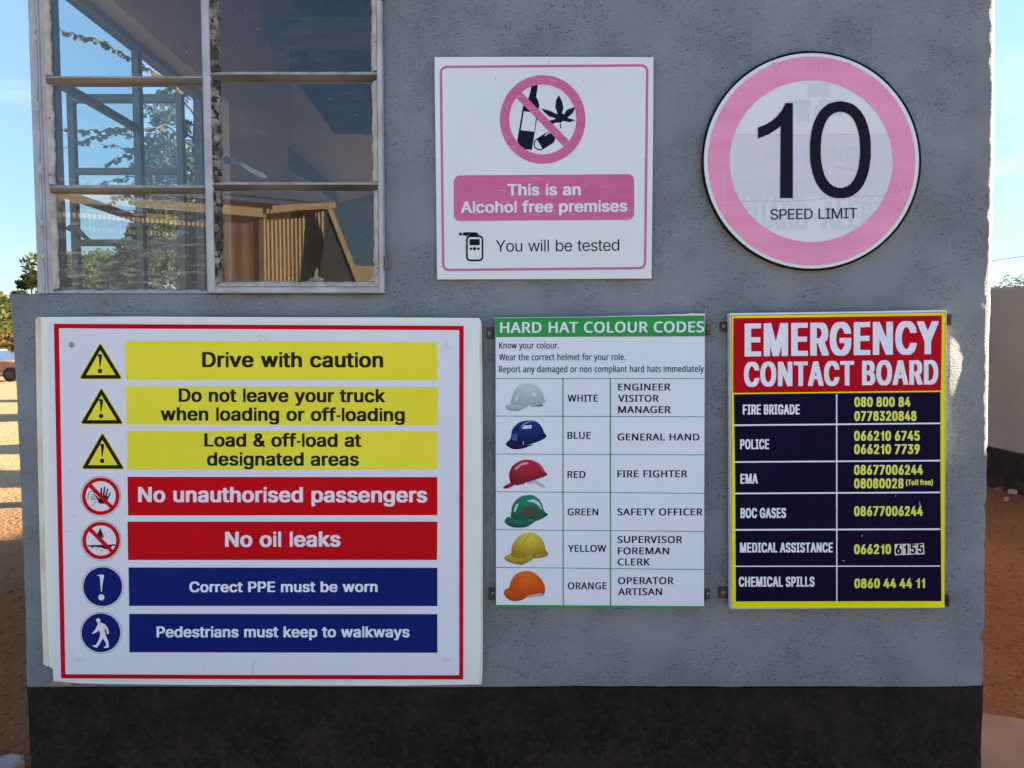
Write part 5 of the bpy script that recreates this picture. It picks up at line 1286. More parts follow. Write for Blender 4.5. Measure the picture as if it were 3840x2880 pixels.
def gable(mb, x0, x1, y0, y1):
    zf = lambda y: TOP + 0.012 + 0.58 * (y - (WALL - 0.12)) / (BACK + 0.3 - (WALL - 0.12))
    V = [(x, y, z) for x in (x0, x1) for y, z in ((y0, TOP), (y1, TOP), (y1, zf(y1)), (y0, zf(y0)))]
    mb.add(V, [(0, 1, 2, 3), (7, 6, 5, 4), (0, 4, 5, 1), (1, 5, 6, 2), (2, 6, 7, 3), (3, 7, 4, 0)])


gable(ib, XR - 0.20, XR - 0.035, WALL + 0.16, BACK)
ib.build('side_wall', m_inner, gh)
lw = MB()
lw.box((XL - 0.01, WALL + 0.2, 0), (XL + 0.12, BACK, SILL - 0.01))
lw.box((XL + 0.002, 2.93, SILL - 0.01), (XL + 0.12, BACK, TOP))
lw.box((XL + 0.002, WALL + 0.02, HEAD + 0.0), (XL + 0.12, 2.93, TOP))
gable(lw, XL + 0.002, XL + 0.12, WALL + 0.16, BACK)
lw.build('side_wall', m_inner, gh)
MB().box((XL + 0.12, WALL + 0.02, HEAD + 0.002), (XW, WALL + 0.16, TOP)).build('lintel', m_inner, gh)
YB = 3.75
# back wall of the room with the high slanting opening under the roof
pl = [(200, -400), (905, -400), (905, 0), (950, 75), (1028, 185), (1255, 503), (1420, 505), (2700, 505), (2700, 2600), (200, 2600)]
pl = [(-100, -420), (905, -420), (905, 0), (950, 75), (1028, 185), (1255, 503), (1420, 505), (2830, 505), (2830, 2300), (-100, 2300)]
q0 = at(1028, 185, YB); q1 = at(1255, 503, YB)
s_ = (q1.x - q0.x) / (q1.z - q0.z)
PT = TOP + 0.24
xt = q0.x + s_ * (PT - q0.z)
Vb = [(XL + 0.12, 0), (XR - 0.2, 0), (XR - 0.2, q1.z), (q1.x, q1.z), (xt, PT), (XL + 0.12, PT)]
V = [(x, YB, z) for x, z in Vb] + [(x, YB + 0.1, z) for x, z in Vb]
F = [(0, 1, 2, 3, 4, 5), (11, 10, 9, 8, 7, 6)] + [(i, 6 + i, 6 + (i + 1) % 6, (i + 1) % 6) for i in range(6)]
M('partition_wall', V, F, m_inner, gh)
MB().box((XL + 0.0, BACK, 0), (XR - 0.035, BACK + 0.15, TOP + 0.55)).build('back_wall', m_inner, gh)
MB().box((XL, WALL + 0.2, -0.1), (XR - 0.05, BACK, 0.02)).build('floor', m_inner, gh)
ca = at(930, 72, 3.4); cb_ = at(1400, 96, 3.4); cc = at(930, 158, 3.4)
MB().bar((ca.x, 3.42, (ca.z + cc.z) / 2), (XR - 0.2, 3.42, (ca.z + cc.z) / 2 - 0.03), 0.10, ca.z - cc.z).build('roof_beam', m_beam, gh)
cs = MB()
n = 160
for i in range(n + 1):
    x = XL - 0.25 + (XR - XL + 0.55) * i / n
    zz = 0.012 * (0, 1, 0, -1)[i % 4]
    cs.V += [(x, WALL - 0.12, TOP + 0.03 + zz), (x, BACK + 0.3, TOP + 0.61 + zz)]
cs.F = [(2 * i, 2 * i + 2, 2 * i + 3, 2 * i + 1) for i in range(n)]
cs.build('roof', m_ceil, gh)
MB().box((XL + 0.02, WALL + 0.01, TOP + 0.0), (XR - 0.05, WALL + 0.15, TOP + 0.03)).build('wall_plate', m_beam, gh)
plate('dark_lower_panel', [(700, 774), (1225, 770), (1240, 783), (1290, 757), (1392, 728), (1600, 722), (2000, 722), (2000, 2200), (700, 2200)], YB - 0.03, 0.028, m_ceil, gh)  # added dark plate over the lower partition, uneven along its top
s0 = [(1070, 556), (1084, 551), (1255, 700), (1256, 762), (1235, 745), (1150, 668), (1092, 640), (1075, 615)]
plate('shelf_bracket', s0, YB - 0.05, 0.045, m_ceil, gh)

# --- front window: fixed light on the left, casement on the right
def X(u, v, Y=WALL):
    return at(u, v, Y).x


def Z(v, Y=WALL):
    return at(1000, v, Y).z


YF = WALL + 0.006                      # front face of the fixed frame
YC = WALL - 0.030                      # front face of the casement
zs = SILL + 0.004
fx0, fx1 = X(142, 0, YF), X(768, 0, YF)
cx0, cx1 = X(755, 0, YC), X(1428, 0, YC)
cz0 = Z(1098, YC)


def putty(a, b, inward, wid, dep, mt, name, par, seg=0.008, rough=1.0):
    """sloping run of putty from a to b; inward = direction to the glass, dep = how deep the glass lies"""
    a, b, inward = Vector(a), Vector(b), Vector(inward)
    L_ = (b - a).length
    n = max(int(L_ / seg), 2)
    V, F = [], []
    for i in range(n + 1):
        p_ = a.lerp(b, i / n)
        k = p_ * 38
        w = wid * (1 + 0.22 * rough * noise.noise(k) + 0.18 * rough * noise.noise(k * 3))
        hgt = 0.0018 * rough * noise.noise(k * 1.7 + Vector((5, 1, 2)))
        V += [p_, p_ + inward * w * 0.30 + Vector((0, dep * 0.12 + hgt, 0)), p_ + inward * w * 0.68 + Vector((0, dep * 0.55 + hgt * 1.5, 0)), p_ + inward * w + Vector((0, dep, 0)), p_ + Vector((0, dep + 0.003, 0))]
    for i in range(n):
        for q in range(4):
            F.append((i * 5 + q, i * 5 + 5 + q, i * 5 + 6 + q, i * 5 + 1 + q))
    return M(name, V, F, mt, par, smooth=True)


GD = 0.011
# fixed light
fr = MB()
fr.cbox((fx0, YF, zs), (X(160, 0, YF), YF + 0.03, HEAD + 0.02))
fr.cbox((fx1 - 0.012, YF + 0.001, zs), (X(800, 0, YF), YF + 0.034, HEAD + 0.02))
fr.cbox((X(160, 0, YF), YF + 0.0005, zs), (fx1 - 0.012, YF + 0.03, Z(1098, YF)))
fr.cbox((X(160, 0, YF), YF + 0.0005, HEAD - 0.01), (fx1 - 0.012, YF + 0.03, HEAD + 0.02))
fw = fr.build('fixed_window', m_frame, gh)
gx0, gx1 = X(160, 0, YF), fx1 - 0.012
# light upper arris of each glazing bar; underside shade put into its brown


def glazing_bar(x0, x1, vt, vm, vb, Y, par, under):
    zt, zm, zb = Z(vt, Y), Z(vm, Y), Z(vb, Y)
    n = 60
    V, F = [], []
    for i in range(n + 1):
        x = x0 + (x1 - x0) * i / n
        j = 0.0011 * noise.noise(Vector((x * 40, zt * 9, 0))) + 0.0006 * noise.noise(Vector((x * 130, zt, 5)))
        V += [(x, Y + GD + 0.001, zt + j), (x, Y + 0.001, zm + 0.0015 + j * .5), (x, Y, zm)]
    for i in range(n):
        for k in range(2):
            F.append((i * 3 + k, i * 3 + 3 + k, i * 3 + 4 + k, i * 3 + 1 + k))
    g = M('glazing_bar', V, F, m_putty if under is m_under else m_putty, par, smooth=True)
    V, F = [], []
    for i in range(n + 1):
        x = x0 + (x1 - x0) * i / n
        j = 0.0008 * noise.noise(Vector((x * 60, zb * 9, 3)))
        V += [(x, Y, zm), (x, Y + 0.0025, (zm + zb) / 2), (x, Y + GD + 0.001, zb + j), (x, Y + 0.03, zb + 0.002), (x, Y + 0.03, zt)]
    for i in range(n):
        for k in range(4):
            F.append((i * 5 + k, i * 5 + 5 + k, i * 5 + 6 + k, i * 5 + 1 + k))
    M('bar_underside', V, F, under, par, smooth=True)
    return zt, zb


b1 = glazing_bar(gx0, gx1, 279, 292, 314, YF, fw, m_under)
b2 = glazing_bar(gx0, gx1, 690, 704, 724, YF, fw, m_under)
zbot = Z(1084, YF)
segs = [(zs + 0.012, b2[1]), (b2[0], b1[1]), (b1[0], HEAD - 0.01)]
for i, (za, zb) in enumerate(segs):
    mb = MB().box((gx0, YF + GD, za - 0.004), (gx1, YF + GD + 0.003, zb + 0.004))
    mb.build('pane', m_glass_smear if i == 0 else m_glass, fw)
    putty((gx0, YF, za), (gx0, YF, zb), (1, 0, 0), 0.013, GD, m_putty, 'putty', fw)
putty((gx0, YF, Z(1098, YF)), (gx1, YF, Z(1098, YF)), (0, 0, 1), 0.010, GD, m_putty, 'putty', fw)
# casement
fr = MB()
sw = X(783, 0, YC) - cx0
fr.cbox((cx0, YC, cz0), (cx0 + sw, YC + 0.034, HEAD + 0.01), 0.003)
fr.cbox((X(1409, 0, YC), YC, cz0), (cx1, YC + 0.034, HEAD + 0.01), 0.003)
fr.cbox((cx0 + sw, YC + 0.0006, cz0), (X(1409, 0, YC), YC + 0.033, Z(1074, YC)), 0.003)
fr.cbox((cx0 + sw, YC + 0.0006, HEAD - 0.01), (X(1409, 0, YC), YC + 0.033, HEAD + 0.01), 0.003)
cw = fr.build('casement_window', m_frame, gh)
gx0, gx1 = cx0 + sw, X(1409, 0, YC)
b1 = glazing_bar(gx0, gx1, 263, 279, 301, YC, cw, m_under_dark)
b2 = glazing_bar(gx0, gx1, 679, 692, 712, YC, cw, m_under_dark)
segs = [(Z(1074, YC), b2[1]), (b2[0], b1[1]), (b1[0], HEAD - 0.01)]
for i, (za, zb) in enumerate(segs):
    tilt_ = (0.0, 0.0008, -0.0006)[i]
    MB().add([(gx0, YC + GD, za - .004), (gx1, YC + GD + tilt_, za - .004), (gx1, YC + GD + tilt_, zb + .004), (gx0, YC + GD, zb + .004),
              (gx0, YC + GD + .003, za - .004), (gx1, YC + GD + tilt_ + .003, za - .004), (gx1, YC + GD + tilt_ + .003, zb + .004), (gx0, YC + GD + .003, zb + .004)],
             [(0, 1, 2, 3), (7, 6, 5, 4), (0, 4, 5, 1), (1, 5, 6, 2), (2, 6, 7, 3), (3, 7, 4, 0)]).build('pane', m_glass, cw)
    putty((gx0, YC + 0.001, za), (gx0, YC + 0.001, zb), (1, 0, 0), 0.0195, GD, m_putty_dark, 'putty', cw, rough=1.3)
    putty((gx1, YC + 0.001, za), (gx1, YC + 0.001, zb), (-1, 0, 0), 0.0145, GD, m_putty, 'putty', cw)
putty((gx0 + .004, YC + 0.001, Z(1074, YC)), (gx1 - .004, YC + 0.001, Z(1074, YC)), (0, 0, 1), 0.0145, GD, m_putty, 'putty', cw)
# jamb behind the casement, hinge, stay and catch
MB().cbox((X(1405, 300), WALL + 0.004, zs), (XW + 0.004, WALL + 0.03, HEAD + 0.02)).build('window_jamb', m_frame_grey, gh)
MB().box((cx0 + 0.02, WALL + 0.006, SILL + 0.004), (XW, WALL + 0.03, SILL + 0.014)).build('gap_shade_strip', m_under_dark, gh)  # dark strip in the gap below the casement, its shade put into the colour
hb = MB()
for vv in (965, 1000):
    hz = Z(vv, YC)
    hb.cbox((cx1 - 0.004, YC + 0.002, hz - 0.004), (cx1 + 0.010, YC + 0.02, hz + 0.004), 0.001)
hz = Z(982, YC)
hb.tube([(cx1 + 0.005, YC + 0.008, Z(1003, YC)), (cx1 + 0.005, YC + 0.008, Z(962, YC))], 0.0045, 10)
hb.build('hinge', m_frame_grey, cw)
hb = MB().tube([(cx1 + 0.003, YC + 0.008, HEAD - 0.06), (cx1 + 0.003, YC + 0.008, Z(-5, YC))], 0.005, 10).build('hinge', m_putty_dark, cw)
st = MB()
YS = WALL + 0.06
P0 = [(868, 594), (880, 595), (888, 602), (912, 610), (950, 632), (985, 648), (1000, 660), (998, 668), (975, 664), (930, 640), (898, 618), (882, 612), (872, 616), (862, 612)]
plate('window_stay', P0, YS, 0.006, m_screw, cw)
MB().blob(at(849, 602, YS), 0.011, 10, 6, (1, .6, 1)).build('stay_knob', mat('purple_knob', (0.13, 0.06, 0.09), rough=0.4), cw, True)
P0 = [(1160, 1054), (1160, 1044), (1178, 1040), (1180, 1030), (1184, 1012), (1190, 1006), (1194, 1014), (1192, 1030), (1194, 1040), (1212, 1044), (1214, 1054)]
plate('window_catch', P0, WALL + 0.0, 0.012, m_screw, cw)

# --- corner post and side window
cp = MB()
xo = X(97, 0)
cp.cbox((xo, WALL + 0.004, zs), (X(128, 0), WALL + 0.035, HEAD + 0.02), 0.003)
cp.cbox((X(131, 0), WALL + 0.0, zs), (fx0 + 0.001, WALL + 0.03, HEAD + 0.02), 0.002)
cpo = cp.build('corner_post', m_frame, gh)
wb = MB()
zc = zs + 0.01
k = 0
xm = X(129, 0)
for (va, vb) in ((60, 105), (165, 370), (420, 600), (652, 820), (850, 950), (970, 1085)):
    wb.tube([(xm, WALL - 0.001, Z(vb)), (xm + 0.001, WALL - 0.002, Z((va + vb) / 2)), (xm, WALL - 0.001, Z(va))], 0.0028, 6)
for vv in (105, 140, 392, 408, 625, 640, 835, 958):
    wb.blob((xm, WALL - 0.001, Z(vv)), 0.0065, 8, 6, (1.0, .7, 1.5), 0.2)
wb.build('weld_bead', m_frame, cpo, True)
SX = XL + 0.035                        # plane of the side window
Y0s, Y1s, YM = WALL + 0.035, 2.93, 2.385
ZT1, ZT2, ZB, ZH = EYE + 0.720, EYE + 0.423, SILL + 0.005, HEAD - 0.012
sb = MB()
sb.box((SX - 0.018, Y0s, ZB), (SX + 0.018, Y1s, ZB + 0.012))
sb.box((SX - 0.02, Y0s, ZH - 0.012), (SX + 0.02, Y1s, ZH + 0.015))
sb.box((SX - 0.016, Y0s, ZB + 0.012), (SX + 0.016, Y0s + 0.02, ZH - 0.012))
sb.box((SX - 0.012, YM - 0.013, ZB + 0.012), (SX + 0.010, YM + 0.013, ZH - 0.012))
sb.box((SX - 0.02, 2.84, ZB + 0.012), (SX + 0.012, 2.875, ZH - 0.012))
sb.box((SX - 0.005, 2.90, ZB + 0.012), (SX + 0.032, 2.93, ZH - 0.012))
swn = sb.build('side_window', m_frame_grey, gh)
for zt in (ZT1, ZT2):
    MB().box((SX - 0.012, Y0s + 0.02, zt - 0.009), (SX + 0.012, YM - 0.016, zt + 0.009)).build('glazing_bar', m_frame_grey, swn)
for za, zb in ((ZB + .012, ZT2 - .009), (ZT2 + .009, ZT1 - .009), (ZT1 + .009, ZH - .012)):
    MB().box((SX - 0.002, Y0s + 0.02, za), (SX + 0.001, YM - 0.016, zb)).build('pane', m_glass, swn)
# casement of the side window, swung wide open to the outside
OY = 2.80
ox0, ox1 = at(256, 640, OY).x, at(676, 640, OY).x + 0.012
oz0 = ZB + 0.01
ob = MB()
ob.cbox((ox0, OY, oz0), (ox0 + 0.026, OY + 0.025, ZH - 0.004))
ob.cbox((ox1 - 0.026, OY, oz0), (ox1, OY + 0.025, ZH - 0.004))
ob.cbox((ox0 + 0.026, OY + 0.001, ZH - 0.034), (ox1 - 0.026, OY + 0.024, ZH - 0.004))
ob.cbox((ox0 + 0.026, OY + 0.001, oz0), (ox1 - 0.026, OY + 0.024, oz0 + 0.026))
oc = ob.build('open_casement', m_frame_grey, gh)
zz = [oz0 + 0.026]
for vv in (640, 909):
    zc = at(500, vv, OY).z
    MB().cbox((ox0 + 0.026, OY + 0.001, zc - 0.012), (ox1 - 0.026, OY + 0.024, zc + 0.012)).build('glazing_bar', m_frame_grey, oc)
for za, zb, g in ((oz0 + .026, at(500, 909, OY).z - .012, m_glass_smear), (at(500, 909, OY).z + .012, at(500, 640, OY).z - .012, m_glass), (at(500, 640, OY).z + .012, ZH - .034, m_glass)):
    MB().box((ox0 + 0.026, OY + 0.010, za), (ox1 - 0.026, OY + 0.013, zb)).build('pane', g, oc)
plate('window_handle', [(246, 852), (262, 842), (288, 842), (290, 852), (318, 880), (345, 905), (338, 912), (300, 885), (285, 864), (262, 868), (248, 862)], OY - 0.03, 0.01, m_frame_grey, oc)

# small nub of mortar on the wall
tag(MB().blob(at(2563, 230, WALL) + Vector((0, 0.002, 0)), 0.008, 10, 8, (.8, .6, 1), 0.15).build('mortar_nub', m_wall, gh, True))

# ------------------------------------------------------------------ signs
LAY = 0.0003


def screw(c, r, par, name='screw', mt=None, cross=True):
    mb = MB()
    n = 14
    for (k, y) in ((1.0, 0.0), (0.9, -0.0016), (0.55, -0.0024)):
        for i in range(n):
            t = 2 * math.pi * i / n
            mb.V.append((c.x + r * k * math.cos(t), c.y + y, c.z + r * k * math.sin(t)))
    for q in range(2):
        for i in range(n):
            j = (i + 1) % n
            mb.F.append((q * n + i, q * n + n + i, q * n + n + j, q * n + j)[::-1])
    mb.F.append(tuple(2 * n + i for i in range(n)))
    if cross:
        pass
    s = mb.build(name, mt or m_screw, par, True)
    return s


def cross(c, r, par):
    mb = MB()
    for a in (0.5, 0.5 + math.pi / 2):
        d = Vector((math.cos(a), 0, math.sin(a))) * r * 0.5
        e = Vector((-math.sin(a), 0, math.cos(a))) * r * 0.12
        q = c + Vector((0, -0.0029 - 0.0002 * a, 0))
        mb.add([q - d - e, q + d - e, q + d + e, q - d + e], [(0, 1, 2, 3)])
    mb.build('screw_slot', m_black, par)


def bracket(f, x0, y0, x1, y1, sxp, syp, Ys, par, toward):
    """small steel L plate on the wall holding the panel's edge; its foot runs forward to the panel"""
    P = rrect([f(x0, y0), f(x1, y0), f(x1, y1), f(x0, y1)], 5, 3)
    Yb = WALL - 0.006
    o = plate('bracket', P, Yb, 0.005, m_steel, par)
    a, b = at(*f(x0, y0), Yb), at(*f(x1, y1), Yb)
    xin = b.x if toward > 0 else a.x
    MB().box((xin - (0.003 if toward > 0 else 0), Ys + 0.004, b.z), (xin + (0 if toward > 0 else 0.003), Yb - 0.0005, a.z)).build('bracket_foot', m_steel, o)
    c = at(*f(sxp, syp), Yb - 0.0005)
    s = screw(c, 0.0049, o)
    cross(c, 0.0049, o)


def seg_poly(q, n=1):
    return q


def safety_sign():
    YS = WALL - 0.022
    root = empty('site_rules_board', at(950, 2568, YS), 'large white board of seven site rules in yellow, red and blue banners, under the window', 'sign')
    out = [(133, 1200), (137, 1193), (145, 1189), (500, 1187), (900, 1189), (1400, 1190), (1793, 1192), (1800, 1197), (1806, 1212), (1810, 1600), (1810, 2000), (1810, 2400), (1809, 2520), (1806, 2566), (1500, 2571), (1100, 2570), (700, 2568), (400, 2565), (300, 2562), (215, 2560), (201, 2556), (199, 2532), (198, 2510), (194, 2505), (187, 2502), (187, 2499), (172, 2496), (163, 2491), (160, 2400), (153, 2200), (146, 1900), (139, 1600), (136, 1400)]
    plate('board', out, YS, 0.018, m_white_bd, root)
    sheet('edge_strip', [[(134, 1201), (138, 1195), (145, 1191), (153, 1191), (158, 1600), (166, 1900), (173, 2200), (182, 2450), (186, 2498), (172, 2494), (164, 2489), (161, 2400), (154, 2200), (147, 1900), (140, 1600), (137, 1400)]], YS - LAY, m_yellowed, root)['label'] = 'yellowed left edge of the board'
    sheet('edge_strip', [[(1800, 1199), (1804, 1212), (1808, 1600), (1808, 2400), (1804, 2564), (1797, 2564), (1803, 2400), (1801, 2200), (1806, 2000), (1803, 1600), (1798, 1300)]], YS - LAY, m_yellowed, root)
    plate('splintered_edge', [(190, 2557), (225, 2558), (262, 2562), (262, 2567), (288, 2570), (230, 2569), (205, 2566), (190, 2562)], YS - 0.003, 0.008, mat('raw_board_core', (0.42, 0.28, 0.14), (0.25, 0.16, 0.08), scale=40, rough=0.8), root)
    sheet('poster', [[(181, 1212), (240, 1204), (300, 1199), (380, 1205), (500, 1208), (900, 1207), (1300, 1209), (1600, 1214), (1700, 1210), (1752, 1216), (1748, 1500), (1745, 1900), (1746, 2250), (1748, 2553), (1500, 2560), (1100, 2556), (600, 2556), (208, 2553), (200, 2200), (192, 1900), (186, 1500)]], YS - 2 * LAY, m_poster, root)
    Y3 = YS - 3 * LAY
    sheet('border', [[(202, 1214), (1739, 1222), (1738, 1900), (1737, 2548), (900, 2547), (229, 2544), (214, 1850)], [(221, 1231), (232, 1850), (245, 2528), (900, 2531), (1722, 2532), (1722, 1900), (1722, 1238)]], Y3, m_red, root)
    rows = [(m_yel, [(469, 1278), (1640, 1283), (1640, 1426), (471, 1424)], m_brown_ink, [('Drive with caution', 758, 1437, 1377, 1378, 57)]),
            (m_yel, [(472, 1448), (1641, 1451), (1641, 1595), (475, 1592)], m_brown_ink, [('Do not leave your truck', 670, 1445, 1507, 1509, 50), ('when loading or off-loading', 602, 1518, 1577, 1580, 50)]),
            (m_yel, [(476, 1616), (1641, 1618), (1640, 1761), (478, 1761)], m_brown_ink, [('Load & off-load at', 766, 1355, 1675, 1676, 50), ('designated areas', 776, 1346, 1746, 1747, 50)]),
            (m_red, [(478, 1788), (1640, 1789), (1640, 1932), (480, 1933)], m_lav, [('No unauthorised passengers', 518, 1602, 1883, 1884, 57)]),
            (m_red, [(478, 1956), (1640, 1956), (1639, 2100), (480, 2100)], m_lav, [('No oil leaks', 844, 1277, 2051, 2050, 57)]),
            (m_blue, [(482, 2128), (1640, 2129), (1640, 2273), (484, 2272)], m_pale_blue, [('Correct PPE must be worn', 710, 1416, 2221, 2220, 40)]),
            (m_blue, [(484, 2302), (1640, 2303), (1640, 2448), (485, 2446)], m_pale_blue, [('Pedestrians must keep to walkways', 587, 1536, 2390, 2390, 41)])]
    for mt, q, ink, lines in rows:
        o = sheet('banner', [q], Y3, mt, root)
        for s, x0, x1, b0, b1, cap in lines:
            lettering(ident, 'bold', s, x0, x1, b0, b1, cap, Y3 - LAY, ink, o)
    # warning triangles
    for ax_, top_, bot in ((376, 1281, 1420), (380, 1450, 1589), (384, 1618, 1758)):
        def tri(g, r):
            cs_ = [(ax_, top_ + 6 - g * 1.9), (ax_ + 81 + g * 1.75, bot + g), (ax_ - 77 - g * 1.75, bot + g)]
            P = []
            for i in range(3):
                a, b, c = cs_[i - 1], cs_[i], cs_[(i + 1) % 3]
                for w in (a, c):
                    l = math.hypot(w[0] - b[0], w[1] - b[1])
                    P.append((b[0] + (w[0] - b[0]) * r / l, b[1] + (w[1] - b[1]) * r / l))
            return P
        t = sheet('warning_triangle', [tri(3.5, 9)], Y3, m_yel, root)
        sheet('triangle_outline', [tri(0, 6), tri(-13.5, 1)], Y3 - LAY, m_brown_ink, t)
        dx = ax_ - 376
        dy = top_ - 1281
        sheet('exclamation_mark', [smoothpoly([(361, 1331), (372, 1328), (382, 1329), (382, 1342), (379, 1358), (376, 1376), (373, 1376), (372, 1358), (371, 1340), (368, 1334)], 2) if False else [(361, 1331), (372, 1328), (382, 1329), (382, 1342), (379, 1358), (376, 1376), (373, 1376), (372, 1358), (371, 1340), (368, 1334)]], Y3 - LAY, m_brown_ink, t).data.transform(__import__('mathutils').Matrix.Translation(at(376 + dx, 1281 + dy, Y3) - at(376, 1281, Y3)))
        sheet('exclamation_dot', [ell(ax_ - 1, top_ + 110, 8.5)], Y3 - LAY, m_brown_ink, t)
    f7 = crop(250, 1750, 2.212)

    def disc(cx, cy, ro, mt, ring=None):
        t = sheet('round_symbol', [ell(cx, cy, ro + 5.2)], Y3, m_brown_ink, root)
        s = sheet('symbol_field', [ell(cx, cy, ro + 3.8)], Y3 - LAY, m_lav if ring else m_lav, t)
        if not ring:
            sheet('symbol_disc', [ell(cx, cy, ro)], Y3 - 2 * LAY, mt, t)
        return t

    for idx, (cx, cy) in enumerate(((377.5, 1861), (379, 2027))):
        t = disc(cx, cy, 70.5, None, True)
        if idx == 0:
            hand = [(236, 238), (244, 236), (256, 252), (270, 265), (280, 245), (281, 180), (288, 172), (293, 180), (295, 235), (300, 235), (308, 168), (316, 164), (320, 172), (314, 235), (320, 238), (334, 184), (342, 179), (345, 188), (331, 245), (337, 250), (355, 216), (364, 213), (365, 222), (346, 262), (334, 292), (315, 308), (285, 308), (265, 300), (262, 285), (246, 258)]
            sheet('hand_symbol', [mp_(f7, hand)], Y3 - 2 * LAY, m_brown_ink, t)
            mbs = [[(183, 240), (180, 226), (188, 210), (205, 205), (222, 209), (231, 224), (232, 233)], [(200, 233), (233, 233)], [(183, 238), (176, 240), (178, 256), (182, 262), (180, 269), (169, 270)], [(236, 234), (228, 262), (226, 270), (258, 270)], [(208, 325), (243, 292), (262, 296)], [(203, 270), (222, 278), (230, 262)]]
            V, F = [], []
            for st_ in mbs:
                flat, T = tess([mp_(f7, stroke(st_, 4.2))])
                n = len(V)
                V += [at(u, v, Y3 - 2 * LAY) for u, v in flat]
                F += [tuple(i + n for i in k) for k in T]
            flat, T = tess([mp_(f7, ell(211, 259, 9, 15, 20)), mp_(f7, ell(211, 259, 5, 11, 20))])
            n = len(V)
            V += [at(u, v, Y3 - 2.3 * LAY) for u, v in flat]
            F += [tuple(i + n for i in k) for k in T]
            M('guard_symbol', V, F, m_brown_ink, t)
        else:
            sheet('oil_drop', [mp_(f7, [(277, 503), (287, 532), (300, 558), (308, 576), (303, 590), (290, 599), (272, 598), (257, 588), (252, 572), (258, 552), (268, 530)]), mp_(f7, [(296, 562), (301, 576), (296, 588), (288, 592), (296, 578)])], Y3 - 2 * LAY, m_brown_ink, t)
            sheet('oil_slick', [mp_(f7, [(172, 652), (240, 650), (300, 649), (380, 645), (397, 641), (403, 648), (402, 656), (372, 657), (374, 668), (350, 672), (342, 684), (318, 684), (300, 676), (290, 670), (262, 670), (240, 664), (215, 668), (195, 662), (176, 662)])], Y3 - 2 * LAY, m_brown_ink, t)
            for (ex, ey, rx, ry) in ((210, 672, 12, 3), (249, 683, 11, 3), (290, 698, 12, 3)):
                sheet('oil_puddle', [mp_(f7, ell(ex, ey, rx, ry, 14))], Y3 - 2 * LAY, m_brown_ink, t)
        sheet('red_ring', [ell(cx, cy, 70.5, n=64), ell(cx, cy, 56.5, n=64)], Y3 - 3 * LAY, m_red, t)
        c, w = math.cos(R(45)), 7.0
        sheet('red_bar', [[(cx - 41 - w * c, cy - 41 + w * c), (cx - 41 + w * c, cy - 41 - w * c), (cx + 41 + w * c, cy + 41 - w * c), (cx + 41 - w * c, cy + 41 + w * c)]], Y3 - 4 * LAY, m_red, t)
    t = disc(385, 2200, 73, m_blue)
    sheet('exclamation_mark', [mp_(f7, [(247, 905), (258, 899), (282, 896), (304, 896), (309, 903), (307, 920), (298, 970), (290, 1040), (285, 1040), (280, 975), (276, 925), (272, 908), (260, 904)])], Y3 - 3 * LAY, m_lav, t)
    sheet('exclamation_dot', [mp_(f7, ell(288, 1084, 25, 26, 28))], Y3 - 3 * LAY, m_lav, t)
    t = disc(378.4, 2373, 73, m_blue)
    man = [(258, 1296), (268, 1300), (290, 1294), (320, 1310), (340, 1337), (351, 1372), (349, 1385), (335, 1388), (326, 1352), (313, 1332), (318, 1370), (326, 1405), (345, 1450), (351, 1494), (346, 1500), (312, 1504), (307, 1498), (328, 1485), (322, 1455), (300, 1424), (280, 1460), (262, 1488), (252, 1501), (232, 1497), (214, 1486), (218, 1481), (240, 1482), (258, 1455), (274, 1415), (279, 1385), (268, 1358), (255, 1368), (238, 1378), (215, 1389), (209, 1383), (225, 1366), (240, 1345), (252, 1320), (262, 1305)]
    sheet('walking_figure', [mp_(f7, man)], Y3 - 3 * LAY, m_lav, t)
    sheet('figure_head', [mp_(f7, [(243, 1278), (249, 1263), (262, 1257), (275, 1263), (281, 1278), (278, 1290), (268, 1299), (256, 1296), (250, 1284)])], Y3 - 3 * LAY, m_lav, t)
    # fixing screws; three of them covered by the poster
    c = at(268, 1293, Y3)
    s = screw(c, 0.0075, root)
    screw(c + Vector((0, -0.002, 0)), 0.0048, s, 'screw_head')
    for (u, v) in ((1678, 1294), (295, 2465), (1676, 2465)):
        c = at(u, v, YS - 2 * LAY)
        mb = MB()
        n, rings = 24, 8
        mb.V.append((c.x, c.y - 0.0062, c.z))
        for k in range(1, rings + 1):
            r = 0.0155 * k / rings
            h = 0.0058 * math.exp(-(r / 0.0058) ** 2) + (0.0004 if k < rings else -0.0004)
            for i in range(n):
                a = 2 * math.pi * i / n
                mb.V.append((c.x + r * math.cos(a), c.y - h, c.z + r * math.sin(a)))
        mb.F = [(0, 1 + (i + 1) % n, 1 + i)[::-1] for i in range(n)]
        for k in range(rings - 1):
            for i in range(n):
                j = (i + 1) % n
                mb.F.append((1 + k * n + i, 1 + k * n + j, 1 + (k + 1) * n + j, 1 + (k + 1) * n + i)[::-1])
        mb.build('screw_bump', m_poster, root, True)
    # scuffs
    for st_ in ([(263, 1768), (276, 1770)], [(272, 1935), (281, 1932)], [(242, 1995), (262, 1991)], [(946, 2530), (948, 2500), (956, 2478)], [(966, 1262), (973, 1257), (980, 1260), (979, 1267), (968, 1277), (982, 1278)], [(992, 1262), (998, 1258), (1005, 1262), (1006, 1271), (1000, 1278), (993, 1274), (991, 1266), (993, 1261)], [(1186, 1464), (1187, 1472)], [(1620, 1292), (1632, 1295)]):
        sheet('scuff', [stroke(st_, 1.4)], Y3 - 1.5 * LAY, m_scuff, root)


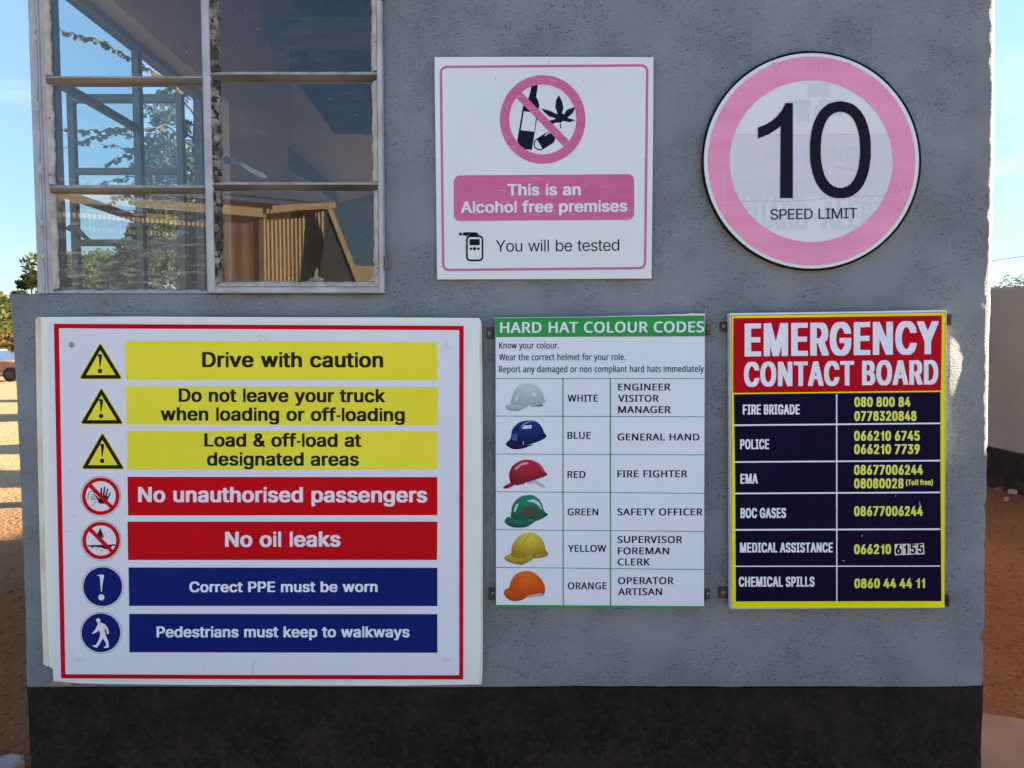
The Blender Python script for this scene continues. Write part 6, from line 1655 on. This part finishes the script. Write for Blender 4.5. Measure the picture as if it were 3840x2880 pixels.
def alcohol_sign():
    YS = WALL - 0.012
    f = crop(1500, 150, 1.7464)
    root = empty('alcohol_notice', at(2040, 1045, YS), 'square white and pink alcohol free premises notice with a crossed out bottle', 'sign')
    plate('board', mp_(f, [(226, 112), (500, 111), (900, 110), (1300, 111), (1640, 113), (1660, 108), (1659, 400), (1654, 900), (1650, 1300), (1647, 1561), (1200, 1564), (700, 1566), (245, 1567), (243, 1540), (238, 1100), (233, 700), (229, 400)]), YS, 0.006, m_corr, root)
    plate('back_board', mp_(f, [(230, 116), (1655, 112), (1652, 1200), (1648, 1566), (243, 1573), (236, 700)]), YS + 0.0062, 0.004, mat('board_core_brown', (0.22, 0.14, 0.08), rough=0.8), root)
    q = mp_(f, [(259, 168), (1628, 158), (1613, 1502), (275, 1515)])
    Y1 = YS - LAY
    sheet('border', [rrect(q, 27), rrect(q, 27, inset=9.5)], Y1, m_pink, root)
    # prohibition roundel
    t = sheet('roundel_field', [mp_(f, ell(935, 520, 250, 260))], Y1, m_corr, root)
    sheet('bottle', [mp_(f, [(862, 294), (903, 294), (892, 372), (905, 398), (913, 425), (904, 475), (864, 719), (820, 716), (790, 700), (767, 662), (806, 432), (820, 408), (840, 384), (851, 350)])], Y1 - LAY, m_ink_navy, t)
    sheet('bottle_label', [mp_(f, [(811, 467), (860, 474), (892, 494), (880, 601), (791, 590)])], Y1 - 2 * LAY, m_corr, t)
    sheet('leaf_symbol', [mp_(f, [(1040, 360), (1060, 398), (1070, 440), (1062, 482), (1074, 486), (1092, 458), (1150, 436), (1132, 478), (1096, 510), (1150, 525), (1112, 539), (1070, 530), (1052, 541), (1056, 580), (1047, 578), (1048, 541), (1020, 541), (1000, 551), (972, 528), (1010, 521), (1020, 513), (976, 500), (950, 478), (923, 448), (980, 462), (1020, 482), (1032, 485), (1017, 440), (1022, 395)])], Y1 - LAY, m_ink_navy, t)
    a, b = (915, 682), (975, 644)
    an = math.atan2(b[1] - a[1], b[0] - a[0])

    def caps(r):
        P = []
        for i in range(13):
            w = an + math.pi / 2 + math.pi * i / 12
            P.append((a[0] + r * math.cos(w), a[1] + r * math.sin(w)))
        for i in range(13):
            w = an - math.pi / 2 + math.pi * i / 12
            P.append((b[0] + r * math.cos(w), b[1] + r * math.sin(w)))
        return P
    sheet('capsule', [mp_(f, caps(41))], Y1 - LAY, m_ink_navy, t)
    P = [p for p in caps(33)]
    half = [p for p in P if (p[0] - 945) * math.cos(an) + (p[1] - 663) * math.sin(an) < 0]
    sheet('capsule_shine', [mp_(f, half)], Y1 - 2 * LAY, m_corr, t)
    sheet('capsule_shine', [mp_(f, stroke([(950, 628), (962, 615), (985, 606)], 7))], Y1 - 2 * LAY, m_corr, t)
    sheet('pink_ring', [mp_(f, ell(935, 520, 280, 290, 72)), mp_(f, ell(935, 520, 220, 229, 72))], Y1 - 3 * LAY, m_pink, t)
    sheet('pink_bar', [mp_(f, [(797, 343), (1108, 660), (1072, 697), (764, 380)])], Y1 - 4 * LAY, m_pink, t)
    bn = sheet('banner', [rrect(mp_(f, [(352, 887), (1534, 878), (1534, 1178), (352, 1186)]), 24)], Y1, m_pink, root)
    lettering(f, 'bold', 'This is an', 703, 1184, 1019, 1016, 76, Y1 - LAY, m_corr, bn)
    lettering(f, 'bold', 'Alcohol free premises', 398, 1490, 1133, 1124, 76, Y1 - LAY, m_corr, bn)
    lettering(f, 'plain', 'You will be tested', 627, 1436, 1387, 1380, 76, Y1, m_ink_navy, root)
    t = sheet('breath_tester', [rrect(mp_(f, [(432, 1278), (546, 1278), (546, 1450), (432, 1450)]), 17), rrect(mp_(f, [(444, 1291), (535, 1291), (535, 1437), (444, 1437)]), 10)], Y1, m_ink_navy, root)
    for q4, r in (([(455, 1304), (522, 1304), (522, 1344), (455, 1344)], 2), ([(456, 1360), (474, 1360), (474, 1374), (456, 1374)], 2), ([(503, 1360), (522, 1360), (522, 1374), (503, 1374)], 2), ([(386, 1262), (408, 1262), (408, 1280), (386, 1280)], 4)):
        sheet('tester_detail', [rrect(mp_(f, q4), r)], Y1, m_ink_navy, t)
    sheet('tester_detail', [mp_(f, ell(488, 1367, 11, 11, 20))], Y1, m_ink_navy, t)
    sheet('tester_mouthpiece', [mp_(f, [(412, 1262), (418, 1259), (495, 1259), (512, 1268), (516, 1279), (450, 1279), (440, 1283), (412, 1281)])], Y1 - LAY, m_ink_navy, t)
    for st_ in ([(627, 240), (628, 265)], [(1200, 258), (1201, 270)], [(976, 140), (977, 158)], [(1594, 775), (1594, 795)]):
        sheet('scuff', [mp_(f, stroke(st_, 2.5))], Y1, m_beam, root)


def speed_sign():
    YS = WALL - 0.013
    f = crop(2500, 100, 1.58)
    root = empty('speed_limit_sign', at(3043, 1010, YS), 'round faded pink and white speed limit 10 sign high on the right', 'sign')
    rim = [(858 + 651 * math.cos(t) * (1 + 0.004 * noise.noise(Vector((math.cos(t) * 3, math.sin(t) * 3, 1)))), 796 + 652 * math.sin(t) * (1 + 0.004 * noise.noise(Vector((math.cos(t) * 3, math.sin(t) * 3, 4))))) for t in [2 * math.pi * i / 110 for i in range(110)]]
    plate('board', mp_(f, rim), YS, 0.006, m_black, root)
    plate('back_board', mp_(f, [(858 + (x - 858) * 1.004 - 3, 796 + (y - 796) * 1.004 + 4) for x, y in rim]), YS + 0.0065, 0.004, mat('board_edge_tan', (0.40, 0.28, 0.17), (0.22, 0.14, 0.08), scale=18, rough=0.8), root)
    fc = sheet('face', [mp_(f, ell(858, 795, 637, 638, 96))], YS - LAY, m_round, root)
    r1, r2 = (859, 796, 614, 618), (857, 797, 484, 479)
    # folded band across the middle of the sheet
    y0, y1 = 640, 1012

    def band(cx, cy, rx, ry):
        P = []
        for y in [y0 + (y1 - y0) * i / 16 for i in range(17)]:
            P.append((cx + rx * math.sqrt(1 - ((y - cy) / ry) ** 2), y + (0 if y < y1 else -8)))
        Q = [(2 * cx - x, y) for x, y in P][::-1]
        return P + Q
    sheet('fold_band', [mp_(f, band(*r2))], YS - 2 * LAY, m_fold, root)
    g = YS - 3 * LAY
    lettering(f, 'bold', 'WARNING', 570, 1135, 798, 794, 80, g, m_ghost, root, 'show_through_lettering')
    lettering(f, 'narrow', 'GUARD-ALERT', 395, 1305, 1038, 1026, 130, g, m_ghost, root, 'show_through_lettering')
    lettering(f, 'narrow', 'GUARD-ALERT', 420, 1300, 1206, 1200, 170, YS - 2.5 * LAY, m_ghost, root, 'show_through_lettering')
    for P in ([(720, 438), (852, 434), (852, 560), (775, 560), (775, 520), (722, 520)], [(905, 434), (1052, 430), (1040, 525), (880, 528), (880, 470), (905, 470)], [(845, 340), (970, 336), (960, 412), (835, 414)]):
        sheet('show_through_mark', [mp_(f, P)], g, m_ghost, root)
    sheet('pink_ring', [mp_(f, ell(*r1, 96)), mp_(f, ell(*r2, 96))], YS - 4 * LAY, m_pink2, root)
    lettering(f, 'bold', 'WARNING', 625, 1095, 268, 266, 56, YS - 5 * LAY, m_ghost_pink, root, 'show_through_lettering')
    lettering(f, 'bold', 'RESPONSE', 600, 1115, 1347, 1345, 56, YS - 5 * LAY, m_ghost_pink, root, 'show_through_lettering')
    lettering(f, 'plain', '1', 541, 748, 1016, 1016, 564, YS - 6 * LAY, m_ink_navy, root)
    lettering(f, 'plain', '0', 849, 1210, 1010, 1010, 560, YS - 6 * LAY, m_ink_navy, root)
    lettering(f, 'plain', 'SPEED LIMIT', 615, 1130, 1143, 1135, 61, YS - 6 * LAY, m_ink_navy, root)
    # creases lifted from the sheet
    for st_, w in (([(250, 640), (600, 639), (900, 640), (1460, 636)], 2), ([(300, 1046), (430, 1036), (560, 1032), (690, 1036), (800, 1032), (950, 1014), (1080, 1008), (1300, 1000), (1465, 998)], 3), ([(1375, 890), (1388, 940), (1400, 980), (1425, 1060)], 4), ([(335, 820), (340, 900), (338, 1000), (342, 1140)], 3), ([(1000, 828), (1060, 838), (1120, 850)], 4), ([(1385, 680), (1430, 705)], 4)):
        flat = mp_(f, st_)
        V, F = [], []
        w *= 0.55
        for i, (u, v) in enumerate(flat):
            V += [at(u, v - w * .6, YS - 4.6 * LAY), at(u, v, YS - 4.6 * LAY - 0.0002), at(u, v + w * .6, YS - 4.6 * LAY)]
        for i in range(len(flat) - 1):
            for k in range(2):
                F.append((i * 3 + k, i * 3 + k + 1, i * 3 + 4 + k, i * 3 + 3 + k))
        if abs(st_[0][0] - st_[-1][0]) < 80:
            V = []
            for i, (u, v) in enumerate(flat):
                V += [at(u - w * .5, v, YS - 4.6 * LAY), at(u, v, YS - 4.6 * LAY - 0.0002), at(u + w * .5, v, YS - 4.6 * LAY)]
        M('crease', V, F, m_crease, root)


def hat_helmet(f, base, dome, brim, lo, hi, extra, Y, root, k):
    mt = helmet_mat('printed_helmet_%s' % k, lo, hi)
    h = sheet('helmet_picture', [mp_(f, smoothpoly(dome))], Y, mt, root)
    sheet('helmet_brim', [mp_(f, smoothpoly(brim))], Y - LAY * 0.5, helmet_mat('printed_brim_%s' % k, tuple(c * 0.75 for c in lo), tuple(c * 0.9 for c in hi)), h)
    for nm, P, c, sm in extra:
        sheet(nm, [mp_(f, smoothpoly(P, 3) if sm else P)], Y - LAY, mat('printed_%s_%s' % (nm, k), c, rough=0.4), h)
    h['label'] = '%s hard hat picture' % k


def hard_hat_sign():
    YS = WALL - 0.028
    f3, f4 = crop(1780, 1150, 2.4043), crop(1780, 1700, 2.4043)
    root = empty('hard_hat_chart', at(2250, 2278, YS), 'green headed hard hat colour chart with six helmet pictures, in the middle of the wall', 'sign')
    out = [f3(182, 100), f3(600, 95), f3(1060, 90), f3(1500, 78), f3(1900, 66), f3(1945, 60), f3(2078, 62), f3(2076, 268), f3(2072, 1000), f4(2069, 700), f4(2068, 1395), f4(1200, 1391), f4(192, 1386), f4(190, 700), f3(189, 700), f3(183, 280)]
    plate('panel', out, YS, 0.020, [m_hat_panel], root)
    Y1 = YS - LAY
    h = sheet('header', [[f3(183, 104), f3(600, 99), f3(1060, 95), f3(1500, 86), f3(1900, 80), f3(2074, 80), f3(2074, 268), f3(1200, 271), f3(184, 275)]], Y1, m_green, root)
    lettering(f3, 'humanist_bold', 'HARD HAT COLOUR CODES', 230, 2070, 237, 230, 97, Y1 - LAY, m_pale_blue, h)
    sheet('edge_strip', [[f3(186, 103), f3(600, 97), f3(1060, 92), f3(1500, 80), f3(1900, 68), f3(2076, 65), f3(2074, 79), f3(1500, 85), f3(600, 98.6)]], Y1 - LAY * .5, m_edge_white, root)
    for s, x1, b0, b1 in (('Know your colour.', 761, 378, 378), ('Wear the correct helmet for your role.', 1361, 484, 482), ('Report any damaged or non compliant hard hats immediately', 2067, 593, 589)):
        lettering(f3, 'humanist', s, 220, x1, b0, b1, 58, Y1, m_ink_navy, root)
    for f, ya, yb in ((f3, 648, 648), (f3, 987, 993), (f3, 1328, 1337), (f4, 346, 361), (f4, 689, 705), (f4, 1028, 1048)):
        sheet('rule', [[f(190, ya - 3), f(2070, yb - 3), f(2070, yb + 3), f(190, ya + 3)]], Y1, m_green_line, root)
    for x, w in ((796, 4.5), (1223, 5)):
        sheet('rule', [[f3(x - w, 645), f3(x + w, 645), f4(x + w + 2, 1371), f4(x - w + 2, 1371)]], Y1 - LAY, m_green_line, root)
    sheet('bottom_strip', [[f4(192, 1366), f4(1200, 1372), f4(2068, 1378), f4(2068, 1395), f4(1200, 1391), f4(192, 1386)]], Y1 - LAY * .4, m_green, root)
    sheet('rule', [[f3(184, 275), f3(189, 275), f4(193, 1366), f4(189, 1366)]], Y1 - LAY * .7, m_green_line, root)
    for f, s, x0, x1, b in ((f3, 'WHITE', 838, 1110, 857), (f3, 'BLUE', 836, 1046, 1192), (f4, 'RED', 836, 1000, 222), (f4, 'GREEN', 838, 1115, 560), (f4, 'YELLOW', 842, 1187, 889), (f4, 'ORANGE', 840, 1190, 1226),
                            (f3, 'ENGINEER', 1293, 1765, 756), (f3, 'VISITOR', 1293, 1660, 858), (f3, 'MANAGER', 1293, 1768, 960), (f3, 'GENERAL HAND', 1287, 2027, 1207), (f4, 'FIRE FIGHTER', 1286, 1917, 216), (f4, 'SAFETY OFFICER', 1286, 2056, 560),
                            (f4, 'SUPERVISOR', 1287, 1872, 809), (f4, 'FOREMAN', 1290, 1753, 911), (f4, 'CLERK', 1290, 1580, 1011), (f4, 'OPERATOR', 1292, 1794, 1180), (f4, 'ARTISAN', 1292, 1690, 1279)):
        lettering(f, 'humanist_bold', s, x0, x1, b, b, 63, Y1, m_ink_navy, root)
    Wt = (0.70, 0.74, 0.80)
    hat_helmet(f3, 0, [(325, 888), (333, 820), (355, 760), (390, 718), (440, 698), (500, 695), (550, 710), (590, 745), (615, 790), (628, 835), (641, 850), (630, 866), (590, 880), (500, 890), (420, 893), (345, 893)],
               [(275, 905), (300, 888), (330, 885), (420, 893), (482, 890), (450, 915), (400, 938), (350, 941), (300, 930)], (0.34, 0.39, 0.45), (0.50, 0.55, 0.62),
               [('highlight', [(517, 772), (548, 780), (562, 805), (530, 808)], Wt, 0), ('highlight', [(365, 850), (375, 800), (400, 790), (382, 850)], (0.60, 0.64, 0.70), 1), ('strap', [(510, 895), (612, 878), (615, 900), (500, 902)], (0.12, 0.12, 0.12), 0)], Y1, root, 'white')
    hat_helmet(f3, 0, [(326, 1225), (333, 1130), (355, 1085), (400, 1045), (460, 1028), (520, 1026), (570, 1045), (605, 1085), (630, 1140), (648, 1162), (635, 1186), (580, 1214), (500, 1240), (420, 1250), (350, 1245)],
               [(280, 1240), (300, 1215), (326, 1190), (340, 1225), (440, 1248), (530, 1240), (450, 1275), (375, 1287), (320, 1275)], (0.004, 0.006, 0.05), (0.01, 0.03, 0.20),
               [('highlight', [(442, 1072), (516, 1068), (510, 1098), (426, 1103)], (0.50, 0.58, 0.75), 0), ('highlight', [(436, 1210), (440, 1210), (441, 1245), (437, 1245)], (0.50, 0.58, 0.75), 0), ('ridge', [(415, 1085), (440, 1055), (490, 1032), (540, 1032), (500, 1040), (450, 1062), (422, 1090)], (0.12, 0.20, 0.48), 1), ('panel', [(338, 1205), (340, 1150), (385, 1145), (380, 1215)], (0.02, 0.05, 0.30), 0)], Y1, root, 'blue')
    hat_helmet(f4, 0, [(318, 250), (310, 190), (330, 130), (370, 90), (430, 62), (500, 58), (560, 80), (605, 115), (635, 165), (655, 185), (640, 205), (560, 235), (470, 262), (380, 285), (325, 278)],
               [(256, 312), (275, 290), (320, 268), (356, 287), (290, 318)], (0.16, 0.008, 0.02), (0.42, 0.02, 0.05),
               [('highlight', [(360, 142), (400, 102), (450, 80), (488, 84), (470, 98), (420, 110), (380, 145)], (0.62, 0.30, 0.36), 1), ('strap', [(470, 264), (548, 238), (600, 270), (636, 300), (636, 318), (590, 300), (540, 268), (480, 278)], (0.42, 0.46, 0.52), 0), ('brim_shade', [(350, 280), (450, 262), (452, 276), (380, 290)], (0.05, 0.01, 0.015), 0), ('edge_light', [(560, 88), (600, 125), (626, 172), (610, 160), (585, 120)], (0.45, 0.08, 0.22), 1)], Y1, root, 'red')
    hat_helmet(f4, 0, [(330, 590), (330, 520), (350, 450), (400, 400), (460, 378), (520, 378), (570, 405), (605, 450), (628, 520), (657, 545), (650, 565), (560, 610), (480, 612), (380, 605)],
               [(270, 612), (285, 585), (315, 570), (335, 592), (400, 606), (500, 613), (562, 600), (510, 640), (450, 668), (350, 668), (290, 642)], (0.006, 0.10, 0.055), (0.012, 0.22, 0.12),
               [('shade_patch', [(430, 500), (480, 478), (540, 485), (575, 530), (560, 575), (490, 590), (425, 580), (412, 540)], (0.008, 0.035, 0.028), 1), ('highlight', [(470, 432), (530, 414), (580, 440), (606, 496), (600, 505), (570, 466), (520, 440)], (0.45, 0.62, 0.60), 1), ('highlight', [(350, 522), (372, 462), (400, 448), (366, 532)], (0.40, 0.60, 0.56), 0), ('clip', [(482, 582), (530, 576), (530, 610), (482, 616)], (0.01, 0.16, 0.09), 0), ('clip', [(556, 572), (580, 565), (580, 596), (556, 604)], (0.01, 0.07, 0.05), 0)], Y1, root, 'green')
    hat_helmet(f4, 0, [(330, 935), (335, 850), (360, 790), (410, 740), (480, 716), (540, 722), (590, 755), (625, 810), (640, 870), (662, 903), (645, 930), (560, 948), (450, 950), (370, 945)],
               [(265, 945), (290, 920), (325, 902), (335, 935), (420, 950), (525, 950), (480, 980), (425, 1004), (350, 995), (290, 970)], (0.30, 0.19, 0.012), (0.62, 0.52, 0.05),
               [('ridge', [(425, 850), (440, 790), (490, 735), (496, 738), (448, 795), (430, 850)], (0.30, 0.22, 0.015), 0), ('clip', [(463, 922), (525, 918), (526, 946), (464, 948)], (0.42, 0.27, 0.015), 0), ('clip', [(554, 914), (576, 910), (580, 938), (556, 942)], (0.42, 0.27, 0.015), 0), ('clip', [(582, 908), (640, 886), (644, 906), (584, 930)], (0.34, 0.21, 0.012), 0)], Y1, root, 'yellow')
    hat_helmet(f4, 0, [(315, 1240), (318, 1180), (345, 1120), (390, 1080), (460, 1060), (520, 1070), (570, 1100), (610, 1150), (632, 1200), (634, 1255), (615, 1270), (580, 1262), (500, 1280), (420, 1300), (340, 1292)],
               [(262, 1255), (280, 1225), (315, 1215), (322, 1250), (400, 1290), (475, 1288), (420, 1325), (340, 1332), (285, 1302)], (0.50, 0.055, 0.006), (0.70, 0.13, 0.012),
               [('ridge', [(350, 1160), (390, 1125), (460, 1112), (515, 1120), (460, 1118), (395, 1132), (355, 1170)], (0.42, 0.05, 0.006), 1), ('drop_shade', [(500, 1282), (580, 1265), (630, 1275), (600, 1290), (470, 1302)], (0.38, 0.40, 0.47), 1)], Y1, root, 'orange')
    bracket(f3, 105, 187, 184, 287, 133, 236, YS, root, 1)
    bracket(f4, 123, 1216, 194, 1323, 168, 1262, YS, root, 1)
    bracket(f3, 2072, 160, 2126, 258, 2105, 195, YS, root, -1)
    bracket(f4, 2066, 1226, 2124, 1314, 2104, 1268, YS, root, -1)


def emergency_sign():
    YS = WALL - 0.030
    f5, f6 = crop(2640, 1130, 2.212), crop(2640, 1700, 2.212)
    root = empty('emergency_contact_board', at(3140, 2280, YS), 'red, navy and yellow emergency contact board of phone numbers at the right', 'sign')
    plate('panel', [f5(213, 98), f5(700, 92), f5(1300, 84), f5(1960, 70), f5(2013, 72), f5(2006, 800), f6(2001, 700), f6(1998, 1282), f6(1200, 1286), f6(240, 1292), f6(221, 1290), f6(222, 700), f5(218, 800), f5(216, 160)], YS, 0.022, m_edge_white, root)
    Y1 = YS - LAY
    sheet('dark_edge', [[f5(224, 116), f5(2003, 89), f6(1997, 1280), f6(229, 1287)]], Y1, m_ink_navy, root)
    sheet('yellow_frame', [[f5(229, 120), f5(2000, 93), f6(1994, 1279), f6(233, 1284)]], Y1 - LAY, m_yel_em, root)
    r = sheet('header', [[f5(243, 140), f5(1974, 117), f5(1966, 740), f5(240, 760)]], Y1 - 2 * LAY, m_red_em, root)
    lettering(f5, 'narrow', 'EMERGENCY', 337, 1946, 459, 438, 275, Y1 - 3 * LAY, m_pale_blue, r)
    lettering(f5, 'narrow', 'CONTACT BOARD', 332, 1943, 708, 690, 204, Y1 - 3 * LAY, m_pale_blue, r)
    nv = sheet('table_field', [[f5(247, 771), f5(1962, 752), f5(1962, 1400), f6(1970, 1226), f6(264, 1229), f6(258, 200)]], Y1 - 2 * LAY, m_navy, root)
    for f, ya, yb, w in ((f5, 1028, 1012, 6.5), (f5, 1333, 1321, 6.5), (f6, 333, 324, 6.5), (f6, 635, 629, 7), (f6, 937, 935, 4.5)):
        sheet('rule', [[f(250, ya - w), f(1960, yb - w), f(1960, yb + w), f(250, ya + w)]], Y1 - 3 * LAY, m_pale_blue, nv)
    sheet('rule', [[f5(1095, 771), f5(1106, 771), f6(1107, 1226), f6(1097, 1226)]], Y1 - 4 * LAY, m_pale_blue, nv)
    for f, s, x0, x1, b, cap in ((f5, 'FIRE BRIGADE', 322, 794, 939, 83), (f5, 'POLICE', 300, 540, 1227, 83), (f6, 'EMA', 302, 447, 252, 82), (f6, 'BOC GASES', 303, 681, 537, 83), (f6, 'MEDICAL ASSISTANCE', 298, 1069, 823, 82), (f6, 'CHEMICAL SPILLS', 288, 917, 1107, 83)):
        lettering(f, 'narrow', s, x0, x1, b, b - 1, cap, Y1 - 3 * LAY, m_pale_blue, nv)
    for f, s, x0, x1, b, cap in ((f5, '080 800 84', 1247, 1713, 875, 81), (f5, '0778320848', 1247, 1763, 992, 81), (f5, '066210 6745', 1245, 1790, 1156, 81), (f5, '066210 7739', 1245, 1790, 1267, 81), (f6, '08677006244', 1245, 1817, 178, 81),
                                 (f6, '08080028', 1245, 1656, 290, 81), (f6, '(Toll free)', 1675, 1898, 264, 46), (f6, '08677006244', 1245, 1816, 520, 81), (f6, '066210', 1245, 1552, 836, 81), (f6, '0860 44 44 11', 1247, 1833, 1118, 79)):
        lettering(f, 'narrow', s, x0, x1, b, b - 1, cap, Y1 - 3 * LAY, m_yel_num, nv)
    for ch, q, x0, x1, b in (('6', [(1580, 754), (1640, 751), (1646, 842), (1583, 846)], 1589, 1638, 836), ('1', [(1646, 752), (1702, 749), (1705, 840), (1648, 844)], 1658, 1690, 834), ('5', [(1706, 756), (1762, 748), (1766, 836), (1707, 842)], 1712, 1757, 832), ('5', [(1766, 748), (1824, 744), (1828, 836), (1768, 840)], 1774, 1820, 829)):
        s = sheet('sticker', [mp_(f6, q)], Y1 - 3 * LAY, m_sticker, nv)
        lettering(f6, 'narrow', ch, x0, x1, b, b, 78, Y1 - 4 * LAY, m_black, nv)
    for st_ in ([(1788, 404), (1794, 445)], [(1312, 676), (1312, 692)], [(1590, 348), (1590, 358)], [(1150, 885), (1160, 896)]):
        sheet('scuff', [mp_(f6, stroke(st_, 4))], Y1 - 3 * LAY, m_fold, root)
    bracket(f5, 134, 170, 222, 250, 166, 204, YS, root, 1)
    bracket(f6, 122, 1112, 222, 1203, 163, 1157, YS, root, 1)
    bracket(f5, 2003, 105, 2053, 200, 2026, 155, YS, root, -1)
    bracket(f6, 1994, 1175, 2036, 1252, 2018, 1222, YS, root, -1)


safety_sign()
alcohol_sign()
speed_sign()
hard_hat_sign()
emergency_sign()
bpy.context.view_layer.update()
